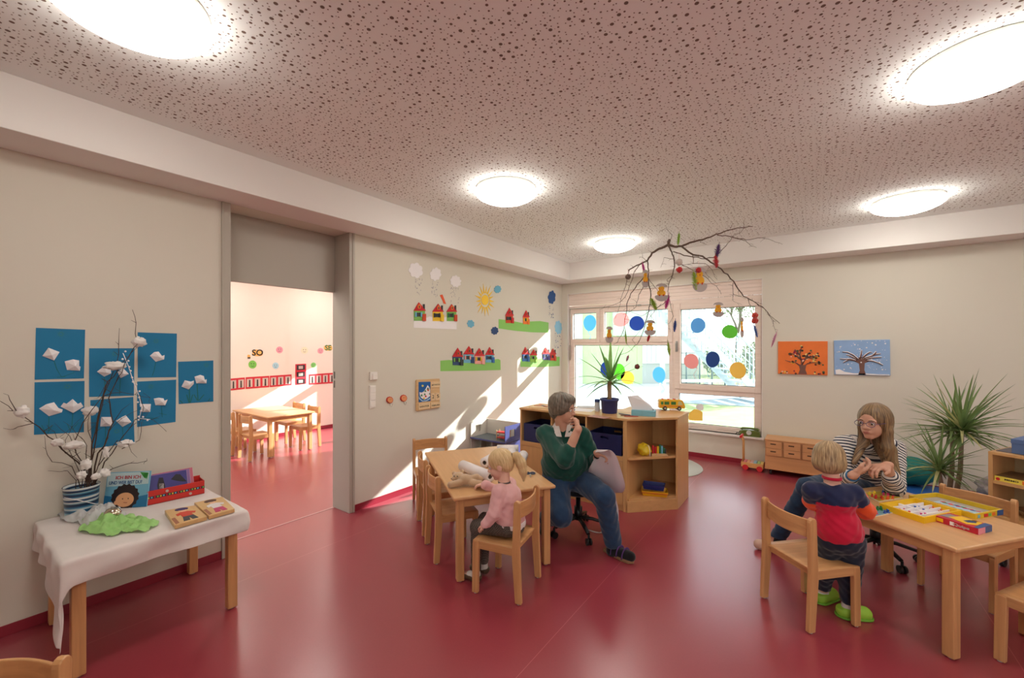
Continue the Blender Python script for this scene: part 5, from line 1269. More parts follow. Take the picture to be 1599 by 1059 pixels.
# window wall: two canvases
def canvas(label, x0, x1, z0, z1, base, rot, kind):
    t = thing('canvas_picture', label, 'painting', ((x0+x1)/2, BY, (z0+z1)/2), 0, 'tree canvases'); t.rotation_euler = (0, rot, 0)
    w, h = (x1-x0)/2, (z1-z0)/2
    bm = NB(); box(bm, (-w, -.022, -h), (w, 0, h)); obj('canvas', bm, base, t, .003)
    def br(bm, pts, r, y=-.024): tube(bm, [(a*w, y, b*h) for a, b in pts], r, 6, sq=(1, .35) if False else None)
    r_ = random.Random(3 if kind else 8); ym = -.0235
    tk = col('picture_trunk_brown', (122, 84, 74))
    fn = lambda a, b, t_: Vector((a*w, t_, b*h))
    bm = NB()
    if kind == 0:
        prism(bm, [(-.16,-.98),(-.09,-.72),(-.12,-.50),(-.22,-.38),(-.05,-.40),(-.06,-.1),(-.02,-.1),(.02,-.42),(.1,-.42),(.26,-.28),(.16,-.46),(.13,-.7),(.2,-.98)], fn, -.0245, -.022)
        B_ = [[(-.14,-.42),(-.3,-.26),(-.5,-.25),(-.7,-.16)], [(-.04,-.15),(-.1,.2),(-.05,.5),(-.02,.68)], [(-.06,-.1),(-.25,.15),(-.5,.3),(-.52,.12)], [(0,-.4),(.12,-.1),(.2,.2),(.4,.35)], [(.2,-.35),(.45,-.25),(.6,-.3),(.78,-.28)], [(.2,0),(.45,.1),(.65,.18)], [(-.1,.2),(-.3,.5)], [(.1,.1),(.3,0),(.55,-.12)]]
        for b in B_: tube(bm, [(a*w, -.0235, c*h) for a, c in b], [.008, .006, .005, .003][:len(b)], 5)
        obj('tree', bm, tk, t)
        cs = [(60, 64, 40), (96, 40, 30), (150, 24, 60), (240, 214, 130), (250, 180, 60), (84, 96, 60), (44, 40, 36), (250, 200, 170)]
        for k in range(84):
            b = r_.choice(B_); i = r_.randrange(len(b)-1); f = r_.random(); a = b[i][0]*(1-f)+b[i+1][0]*f + r_.gauss(0, .05); c = b[i][1]*(1-f)+b[i+1][1]*f + r_.gauss(0, .07)
            if k > 68: a, c = (r_.choice((-1, 1)) * r_.uniform(.25, .9), r_.uniform(-.96, -.80))
            bm = NB(); cyl(bm, (a*w, -.0225, c*h), (a*w, -.0265, c*h), r_.uniform(.008, .014), 12); obj('button_leaf', bm, mat('leaf_dot_%d' % (k % 8), cs[k % 8], .5), t)
    else:
        prism(bm, [(-.13,-.98),(-.06,-.75),(-.09,-.35),(-.3,-.16),(-.12,-.16),(-.1,0),(.05,0),(.16,-.06),(.35,-.16),(.12,-.32),(.1,-.7),(.16,-.98)], fn, -.0245, -.022); obj('tree', bm, tk, t)
        B_ = [[(-.12,-.1),(-.3,.15),(-.5,.3),(-.68,.32)], [(-.14,-.14),(-.3,.0),(-.45,.12),(-.55,.15)], [(-.2,-.18),(-.4,-.1),(-.6,-.1),(-.78,-.08)], [(-.2,-.18),(-.45,-.12),(-.55,-.2),(-.66,-.3)], [(-.03,0),(0,.2),(.02,.42)], [(.06,0),(.2,.2),(.3,.3),(.38,.28)], [(.1,-.04),(.3,.06),(.5,.18),(.68,.22)], [(.14,-.1),(.35,-.02),(.5,0),(.7,.02)], [(.2,-.16),(.4,-.2),(.6,-.3),(.75,-.42)], [(.4,.1),(.5,.25),(.52,.34)]]
        for b in B_:
            bm = NB(); tube(bm, [(a*w, -.0225, c*h + .003) for a, c in b], [.011, .009, .007, .005][:len(b)], 6); obj('snow_line', bm, pa_white, t)
            bm = NB(); tube(bm, [(a*w, -.030, c*h - .001) for a, c in b], [.007, .006, .004, .003][:len(b)], 6); obj('branch', bm, tk, t)
        for k in range(64):
            bm = NB(); a, c = r_.uniform(-.92, .92), r_.uniform(-.7, .95)
            if k < 5: a, c = -.2 + .28*(k-2), -.08 + .05*(k % 2)
            r0 = r_.choice((.003, .004, .004, .008)); cyl(bm, (a*w, -.0225, c*h), (a*w, -.0255, c*h), r0, 8); obj('snowflake', bm, pa_white, t)
        bm = NB(); prism(bm, [(-1+.06, -.98), (-.96, -.72), (-.8, -.68), (-.62, -.82), (-.3, -.9), (.2, -.9), (.6, -.93), (.97, -.93), (.97, -.98)], fn, -.0245, -.022); obj('snow_ground', bm, pa_white, t)
canvas('orange canvas with an autumn tree of coloured buttons on the window wall', -.398, .119, 1.243, 1.664, mat('orange_painted_canvas', (246, 124, 52), .6, vary=.15, vscale=9), 0, 0)
canvas('light blue canvas with a snowy winter tree on the window wall', .182, .694, 1.258, 1.676, mat('sky_blue_painted_canvas', (146, 180, 224), .6, vary=.12, vscale=9), -.012, 1)

# balloons stuck on the panes
YG = Y0 + .049
fnB = lambda o: (lambda a, b, t: Vector((a - o[0], t, b - o[2])))
bal = [(921,504,10,12,-100,'lb','light blue paper balloon on the small upper left pane'), (970,499,12,11,215,'pk','pink paper balloon on the wide upper pane behind the twigs'), (994,505,11.5,11.5,-25,'nv','dark blue paper balloon on the wide upper pane'),
 (946,577,8.5,12,-90,'nv','dark blue paper balloon behind the yucca leaves, left of the green one'), (967,580,9,12,-100,'gr','green paper balloon behind the yucca leaves'), (979.6,589.6,10.5,10,-50,'ye','yellow paper balloon low on the left pane beside the yucca'),
 (1029,585,10,12,-65,'lb','light blue paper balloon at the right edge of the big left pane'), (1090,508,11.5,11.5,-125,'lb','light blue paper balloon high on the right pane'), (1139,518,12,10.5,-35,'gr','green paper balloon on the right pane'),
 (1079,564,11.5,11.5,-50,'pk','pink paper balloon low on the right pane'), (1113,561,11,12,-105,'nv','dark blue paper balloon low on the right pane'), (1152,578,13,12.5,-70,'ye','yellow paper balloon low on the right pane beside the frame')]
BM = {'lb': col('balloon_light_blue', (130, 200, 246)), 'pk': col('balloon_pink', (255, 194, 194)), 'nv': col('balloon_navy', (62, 104, 176)), 'gr': col('balloon_green', (140, 226, 96)), 'ye': col('balloon_yellow', (255, 222, 128))}
for m_ in BM.values(): translucent(m_, .5)
for i, (px, py, rx, ry, an, c, lab) in enumerate(bal):
    p = at_y(px, py, YG); t = thing('paper_balloon', lab, 'paper balloon', p, 0, 'paper balloons on the window')
    a0 = math.radians(an); ry *= (p.y*math.cos(YAW) - p.x*math.sin(YAW)) / FPX; rx = at_y(px + rx, py, YG).x - p.x
    pts = []
    for k in range(30):
        a = 2*PI*k/30; d = math.cos(a - a0)
        f = 1 + .10 * max(0, d) ** 4
        pts.append((p.x + rx*math.cos(a)*f, p.z + ry*math.sin(a)*f))
    bm = NB(); prism(bm, pts, fnB(p), -.0015, 0)
    kx, kz = p.x + rx*1.08*math.cos(a0), p.z + ry*1.08*math.sin(a0); d = Vector((math.cos(a0), math.sin(a0))); n_ = Vector((-d.y, d.x))
    obj('balloon', bm, BM[c], t)
    bm = NB(); prism(bm, [(kx, kz), tuple(Vector((kx, kz)) + d*.02 + n_*.012), tuple(Vector((kx, kz)) + d*.02 - n_*.012)], fnB(p), -.002, 0); obj('knot', bm, BM[c], t)
    bm = NB(); r_ = random.Random(i); L_ = [V(kx, -.004, kz) - V(p.x, 0, p.z)]
    for k in range(7): L_.append(L_[-1] + V(.03*math.sin(k*1.3+i), 0, -.035 if k < 5 or i % 2 else .03))
    tube(bm, L_, .0022, 5); obj('string', bm, BM['pk'] if i % 2 else BM['lb'], t)
p = at_y(1107, 641, YG); t = thing('paper_chick', 'pale yellow paper chick with white head on the lower right pane', 'paper chick', p)  # flat yellow and white shapes painting a reflection in the glass
fx = lambda pts: [(at_y(x, y, YG).x, at_y(x, y, YG).z) for x, y in pts]
bm = NB(); prism(bm, fx([(1075,652),(1076,645),(1084,639),(1092,640),(1097,644),(1097,657),(1086,657),(1076,656)]), fnB(p), -.0015, 0); obj('chick_body', bm, BM['ye'], t)
bm = NB(); prism(bm, fx(blob_pts(1093, 636, 6, 5, 16, 3, .12)), fnB(p), -.003, -.0015); obj('chick_head', bm, pa_white, t)

# next room's wall: faces, letters, photo strips
def nw(px, py, x=NX): q = at_x(px, py, x); return (q.y, q.z)
fnN = lambda x: (lambda o: (lambda a, b, t: Vector((x + t, a, b)) - Vector(o)))
K8 = lambda pts: [(360 + x/4.412, 500 + y/4.412) for x, y in pts]
for cx_, cy_, r, c, lab, x in ((151,306,28,(124,196,84),'green round paper face at the left in the next room',NX),(337,205,23,(236,160,176),'pink round paper face left of the wall edge in the next room',NX),(310,314,22,(170,212,228),'light blue round paper face in the next room',NX),
        (509,209,24,(244,228,198),'cream round paper face in the next room',NX+0),(619,212,20,(238,164,176),'pink round paper face right of the wall edge in the next room',NX),(571,310,18,(130,200,110),'green round paper face in the sunlight in the next room',NX)):
    if cx_ > 425: x = NX - .045 if False else NX
    xx = NX if at_x(*K8([(cx_, cy_)])[0], NX).y < 3.7 else NX - .045
    o = at_x(*K8([(cx_, cy_)])[0], xx); t = thing('smiley_disc', lab, 'paper face', o, 0, 'round paper faces in the next room')
    m = mat('face_paper_%d' % cx_, c, .7)
    bm = NB(); prism(bm, [nw(*q, xx) for q in K8(blob_pts(cx_, cy_, r, r, 22, 1, 0))], fnN(xx)(o), .001, .004); obj('disc', bm, m, t)
    for dx in (-.32, .32):
        bm = NB(); prism(bm, [nw(*q, xx) for q in K8(blob_pts(cx_+dx*r, cy_-r*.2, r*.12, r*.12, 8, 1, 0))], fnN(xx)(o), .004, .005); obj('eye_dot', bm, PM['dark'], t)
    bm = NB(); tube(bm, [at_x(*q, xx) - o + V(.0045, 0, 0) for q in K8([(cx_-r*.4, cy_+r*.3), (cx_, cy_+r*.5), (cx_+r*.4, cy_+r*.3)])], .003, 5); obj('mouth', bm, PM['dark'], t)
for cx_, cy_, w, h, txt, lab in ((186,226,38,24,'SO','orange letter card reading SO in the next room'), (672,192,30,20,'SE','yellow letter card at the door post in the next room'), (126,249,11,11,'„','small orange card with quotation mark in the next room')):
    xx = NX if at_x(*K8([(cx_, cy_)])[0], NX).y < 3.7 else NX - .045
    o = at_x(*K8([(cx_, cy_)])[0], xx); t = thing('letter_card', lab, 'sign', o, 0, 'letter cards in the next room')
    bm = NB(); prism(bm, [nw(*q, xx) for q in K8(blob_pts(cx_, cy_, w, h, 20, 4, .08))], fnN(xx)(o), .001, .003); obj('card', bm, mat('letter_card_orange', (246, 190, 104), .7), t)
    M = Matrix.Translation(V(.0036, 0, 0)) @ Matrix(((0, 0, 1, 0), (1, 0, 0, 0), (0, 1, 0, 0), (0, 0, 0, 1)))
    bm = NB(); text_bm(bm, txt, .14 if len(txt) > 1 else .1, M, .0005, bold=.004); obj('lettering', bm, PM['dgreen'] if txt == 'SE' else ink, t)
redp = col('red_photo_mount', (206, 40, 58)); ph = mat('photo_print_pale', (206, 188, 180), .4); phd = mat('photo_figure_dark', (48, 40, 44), .4)
def photo(nm, lab, x0, x1, y0t, y1t, y0b, y1b, k, n_, vert=False, tmat=None):
    xx = NX if (x0 + x1) / 2 < 425 else NX - .045
    c = ((x0+x1)/2, (y0t+y1b)/2); o = at_x(*K8([c])[0], xx); t = thing('photo_strip', lab, 'photo strip', o, 0, 'red photo strips in the next room')
    bm = NB(); prism(bm, [nw(*q, xx) for q in K8([(x0,y0t),(x1,y1t),(x1,y1b),(x0,y0b)])], fnN(xx)(o), .001, .004); obj('mount', bm, redp, t)
    for i in range(n_):
        f0, f1 = (i + .14) / n_, (i + .86) / n_
        L_ = lambda f, g: (x0 + (x1-x0)*f, (y0t + (y1t-y0t)*f)*(1-g) + (y0b + (y1b-y0b)*f)*g) if not vert else (x0 + (x1-x0)*g, y0t + (y0b-y0t)*f + (y1t-y0t)*g)
        a, b = ((f0, .16), (f1, .86)) if not vert else ((f0, .12), (f1, .88))
        q = [L_(a[0], a[1]), L_(b[0], a[1]), L_(b[0], b[1]), L_(a[0], b[1])]
        bm = NB(); prism(bm, [nw(*z, xx) for z in K8(q)], fnN(xx)(o), .004, .005); s = obj('photo', bm, phd if vert else ph, t)
        m0, m1 = (a[0]*.62 + b[0]*.38, a[0]*.38 + b[0]*.62)
        q = [L_(m0, .25), L_(m1, .25), L_(m1 + .02/n_, .85), L_(m0 - .02/n_, .85)] if not vert else [L_(f0+.05, .3), L_(f1-.05, .3), L_(f1-.05, .7), L_(f0+.05, .7)]
        bm = NB(); prism(bm, [nw(*z, xx) for z in K8(q)], fnN(xx)(o), .005, .0056); obj('figure', bm, ph if vert else phd, s)
photo('a', 'long red strip of photos left of the wall edge in the next room', -60, 98, 408, 395, 492, 474, 0, 3)
photo('b', 'red strip of three photos in the middle of the next room wall', 104, 266, 394, 384, 474, 462, 0, 3)
photo('c', 'red strip of three photos ending at the wall edge in the next room', 270, 420, 384, 374, 462, 448, 0, 3)
photo('d', 'upright red strip of three dark photos in the next room', 446, 520, 304, 300, 448, 438, 0, 3, True)
photo('e', 'red strip of photos right of the wall edge in the next room', 540, 720, 374, 362, 445, 434, 0, 4)
# ================================================================== LEFT TABLE WITH CLOTH, VASE, BOOKS
TZ = .597
clothm = cloth('white_linen', (228, 220, 216), vary=.05)
def tablecloth():
    x0, x1, y0, y1 = -3.612, -2.835, .345, 1.125
    nx, ny = 46, 46; ox0, ox1, oy0, oy1 = .0, .125, .14, .10   # overhang on each side
    bm = NB(); g = []
    for j in range(ny + 1):
        row = []
        v = -oy0 - .14 + (y1 - y0 + oy1 + oy0 + .14) * j / ny + y0
        for i in range(nx + 1):
            u = x0 + .004 + (x1 + ox1 - x0) * i / nx
            fy = y0 - v if v < y0 else (v - y1 if v > y1 else 0); fx_ = max(0, u - x1)
            over = math.hypot(fx_, fy)
            X, Y, Z = min(u, x1), max(y0, min(v, y1)), TZ
            if over > 0:
                nrm = Vector((fx_, -fy if v < y0 else fy)).normalized()
                # ragged lower hem: long corner towards the camera on the left end
                lng = 1.0
                if v < y0: lng = .55 + .95 * max(0, (u - x0 - .38) / .45) ** 1.3 if u < x1 else 1.42
                if u > x1 and v > y1 - .0: lng = .9
                drop = over * lng
                w = .010 * math.sin(u * 26 + v * 9) * min(1, over / .08) + .006 * math.sin(v * 23 + 1) * min(1, over / .08)
                X += nrm.x * (.010 + w); Y += nrm.y * (.010 + w); Z -= max(0, drop - .006)
            else: Z += .0012 * math.sin(u * 40) * math.sin(v * 33)
            row.append(bm.verts.new((X, Y, Z)))
        g.append(row)
    for j in range(ny):
        for i in range(nx):
            f = bm.faces.new((g[j][i], g[j][i+1], g[j+1][i+1], g[j+1][i])); f.smooth = True
    o = obj('tablecloth', bm, clothm); md = o.modifiers.new('thick', 'SOLIDIFY'); md.thickness = .002; md.offset = 1
    md = o.modifiers.new('s', 'SUBSURF'); md.levels = md.render_levels = 1
    tag(o, 'white cloth draped over the small table by the left wall', 'tablecloth')
tablecloth()
TT = TZ + .004
def wall_t(px, py, gap=0): d = _ray(px, py); return (LX + gap) / d[0]
# vase
vb = Vector((-3.515, .508, TT)); 
t = thing('striped_vase', 'blue and white striped bucket vase on the clothed table', 'vase', vb)
vs_ = bpy.data.materials.new('striped_glaze'); vs_.use_nodes = True; nt = vs_.node_tree; tc = nt.nodes.new('ShaderNodeTexCoord'); sp = nt.nodes.new('ShaderNodeSeparateXYZ'); nt.links.new(tc.outputs['Object'], sp.inputs[0])
ml = nt.nodes.new('ShaderNodeMath'); ml.operation = 'MULTIPLY'; ml.inputs[1].default_value = 5.4; nt.links.new(sp.outputs[2], ml.inputs[0])
cr = nt.nodes.new('ShaderNodeValToRGB'); cr.color_ramp.interpolation = 'CONSTANT'
r_ = random.Random(5); cs = [(28, 72, 112), (220, 226, 226), (64, 130, 168), (18, 44, 76), (150, 190, 206)]
e = cr.color_ramp.elements; e[0].color = (*s2l(cs[0]), 1); e[1].position = .05; e[1].color = (*s2l(cs[1]), 1)
for k in range(2, 30):
    q = e.new(.05 + k * .0325); q.color = (*s2l(cs[(k * 3) % 5 if k % 2 else r_.randrange(5)]), 1)
nt.links.new(ml.outputs[0], cr.inputs[0]); nt.links.new(cr.outputs[0], nt.nodes['Principled BSDF'].inputs[0]); nt.nodes['Principled BSDF'].inputs['Roughness'].default_value = .3
bm = NB(); lathe(bm, [(0, 0), (.066, 0), (.069, .004), (.078, .17), (.082, .176), (.080, .180), (.074, .176), (.070, .16), (.062, .008), (0, .008)], n=40); obj('bucket', bm, vs_, t)
bm = NB(); tube(bm, [(.07*math.cos(a)*1.12, .07*math.sin(a)*1.12, .13 - .10*math.sin((a+1.2)*.5)**2) for a in [k*.3 for k in range(-4, 8)]], .0022, 6); obj('cord', bm, pa_white, t)
# branches, traced then laid out in depth between the wall and the room
bark = mat('dark_brown_bark', (74, 56, 46), .85, vary=.3, vscale=40)
KV = lambda p: (p[0]/2.942, 470 + p[1]/2.942)
vbr = [([(400,830),(385,770),(330,720),(250,640),(200,600),(150,560),(60,505),(0,460)],.0055,.06),([(152,562),(100,575),(60,590),(15,585)],.0022,.09),([(75,505),(45,455),(15,425)],.002,.06),
 ([(405,830),(395,700),(385,640),(330,580),(275,625)],.003,.16),([(410,830),(420,720),(440,600),(465,470),(495,370),(540,320),(590,260),(630,190),(625,100),(608,40)],.0048,.10),
 ([(415,830),(430,700),(450,560),(470,480),(500,380),(535,290),(545,200),(548,125)],.0042,.07),([(430,830),(450,700),(490,640),(520,560),(505,470),(510,420),(535,370),(560,330),(600,240),(640,190)],.005,.13),
 ([(440,830),(480,740),(540,660),(600,580),(620,545),(700,545),(765,600)],.0042,.09),([(440,815),(520,770),(600,745),(675,735),(660,750)],.0034,.14),([(350,825),(310,780),(220,780)],.0026,.13),
 ([(360,825),(330,760),(240,740),(210,680),(205,620)],.003,.10),([(400,800),(350,700),(345,640),(380,560),(470,440),(560,420),(620,430),(690,445),(690,470)],.0034,.12),([(420,800),(425,680),(405,600),(410,520),(430,470)],.003,.05),
 ([(450,760),(540,640),(590,660),(630,720)],.0024,.15),([(560,680),(640,640),(650,560),(690,500)],.0022,.08),([(395,820),(370,740),(300,700),(250,600),(215,570)],.003,.08),([(420,830),(460,730),(500,600),(560,540),(640,500)],.0032,.11),
 ([(380,820),(320,690),(300,640),(330,580),(400,520)],.0024,.07),([(600,580),(625,560),(660,560)],.0018,.09),([(640,430),(660,490),(640,560),(635,640)],.0018,.10),([(350,690),(320,620),(250,560)],.002,.1),
 ([(495,370),(455,440),(430,450)],.0016,.09),([(545,250),(520,230)],.0014,.07),([(520,560),(560,500),(600,470)],.0018,.12)]
bt = thing('twig_bouquet', 'bare brown twigs with cotton standing in the striped vase', 'twigs', vb)
def vpos(px, py, gap):
    return at_d(px, py, wall_t(px, py, gap))
for pts, r0, gap in vbr:
    P3 = []
    n = len(pts)
    for i, p in enumerate(pts):
        px, py = KV(p); f = i / (n - 1)
        g_ = .105 * (1 - f) + gap * f * 1.0 + .02 if p[1] > 780 and i == 0 else .105 * max(0, 1 - f*2) + gap * min(1, f*2) + .015
        P3.append(vpos(px, py, g_) - vb)
    if pts[0][1] >= 795:
        b = P3[0]; P3 = [Vector((b.x*.35, b.y*.35, .02)), Vector((b.x*.7, b.y*.7, .12))] + P3
    # add crook between the points
    Q = []
    for i in range(len(P3)-1):
        Q.append(P3[i]); 
        if i >= 1: Q.append((P3[i] + P3[i+1]) / 2 + Vector((0, rnd.uniform(-.008, .008), rnd.uniform(-.008, .008))))
    Q.append(P3[-1])
    m = len(Q); bm = NB(); tube(bm, Q, [r0 * (1 - .75 * k / (m-1)) for k in range(m)], 6)
    for k in range(3, m-1, 2):   # short side twigs and buds
        d = Vector((rnd.uniform(.0, .02), rnd.uniform(-.04, .04), rnd.uniform(0, .04))); tube(bm, [Q[k], Q[k] + d], [r0*.35, r0*.15], 4)
    obj('twig', bm, bark, bt)
cot = mat('white_cotton_wool', (238, 234, 230), .95, sheen=.5, bump=.6, bscale=90)
cpos = [(640,190,28,24,.10,'highest, at the tip of the tall twig'),(528,298,44,20,.08,'wide one under the highest'),(415,505,30,22,.06,'round one at the picture edges'),(100,508,26,26,.06,'on the far left twig over the bare wall'),(265,650,24,18,.09,'left one low over the vase'),
 (345,662,38,20,.10,'wide one low over the vase'),(575,655,32,16,.11,'right one low over the vase'),(395,752,22,24,.12,'in the middle just over the vase rim'),(440,806,20,14,.14,'resting on the vase rim at the right'),(375,800,20,18,.13,'resting on the vase rim at the left'),(480,790,24,20,.1,'behind the rim beside the book'),(488,695,14,26,.1,'small upright one right of the stems')]
for k, (x, y, rx, ry, gap, lab) in enumerate(cpos):
    px, py = KV((x, y)); p = vpos(px, py, gap + .03); s = wall_t(px, py, gap) / FPX / 2.942
    t_ = bm = NB(); ball(bm, (0, 0, 0), (rx*s*.68, rx*s*.85, ry*s*.92), 0, None, 22, 14, .5, k); o = obj('cotton_ball', bm, cot, loc=p); tag(o, 'white cotton wool tuft in the twigs, ' + lab, 'cotton', 'cotton tufts in the twigs')
bm = NB(); r_ = random.Random(2)
gp = [(565,240),(590,300),(612,370),(640,440),(650,490),(640,540),(690,545)]
GP = [vpos(*KV(p), .12) for p in gp]; tube(bm, [q - GP[0] for q in GP], .0022, 5)
for i in range(len(GP)-1):
    for f in (0, .33, .66): ball(bm, GP[i].lerp(GP[i+1], f) - GP[0] + Vector((0, r_.uniform(-.012, .012), r_.uniform(-.012, .012))), .006, 0, None, 6, 5)
tag(obj('bead_garland', bm, pa_white, loc=GP[0]), 'thin white beaded garland hanging in the right twigs', 'garland')

def plank_on(name, label, cat, corners, ztop, zbot, m, parent=None, bevel=.002, group=None):
    """board whose top outline is given by floor-plan points"""
    c = sum(corners, Vector((0, 0, 0))) / len(corners); c.z = zbot
    t = thing(name, label, cat, c, 0, group)
    bm = NB(); prism(bm, [(p.x - c.x, p.y - c.y) for p in corners], lambda a, b, q: Vector((a, b, q)), 0, ztop - zbot)
    return t, bm, c
# picture book leaning upright
K9 = lambda x, y: (80 + x/4.997, 720 + y/4.997)
bl = at_z(*K9(402, 374), TT); br_ = at_z(*K9(742, 356), TT); ux = (br_ - bl).normalized(); wB = (br_ - bl).length; uy = Vector((-ux.y, ux.x, 0)); uy = uy if uy.x < 0 else -uy
t = thing('picture_book', 'picture book with a dark-haired child on the blue cover leaning upright beside the vase', 'book', bl + Vector((0, 0, 0)))
lean = .18; hB = .215; up_ = (Vector((0, 0, 1)) + uy * lean).normalized(); nf = ux.cross(up_); nf = nf if nf.dot(uy) < 0 else -nf
MB_ = Matrix((( ux.x, up_.x, nf.x, 0), (ux.y, up_.y, nf.y, 0), (ux.z, up_.z, nf.z, 0), (0, 0, 0, 1)))
fb = lambda a, b, q: MB_ @ Vector((a*wB, b*hB, q))
bm = NB(); prism(bm, [(0,0),(1,0),(1,1),(0,1)], fb, -.010, 0); obj('cover', bm, col('sky_blue_cover', (120, 186, 214), .35), t, .001)
bm = NB(); prism(bm, [(.01,.01),(.99,.01),(.99,.99),(.01,.99)], fb, -.009, -.001); obj('pages', bm, pa_white, t)
def pb(nm, pts, c, d=.0012): 
    bm = NB(); prism(bm, pts, fb, 0, d); return obj(nm, bm, col('print_%d_%d_%d' % c, c, .4), t)
pb('cover_sky', [(.02,.60),(.98,.64),(.98,.98),(.02,.98)], (196, 222, 228), .0006)
pb('cover_hill', [(0,.0),(1,0),(1,.34),(.8,.30),(.6,.36),(.3,.30),(0,.36)], (40, 120, 168), .0008)
pb('hair', [(.26 + .0*k + .30*math.cos(a)*(1+.10*(k % 2)) + .22, .30 + .33*math.sin(a)*(1+.12*(k % 2))) for k, a in enumerate([2*PI*i/32 for i in range(32)])], (46, 34, 36), .0012)
pb('face', [(.48 + .21*math.cos(a), .22 + .20*math.sin(a)) for a in [2*PI*i/24 for i in range(24)]], (240, 178, 130), .002)
pb('ear', [(.29 + .05*math.cos(a), .15 + .06*math.sin(a)) for a in [2*PI*i/12 for i in range(12)]], (240, 178, 131), .0022)
for x in (.43, .56): pb('eye', [(x + .012*math.cos(a), .25 + .02*math.sin(a)) for a in [2*PI*i/8 for i in range(8)]], (40, 30, 30), .0026)
pb('mouth', [(.46,.14),(.54,.13),(.55,.145),(.46,.155)], (170, 60, 50), .0026)
for q in (0, 1, 2): pb('leaf', [(.76 + .08*q, .98 - .07*q), (.88 + .03*q, .80 - .02*q), (.96, .95)], (60, 160, 70), .002)
for txt, x, y, c, mw in (('ICH BIN ICH', .50, .84, (186, 44, 60), .58), ('UND WER BIST DU?', .45, .70, (44, 96, 150), .76)):
    bm = NB(); text_bm(bm, txt, .028, MB_ @ Matrix.Translation(Vector((x*wB, y*hB, .0016))), .0004, bold=.0006, maxw=mw*wB); obj('title', bm, col('print_%d_%d_%d' % c, c, .4), t)
# red box with books
bl2 = at_z(*K9(748, 350), TT); br2 = at_z(*K9(1196, 252), TT); ux = (br2 - bl2).normalized(); wR = (br2 - bl2).length; uy = Vector((-ux.y, ux.x, 0)); uy = uy if uy.x < 0 else -uy
t = thing('red_box', 'red open box with buttons and a patterned ribbon on the clothed table', 'box', bl2, math.atan2(ux.y, ux.x))
sg = 1 if (Matrix.Rotation(t.rotation_euler.z, 3, 'Z') @ Vector((0, 1, 0))).dot(uy) > 0 else -1
redb = col('red_painted_board', (206, 46, 38), .45); dR = .12; hR_ = .088
def bxs(bm, a, b): box(bm, (min(a[0],b[0]), min(a[1]*sg,b[1]*sg), a[2]), (max(a[0],b[0]), max(a[1]*sg,b[1]*sg), b[2]))
bm = NB(); bxs(bm, (0,0,0), (wR,dR,.005)); bxs(bm, (0,0,0), (wR,.005,hR_)); bxs(bm, (0,dR-.005,0), (wR,dR,hR_+.012)); bxs(bm, (0,0,0), (.005,dR,hR_)); bxs(bm, (wR-.005,0,0), (wR,dR,hR_)); obj('tray', bm, redb, t, .001)
bm = NB(); bxs(bm, (0,-.0008,hR_*.42), (wR,0,hR_*.60)); rib = obj('ribbon', bm, col('dark_ribbon', (50, 44, 60)), t)
for k in range(20):
    bm = NB(); x = wR*(k+.5)/20; bxs(bm, (x-.004,-.0014,hR_*.46), (x+.004,-.0008,hR_*.56)); obj('ribbon_motif', bm, PM[('yellow','lblue','red','lime')[k % 4]], rib)
for x, z in ((.33, .78), (.74, .22)):
    bm = NB(); cyl(bm, (x*wR, 0, z*hR_), (x*wR, -.004*sg, z*hR_), .008, 16); obj('button', bm, col('pearl_button', (200, 188, 176), .3), t)
bkm = [('blue_purple_cover', (66, 62, 138)), ('lilac_cover', (150, 110, 168)), ('pink_cover', (206, 110, 130))]
for k, (nm, c) in enumerate(bkm):
    b0 = bl2 + ux * (.02 + .012*k) + uy * (.03 + .022*k) + Vector((0, 0, .012)); t2 = thing('picture_book', ['picture book with dark figures on the purple blue cover leaning in the red box', 'lilac book directly behind the purple blue one in the red box', 'pink book rearmost in the red box'][k], 'book', b0, 0, 'books in the red box')
    upv = (Vector((0, 0, 1)) + uy * .42).normalized(); nfv = ux.cross(upv); nfv = nfv if nfv.dot(uy) < 0 else -nfv
    M3 = Matrix(((ux.x, upv.x, nfv.x, 0), (ux.y, upv.y, nfv.y, 0), (ux.z, upv.z, nfv.z, 0), (0, 0, 0, 1))); W_ = wR * (.66 + .03*k); H_ = .16
    f3 = lambda a, b, q: M3 @ Vector((a*W_, b*H_, q))
    bm = NB(); prism(bm, [(0,0),(1,0),(1,1),(0,1)], f3, -.010, 0); obj('cover', bm, col(nm, c, .35), t2, .001)
    bm = NB(); prism(bm, [(.01,-.003),(1.004,-.003),(1.004,.99),(.01,.99)], f3, -.008, -.002); obj('pages', bm, pa_white, t2)
    if k == 0:
        for pts, c2 in (([(.22,.25),(.36,.22),(.40,.5),(.36,.86),(.26,.88),(.2,.6)], (36, 30, 40)), ([(.24,.45),(.36,.42),(.37,.62),(.25,.64)], (220, 214, 214)), ([(.25,.24),(.34,.22),(.36,.36),(.26,.38)], (150, 40, 50)), ([(.56,.72),(.7,.9),(.82,.86),(.98,.52),(.86,.55),(.72,.62)], (34, 32, 44)),
                         ([(.52,.1),(.60,.36),(.68,.3),(.70,.1)], (206, 150, 130)), ([(.72,.08),(.76,.36),(.88,.34),(.92,.1)], (200, 130, 110)), ([(.42,.12),(.5,.3),(.54,.1)], (196, 170, 160))):
            bm = NB(); prism(bm, pts, f3, 0, .001); obj('cover_figure', bm, col('print_%d_%d_%d' % c2, c2, .4), t2)
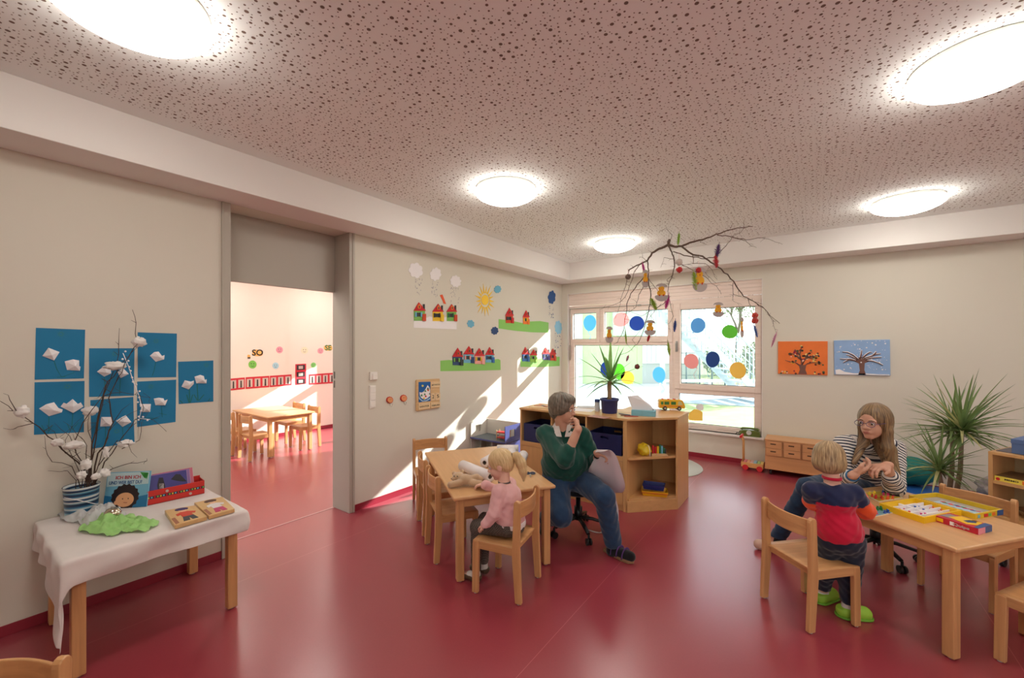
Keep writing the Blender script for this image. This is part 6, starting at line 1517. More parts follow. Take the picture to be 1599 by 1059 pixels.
# wooden puzzles
pz = wood('maple_puzzle', (224, 186, 128), 'x', .06)
for k, (cs_, sh, pt, hair, lab) in enumerate((([(885,385),(1120,345),(1215,432),(965,502)], (216, 74, 52), (70, 72, 76), (60, 50, 110), 'wooden dress-up puzzle with a red shirt figure, left one on the white cloth'),
                                 ([(1115,325),(1335,278),(1432,372),(1230,428)], (232, 226, 226), (200, 60, 110), (90, 60, 50), 'wooden dress-up puzzle with a white shirt and pink trousers figure, right one'))):
    pc = [at_z(*K9(*q), TT + .022) for q in cs_]; t, bm, c = plank_on('wooden_puzzle', lab, 'puzzle', pc, TT + .022, TT, pz, group='wooden puzzles'); obj('board', bm, pz, t, .002)
    A, B_, C__, D_ = pc
    def pq(u, v): return (A*(1-u)*(1-v) + B_*u*(1-v) + C__*u*v + D_*(1-u)*v) - c
    def pp(nm, pts, cc, h=.0015):
        bm = NB(); q = [pq(*p) for p in pts]; prism(bm, [(p.x, p.y) for p in q], lambda a, b, z: Vector((a, b, z)), .0215, .0222 + h); obj(nm, bm, col('print_%d_%d_%d' % cc, cc, .5), t)
    pp('shirt', [(.22,.42),(.40,.34),(.62,.34),(.86,.44),(.80,.54),(.68,.50),(.70,.66),(.36,.66),(.34,.50),(.24,.54)], sh)
    pp('trousers', [(.36,.66),(.70,.66),(.76,.92),(.58,.92),(.54,.74),(.50,.92),(.30,.92)], pt)
    pp('face', [(.5 + .13*math.cos(a), .22 + .13*math.sin(a)) for a in [2*PI*i/16 for i in range(16)]], (244, 196, 160))
    pp('hair', [(.5 + .22*math.cos(a), .14 + .09*math.sin(a)) for a in [2*PI*i/16 for i in range(16)]], hair, .002)
    pp('side_slot', [(.02,.60),(.14,.58),(.16,.94),(.04,.96)], (170, 110, 80), .0005)
# green and white tulle with a glass ball
def tulle(nm, lab, cx_, cy_, rx, ry, h, m, seed, z=TT):
    bm = NB(); g = []; n, k = 96, 34; c = at_z(*K9(cx_, cy_), z)
    ex = (at_z(*K9(cx_+100, cy_), z) - c) / 100; ey = (at_z(*K9(cx_, cy_+60), z) - c) / 60
    rings = []
    for j in range(k + 1):
        f = j / k; ring = []
        for i in range(n):
            a = 2*PI*i/n; w = 1 + .13*math.sin(3*a + seed) + .08*math.sin(7*a + 2*seed)
            p = ex*(rx*f*w*math.cos(a)) + ey*(ry*f*w*math.sin(a))
            q = mnoise.noise(Vector((p.x*14, p.y*14, seed))) * .9 + .6 * mnoise.noise(Vector((p.x*38, p.y*38, seed + 5)))
            zz = .003 + max(0, h * (1 - f**2.4) * (.55 + 1.0*q)) + .012 * max(0, math.sin(13*a + seed*3 + 5*f)) * f + .006 * abs(math.sin(27*a + 9*f))
            ring.append(bm.verts.new(p + Vector((0, 0, zz))))
            if j == 0: break
        rings.append(ring)
    for a, b in zip(rings, rings[1:]):
        for i in range(n):
            q = [a[i % len(a)], a[(i+1) % len(a)], b[(i+1) % n], b[i]]; u = []
            for v in q:
                if v not in u: u.append(v)
            f = bm.faces.new(u); f.smooth = True
    o = obj(nm, bm, m, loc=c); md = o.modifiers.new('t', 'SOLIDIFY'); md.thickness = .0008; md.offset = 1; return tag(o, lab, 'cloth')
tulle('green_tulle', 'crumpled lime green tulle cloth on the white tablecloth', 500, 500, 290, 86, .055, mat('lime_tulle', (176, 230, 140), .7, alpha=.75), 1.2)
tulle('white_tulle', 'crumpled white see-through tulle cloth behind the green one', 330, 440, 260, 80, .065, mat('white_tulle_net', (226, 228, 228), .7, alpha=.6), 4.1)
c = at_z(*K9(478, 455), TT + .02); t = thing('glass_ball', 'shiny silver glass ball resting in the green tulle', 'ball', c + Vector((0, 0, .01)))
bm = NB(); ball(bm, (0, 0, .02), .038, 0, None, 28, 18); obj('sphere', bm, mat('silvered_glass', (206, 200, 178), .08, 1.0), t)
bm = NB(); cyl(bm, (0, 0, .055), (0, 0, .064), .007, 12); obj('cap', bm, m_steel, t)

# ================================================================== MIDDLE TABLE
T2 = .59
rollm = col('white_paper_roll', (236, 230, 230), .55)
K7 = lambda x, y: (700 + x/5.044, 690 + y/5.044)
for k, (a, b, r, lab) in enumerate((((112,186),(330,275),.042,'white paper roll lying nearest the teddy'), ((285,165),(430,80),.042,'white paper roll behind the girl in front of the dollhouse'), ((385,60),(470,60),.042,'short white paper roll end farthest back on the table'),
        ((500,75),(480,190),.042,'white paper roll second from the right end of the table'), ((592,105),(545,205),.042,'white paper roll with dark core at the right, beside the scissors'))):
    A = at_z(*K7(*a), T2 + r); B_ = at_z(*K7(*b), T2 + r)
    if k == 2: B_ = A + (B_ - A).normalized() * .2
    if k in (3, 4): d = (A - B_).normalized(); B_ = A - d * .24
    if k == 1: B_ = A + (B_ - A).normalized() * .3
    d = (B_ - A); L_ = d.length; M = d.to_track_quat('Z', 'Y').to_matrix().to_4x4()
    t = thing('paper_roll', lab, 'paper roll', Vector((A.x, A.y, T2)), 0, 'white paper rolls on the table')
    M = Matrix.Translation(Vector((0, 0, r))) @ M
    bm = NB(); lathe(bm, [(r*.42, 0), (r, 0), (r, L_), (r*.42, L_), (r*.42, 0)], n=36, M=M); obj('paper', bm, rollm, t)
    bm = NB(); lathe(bm, [(r*.34, -.0005), (r*.42, -.0005), (r*.42, L_ + .0005), (r*.34, L_ + .0005), (r*.34, -.0005)], n=24, M=M); obj('core', bm, col('grey_cardboard', (120, 108, 98)), t)
c = at_z(728, 759, T2)
r2 = Vector((math.cos(YAW), math.sin(YAW), 0)); f2 = Vector((-math.sin(YAW), math.cos(YAW), 0))
t = thing('teddy', 'beige plush teddy lying on the table in front of the girl', 'toy', c)
def tq(x, y, z=0): return np.array(r2 * x + f2 * y) + np.array([0, 0, z])
Rt = np.stack([np.array(r2), np.array(f2), np.array([0, 0, 1.0])], 1)
tp = [ell(tq(-.005, .0, .046), (.050, .042, .040), Rt), ell(tq(-.060, .02, .060), (.042, .036, .034), Rt), ell(tq(-.095, .04, .078), (.014, .012, .016), Rt), ell(tq(-.035, .05, .088), (.014, .012, .016), Rt), ell(tq(-.092, .0, .052), (.016, .016, .014), Rt),
      cap(tq(-.04, -.03, .035), tq(-.105, -.045, .024), .022, .024), cap(tq(.03, .01, .05), tq(.075, .02, .058), .024, .022), cap(tq(.04, -.02, .03), tq(.10, -.03, .024), .024, .026), cap(tq(.07, .02, .055), tq(.10, .03, .040), .022, .022)]
np_obj('plush_body', [sdf_mesh(tp, .0035, .010, wrinkle=(.0006, 400, .2))], mat('beige_plush', (198, 166, 132), .95, sheen=.6, bump=.6, bscale=300), t, (0, 0, 0))
for x, y, z in ((-.085, -.012, .074), (-.062, -.016, .074), (-.106, -.006, .054)):
    bm = NB(); ball(bm, tq(x, y, z), .004, 0, None, 8, 6); obj('eye' if z > .06 else 'nose', bm, mat('black_bead', (24, 22, 22), .3), t)
c = at_z(828, 742, T2); t = thing('scissors', 'small scissors with dark blue handles on the table edge', 'scissors', c)
bm = NB()
for s in (-1, 1):
    q = [(r2 * (.02*s + .018*math.cos(a)) + f2 * (.030 + .022*math.sin(a))) + Vector((0, 0, .006)) for a in [2*PI*i/14 for i in range(15)]]
    tube(bm, q, .005, 6)
obj('handle', bm, col('dark_blue_plastic', (40, 66, 104), .4), t)
for s in (-1, 1):
    bm = NB(); q = [r2*(-.004*s) + f2*.015, r2*.008*s + f2*.0, r2*(.003*s) - f2*.06, r2*(-.001*s) - f2*.06]; prism(bm, [(p.x, p.y) for p in q], lambda a, b, z: Vector((a, b, z)), .003 + .002*(s > 0), .005 + .002*(s > 0)); obj('blade', bm, m_steel, t)

# the long sheet the older woman unrolls
def ribbon2(Rp, Lp, nm, lab, m, loc):
    def cr_(path):
        P_ = [np.array(at_d(*p)) for p in path]; Q = []
        for i in range(len(P_)-1):
            a, b, c_, d = P_[max(0, i-1)], P_[i], P_[i+1], P_[min(len(P_)-1, i+2)]
            for f in np.linspace(0, 1, 7)[:-1]: Q.append(.5*((2*b) + (-a+c_)*f + (2*a-5*b+4*c_-d)*f*f + (-a+3*b-3*c_+d)*f**3))
        return Q + [P_[-1]]
    bm = NB(); rows = []
    for q, w in zip(cr_(Rp), cr_(Lp)):
        row = []
        for s_ in (0, .25, .5, .75, 1):
            p_ = q * (1 - s_) + w * s_; p_[2] = max(p_[2], .004); row.append(bm.verts.new(Vector(p_) - loc))
        rows.append(row)
    for a, b in zip(rows, rows[1:]):
        for i in range(4): f = bm.faces.new((a[i], a[i+1], b[i+1], b[i])); f.smooth = True
    o = obj(nm, bm, m); o.location = loc; md = o.modifiers.new('t', 'SOLIDIFY'); md.thickness = .0012
    return tag(o, lab, 'paper')
ribbon2([(944,705,3.15),(953,703,3.12),(962,712,3.13),(968,728,3.16),(973,745,3.2),(976,760,3.24),(972,769,3.3),(965,767,3.36),(961,757,3.42),(962,778,3.5),(966,800,3.55),(965,830,3.55),(961,846,3.5)],
        [(928,707,3.28),(933,702,3.26),(930,712,3.30),(924,724,3.34),(919,736,3.38),(925,750,3.44),(935,765,3.5),(942,775,3.55),(945,780,3.6),(945,800,3.65),(944,825,3.65),(932,838,3.58),(910,830,3.68)], 'paper_sheet', 'long white paper sheet hanging from the hand down to the floor', mat('thin_white_paper', (222, 212, 216), .6), Vector((-1.2, 3.1, 0)))

# ================================================================== SHELF UNIT IN THE MIDDLE
bh_ = {a: wood('beech_laminate', (216, 168, 112), a, .07, .35, .6) for a in 'xyz'}
S0, S1, SY0, SY1, SH = -2.72, -1.49, 3.905, 4.33, .905
t = thing('low_shelf', 'long low beech shelf of three compartments behind the person in green', 'shelf', (S0, SY0, 0))
def lb(nm, a, b, m, par=None, bev=.0015): bm = NB(); box(bm, a, b); return obj(nm, bm, m, par or t, bev)
W = S1 - S0; Dp = SY1 - SY0; th = .019
lb('side_panel', (0, 0, 0), (th, Dp, SH - .022), bh_['z']); lb('side_panel', (W - th, 0, 0), (W, Dp, SH - .022), bh_['z']); lb('back_panel', (th, Dp - .01, .06), (W - th, Dp, SH - .022), bh_['z'])
for f in (1/3, 2/3): lb('divider', (W*f - th/2, .002, .5), (W*f + th/2, Dp - .01, SH - .022), bh_['z'])
lb('middle_board', (th, -.002, .485), (W - th, Dp - .01, .53), bh_['x']); lb('plinth', (th, .02, 0), (W - th, .04, .06), bh_['x'])
for i in range(3): lb('door_panel', (th + (W-2*th)*i/3 + .002, -.0, .062), (th + (W-2*th)*(i+1)/3 - .002, .018, .482), bh_['z'])
# corner unit
t2 = thing('corner_shelf', 'open beech corner shelf with slanted front at the right end of the low shelf', 'shelf', (S1, SY0, 0))
cw, cd = .395, .80
foot = [(0, 0), (.03, .0), (cw, .375), (cw, cd), (0, cd)]
def slabp(nm, z0, z1, m, inset=0, par=None, pts=None, o=(0, 0)):
    bm = NB(); prism(bm, pts or foot, lambda a, b, z: Vector((a, b, z)), z0, z1); return obj(nm, bm, m, par or t2, .0015)
ins = [(th, .022), (.035, .022), (cw - th, .385), (cw - th, cd - .02), (th, cd - .02)]
slabp('bottom_board', .105, .125, bh_['x'], pts=ins); slabp('middle_board', .500, .522, bh_['x'], pts=ins)
slabp('plinth', 0, .105, bh_['x'], pts=[(.012, .0), (.03, 0), (cw - .004, .372), (cw - .004, .40), (.03, .03)])
lb('side_panel', (0, 0, 0), (th, cd, SH - .022), bh_['z'], t2); lb('side_panel', (cw - th, .37, 0), (cw, cd, SH - .022), bh_['z'], t2); lb('back_panel', (th, cd - .02, .1), (cw - th, cd, SH - .022), bh_['z'], t2)
# continuous worktop
t3 = thing('shelf_top', 'continuous beech top board with a slanted end over the low shelf', 'shelf top', (S0, SY0, SH - .022))
bm = NB(); prism(bm, [(-.006, -.012), (W + .03, -.012), (W + cw + .008, .37), (W + cw + .008, cd + .006), (W - .25, cd + .006), (W - .25, Dp + .006), (-.006, Dp + .006)], lambda a, b, z: Vector((a, b, z)), 0, .022); obj('board', bm, bh_['x'], t3, .003)
# storage boxes
nav = mat('navy_painted_wood', (30, 36, 88), .5)
bx_lab = ['navy blue wooden storage box in the leftmost shelf compartment', 'navy blue wooden storage box in the middle compartment hidden behind the person', 'navy blue wooden storage box in the compartment below the yucca']
b0 = None
for i in range(3):
    x = S0 + th + (W - 2*th) * i / 3 + .022; loc = (x, SY0 + .015, .53)
    if b0 is None:
        b0 = thing('storage_box', bx_lab[0], 'box', loc, 0, 'navy storage boxes'); w_, d_, h_ = .355, .36, .20
        def bpart(nm, a, b): bm = NB(); box(bm, a, b); return obj(nm, bm, nav, b0, .002)
        bpart('bottom', (0, 0, 0), (w_, d_, .01)); bpart('side', (0, 0, .01), (.011, d_, h_)); bpart('side', (w_-.011, 0, .01), (w_, d_, h_))
        for nm, y in (('front', 0), ('back', d_ - .011)):
            bm = NB(); a, b = w_*.38, w_*.62
            box(bm, (.011, y, .01), (w_-.011, y+.011, h_-.05)); box(bm, (.011, y, h_-.05), (a, y+.011, h_-.028)); box(bm, (b, y, h_-.05), (w_-.011, y+.011, h_-.028)); box(bm, (.011, y, h_-.028), (w_-.011, y+.011, h_)); 
            obj(nm, bm, nav, b0)
    else: c_ = copy_tree(b0); c_.location = loc; c_['label'] = bx_lab[i]
# things in the corner shelf
c = Vector((S1 + .12, SY0 + .21, .522)); t = thing('yellow_bag', 'crumpled yellow bag on the upper board of the corner shelf', 'bag', c)
bm = NB(); ball(bm, (0, 0, .056), (.064, .05, .058), 0, None, 26, 16, .45, 3); 
for v in bm.verts: v.co.z = max(v.co.z, .0005)
obj('bag_body', bm, mat('crumpled_yellow_foil', (236, 204, 44), .35, vary=.1, vscale=30), t)
bm = NB(); tube(bm, [(.02, -.02, .10), (.05, -.03, .11), (.066, -.04, .07), (.07, -.045, .01)], .0028, 6); obj('cord', bm, pa_white, t)
c = Vector((S1 + .235, SY0 + .29, .522)); t = thing('peg_tray', 'wooden tray of coloured cylinder blocks beside the yellow bag', 'toy', c, .55)
bm = NB(); box(bm, (-.075, -.035, 0), (.075, .035, .022)); obj('tray', bm, wdp, t, .002)
pegs = [(-.055, 'red', .075), (-.03, 'red', .065), (-.008, 'yellow', .07), (.012, 'dgreen', .085), (.03, 'lblue', .075), (.05, 'dgreen', .055), (.062, 'dark', .045)]
for i, (x, cc, h_) in enumerate(pegs):
    bm = NB(); cyl(bm, (x, .004 * (i % 2), .022), (x, .004 * (i % 2), .022 + h_), .0105, 14); obj('cylinder_block', bm, PM[cc], t, .001)
c = Vector((S1 + .19, SY0 + .30, .125)); 
def tray(nm, lab, c, w_, d_, h_, m, rz, extra=None):
    t = thing(nm, lab, 'tray', c, rz)
    bm = NB()
    a = [(-w_*.44, -d_*.42), (w_*.44, -d_*.42), (w_*.44, d_*.42), (-w_*.44, d_*.42)]; b = [(x/.88*1.0, y/.84) for x, y in a]
    vs = [(x, y, 0) for x, y in a] + [(x, y, h_) for x, y in b] + [(x*.96, y*.94, h_) for x, y in b] + [(x*.94, y*.92, .004) for x, y in a]
    add_faces(bm, vs, [(3,2,1,0)] + [(i, (i+1)%4, 4+(i+1)%4, 4+i) for i in range(4)] + [(4+i, 4+(i+1)%4, 8+(i+1)%4, 8+i) for i in range(4)] + [(8+i, 8+(i+1)%4, 12+(i+1)%4, 12+i) for i in range(4)] + [(12,13,14,15)])
    obj('tray_body', bm, m, t, .002); return t
ym = col('yellow_plastic', (240, 182, 28), .35)
tt_ = tray('sorting_tray', 'yellow plastic tray at the bottom of the corner shelf', c, .25, .15, .05, ym, .35)
bm = NB(); ring(bm, (-.135, .135, .046, .050), (-.13, .13, .0465, .0495), -.08, .08) if False else box(bm, (-.118, -.0765, .030), (.118, -.0735, .034)); obj('red_stripe', bm, PM['red'], tt_)
tb_ = tray('sorting_tray', 'dark blue plastic tray stacked on the yellow tray', c + Vector((-.01, .02, .052)), .21, .13, .05, col('cobalt_plastic', (36, 50, 120), .35), .22)
for i in range(4):
    bm = NB(); lathe(bm, [(.018, .006), (.022, .022), (.020, .022), (.016, .006)], (-.066 + .044*i, 0, 0), 14); obj('cup_ring', bm, col('cobalt_dark', (22, 28, 70), .3), tb_)
# things on the top board
ZT = SH
def put(px, py): return at_z(px, py, ZT)
c = put(948, 646) + Vector((-.0, .06, 0)); t = thing('potted_yucca', 'yucca plant with a thick stem in a dark blue pot on the shelf top', 'plant', c)
bm = NB(); lathe(bm, [(0, 0), (.074, 0), (.078, .005), (.088, .128), (.098, .130), (.099, .150), (.092, .152), (.085, .14), (.08, .13), (0, .13)], n=40); obj('pot', bm, mat('cobalt_glazed_pot', (44, 56, 122), .35), t)
bm = NB(); lathe(bm, [(0, .132), (.084, .132)], n=30); obj('soil', bm, mat('potting_soil', (60, 46, 36), .95, bump=1, bscale=60), t)
bm = NB(); tube(bm, [(0, 0, .12), (.002, 0, .2), (-.002, 0, .27), (.006, 0, .33)], [.022, .021, .021, .024], 12)
for k in range(9): lathe(bm, [(.021, .14 + k*.02), (.0235, .146 + k*.02), (.021, .152 + k*.02)], n=12)
obj('trunk', bm, mat('yucca_bark', (168, 138, 102), .9, vary=.3, vscale=60), t)
def leaf_mesh(bm, base, d, L_, w, droop, twist=0, fold=.25, n=9, up=Vector((0, 0, 1))):
    d = Vector(d).normalized(); s = d.cross(up); s = s.normalized() if s.length > .05 else Vector((1, 0, 0))
    rows = []; p = Vector(base); dd = d.copy()
    for i in range(n + 1):
        f = i / n; ww = w * (min(1, f*5 + .45)) * (1 - f) ** .55 if f < 1 else 0
        nn = s.cross(dd).normalized()
        rows.append((bm.verts.new(p - s*ww), bm.verts.new(p - nn*ww*fold), bm.verts.new(p + s*ww)) if f < 1 else (bm.verts.new(p),))
        dd = (dd + Vector((0, 0, -droop / n))).normalized(); p = p + dd * L_ / n
    for a, b in zip(rows, rows[1:]):
        if len(b) == 3:
            for q in ((a[0], a[1], b[1], b[0]), (a[1], a[2], b[2], b[1])): f_ = bm.faces.new(q); f_.smooth = True
        else:
            for q in ((a[0], a[1], b[0]), (a[1], a[2], b[0])): f_ = bm.faces.new(q); f_.smooth = True
lm = [mat('yucca_leaf', (110, 164, 88), .4, spec=.5, vary=.25, vscale=12), mat('yucca_leaf_light', (150, 194, 110), .4, spec=.5, vary=.2, vscale=12)]
for m_ in lm: translucent(m_, .45)
r_ = random.Random(21)
yl = [(70, 84, .36, .019), (200, 74, .33, .019), (320, 70, .32, .018), (-10, 78, .34, .020), (30, 66, .30, .018), (150, 60, .30, .018), (200, 42, .38, .019), (165, 28, .36, .018), (180, 12, .34, .016), (350, 35, .32, .018), (10, 18, .34, .016), (20, 2, .32, .014), (335, 50, .26, .016), (120, 72, .27, .018), (250, 50, .30, .018), (280, 30, .28, .016), (230, 20, .30, .016), (60, 40, .28, .016), (90, 55, .28, .017), (310, 10, .26, .015), (200, -5, .30, .014), (140, 8, .26, .014), (40, -12, .22, .014)]
for k, (az, el_, L_, w_) in enumerate(yl):
    a = math.radians(az) + YAW; e_ = math.radians(el_); bm = NB()
    leaf_mesh(bm, (.006, 0, .315 + .03 * math.sin(e_)), (math.cos(a)*math.cos(e_), math.sin(a)*math.cos(e_), math.sin(e_)), L_ * 1.2, w_ * 1.5, .35 + .5 * (el_ < 30)); obj('leaf', bm, lm[k % 3 == 0], t)
for k in range(10):
    a = r_.uniform(0, 6.28); e_ = r_.uniform(.1, .9); bm = NB(); leaf_mesh(bm, (.03*math.cos(.5), .03*math.sin(.5), .30), (math.cos(a)*math.cos(e_), math.sin(a)*math.cos(e_), math.sin(e_)), .13, .010, .5); obj('leaf', bm, lm[k % 2], t)
c = put(931, 644) + Vector((-.02, .07, 0)); t = thing('glue_bottle', 'white tube shaped can with blue lid left of the yucca pot', 'bottle', c)
bm = NB(); lathe(bm, [(0, 0), (.027, 0), (.028, .004), (.028, .10), (0, .10)], n=24); obj('can', bm, col('white_can', (226, 224, 222), .35), t)
bm = NB(); lathe(bm, [(.0283, .012), (.0285, .014), (.0285, .07), (.0283, .072)], n=24); obj('label_band', bm, col('pale_label', (206, 210, 218), .4), t)
bm = NB(); lathe(bm, [(0, .10), (.029, .10), (.029, .125), (.024, .13), (0, .13)], n=24); obj('lid', bm, col('blue_lid', (40, 72, 140), .35), t)
c = put(1002, 650) + Vector((0, .06, 0)); t = thing('tissue_box', 'light blue tissue box with a white tissue standing out', 'tissue box', c, .25)
bm = NB(); box(bm, (-.115, -.06, 0), (.115, .06, .055)); obj('carton', bm, mat('pale_blue_carton', (126, 184, 200), .5, vary=.15, vscale=20), t, .002)
bm = NB(); vs = [(-.11, -.01, .055), (.08, -.012, .055), (.10, .02, .055), (-.08, .03, .056), (-.16, .0, .185), (-.06, .02, .20), (.0, -.015, .15), (.06, .005, .11), (-.12, .03, .14), (.09, -.01, .075)]
add_faces(bm, vs, [(0,1,6),(0,6,4),(4,6,5),(5,6,7),(6,1,9),(6,9,7),(7,9,2),(5,7,2),(5,2,3),(8,5,3),(4,5,8),(0,4,8),(0,8,3)]); o = obj('tissue', bm, pa_white, t); md = o.modifiers.new('t', 'SOLIDIFY'); md.thickness = .001
# yellow toy bus
c = put(1050, 641) + Vector((-.02, .03, 0)); t = thing('toy_bus', 'yellow toy bus with red roof blocks on the slanted end of the shelf top', 'toy', c, YAW - .14)
yb = col('bus_yellow', (240, 184, 34), .35); tyre = col('black_tyre', (34, 32, 32), .6); gg = mat('green_tinted_window', (70, 128, 70), .2)
L_, H_, Wd = .27, .115, .09
bm = NB(); prism(bm, [(-L_/2, .022), (L_/2 - .004, .022), (L_/2, .04), (L_/2 - .004, .060), (L_/2 - .025, .108), (L_/2 - .04, H_), (-L_/2 + .01, H_), (-L_/2, H_ - .012)], lambda a, b, q: Vector((a, q, b)), -Wd/2, Wd/2); obj('bus_body', bm, yb, t, .006, 3)
for y in (-Wd/2 - .001, Wd/2):
    for a, b in ((-.118, -.092), (-.082, -.032), (-.012, .038)):
        bm = NB(); box(bm, (a, y, .062), (b, y + .001, .095)); obj('side_window', bm, gg, t)
    bm = NB(); prism(bm, [(.060, .060), (.108, .060), (.100, .085), (.088, .100), (.062, .100)], lambda a, b, q: Vector((a, q, b)), y, y + .001); obj('side_window', bm, mat('pale_cab_window', (214, 206, 150), .2), t)
    bm = NB(); box(bm, (-L_/2 + .01, y, .045), (L_/2 - .03, y + .001, .05)); obj('red_stripe', bm, PM['red'], t)
for x in (-.075, .072):
    for y in (-Wd/2, Wd/2):
        bm = NB(); cyl(bm, (x, y - .008, .022), (x, y + .008, .022), .022, 24); w_ = obj('wheel', bm, tyre, t, .002)
        s = 1 if y > 0 else -1; bm = NB(); cyl(bm, (x, y + .008*s, .022), (x, y + .010*s, .022), .011, 18); obj('hubcap', bm, m_steel, w_)
for k in range(6):
    bm = NB(); box(bm, (-.10 + .03*k, -.02, H_), (-.085 + .03*k, .02, H_ + .007)); obj('roof_block', bm, PM['red'] if k % 2 == 0 else pa_white, t)
# papers and crafts on the shelf top
def sheet(px, py, w_, d_, rz, m, lab, cat='paper', th_=.0015, z=0, nm='paper_sheet', grp='loose papers on the shelf top'):
    p = put(px, py); bm = NB(); box(bm, (-w_/2, -d_/2, 0), (w_/2, d_/2, th_)); o = obj(nm, bm, m, loc=(p.x, p.y, ZT + z), rot=(0, 0, rz)); return tag(o, lab, cat, grp)
sheet(848, 636, .26, .24, .2, wdt, 'thick tan craft board at the left end of the shelf top', 'craft board', .010, nm='craft_board', grp=None)
for k, (px, py, c_, rz) in enumerate(((840,635,(200,60,50),.4),(850,636,(60,80,120),-.3),(855,637,(214,120,90),.9),(846,634,(230,150,120),1.4))):
    sheet(px, py, .09, .02, rz, mat('craft_strip_%d' % k, c_, .6), ['short red paper strip on the craft board', 'short dark blue paper strip on the craft board', 'short salmon paper strip on the craft board', 'short peach paper strip on the craft board'][k], 'paper strip', .003, .0105 + .003*k, 'paper_strip', 'paper strips on the craft board')
sheet(906, 640, .30, .21, .15, pa_white, 'large white drawing sheet behind the head of the seated person'); sheet(918, 636, .24, .18, .5, mat('pale_grey_sheet', (206, 206, 208), .6), 'pale grey sheet lying beside the white drawing sheet', z=.002)
sheet(935, 651, .20, .12, -.2, mat('coloured_flyer', (200, 150, 140), .5, vary=.4, vscale=30), 'colourful flyer under the blue yucca pot', z=.0)
sheet(965, 641, .30, .22, .3, mat('cream_sheet', (236, 206, 170), .6), 'cream paper sheet behind the yucca pot')
for k, (px, py, rz, c_) in enumerate(((980,650,.1,(90,60,50)),(986,651,.5,(190,60,60)),(976,648,-.2,(60,60,110)))):
    p = put(px, py); bm = NB(); d = Vector((math.cos(rz), math.sin(rz), 0)); cyl(bm, -d*.07, d*.055, .004, 8); cyl(bm, d*.055, d*.07, .004, 8, 0, .0008)
    tag(obj('pencil', bm, mat('pencil_%d' % k, c_, .4), loc=(p.x, p.y, ZT + .005)), ['brown pencil between the pot and the tissue box', 'red pencil between the pot and the tissue box', 'dark blue pencil between the pot and the tissue box'][k], 'pencil', 'pencils on the shelf top')

# ================================================================== DOLLHOUSE
DX0, DX1, DY0_, DY1_, DZ = -3.60, -3.04, 4.05, 4.385, .625
t = thing('dollhouse', 'open white and blue dollhouse standing by the sunlit wall', 'dollhouse', (DX0, DY0_, 0))
dw = col('dollhouse_white', (222, 216, 206), .5); db = col('dollhouse_blue', (70, 76, 140), .5); dfl = mat('dollhouse_carpet', (110, 116, 120), .95, vary=.35, vscale=90)
Wd_, Dd_ = DX1 - DX0, DY1_ - DY0_
def pl(nm, a, b, m): bm = NB(); box(bm, a, b); return obj(nm, bm, m, t, .001)
pl('back_wall', (0, Dd_-.01, .0), (Wd_, Dd_, DZ), dw)
for x, nm, m in ((0, 'left_wall', dw), (Wd_-.01, 'right_wall', db)):
    bm = NB()
    for z0 in (.0, .205, .42):
        z1 = z0 + .205; box(bm, (x, 0, z0), (x+.01, Dd_-.01, z0+.06)); box(bm, (x, 0, z0+.15), (x+.01, Dd_-.01, z1)); box(bm, (x, 0, z0+.06), (x+.01, .09, z0+.15)); box(bm, (x, .20, z0+.06), (x+.01, Dd_-.01, z0+.15))
    obj(nm, bm, m, t)
for z in (.0, .205, .42):
    pl('storey_floor', (.01, 0, z), (Wd_-.01, Dd_-.01, z+.012), dfl); pl('floor_edge', (0, -.008, z-.004 if z else 0), (Wd_, 0, z+.014), db)
pl('inner_wall', (.30, .06, .217), (.308, Dd_-.01, .42), dw)
def dolly(nm, lab, x, y, z, cat='toy furniture'):
    return thing(nm, lab, cat, (DX0 + x, DY0_ + y, z), .1, 'toy furniture in the dollhouse')
tr_ = col('toy_red', (198, 40, 40), .4)
q = dolly('toy_bunk_bed', 'red and wooden toy bunk bed on the upper floor of the dollhouse', .44, .12, .432)
for z in (.02, .085): 
    bm = NB(); box(bm, (-.075, -.035, z), (.075, .035, z+.016)); obj('mattress', bm, tr_, q, .003)
for sx_ in (-1, 1):
    for sy_ in (-1, 1): bm = NB(); cbox(bm, (sx_*.078, sy_*.034, .06), (.008, .008, .12)); obj('post', bm, wdp, q)
q = dolly('toy_sofa', 'red toy sofa on the middle floor of the dollhouse', .22, .13, .217)
bm = NB(); box(bm, (-.055, -.03, .015), (.055, .03, .045)); obj('seat', bm, tr_, q, .004); bm = NB(); box(bm, (-.055, .02, .04), (.055, .035, .085)); obj('backrest', bm, tr_, q, .004)
for s in (-1, 1): bm = NB(); box(bm, (s*.06-.006, -.03, 0), (s*.06+.006, .035, .06)); obj('armrest', bm, wdp, q)
q = dolly('toy_table', 'small wooden toy table beside the red toy sofa', .38, .10, .217); bm = NB(); box(bm, (-.035, -.025, .045), (.035, .025, .052)); obj('table_top', bm, wdp, q)
for sx_ in (-1, 1):
    for sy_ in (-1, 1): bm = NB(); cbox(bm, (sx_*.03, sy_*.02, .0225), (.006, .006, .045)); obj('leg', bm, wdp, q)

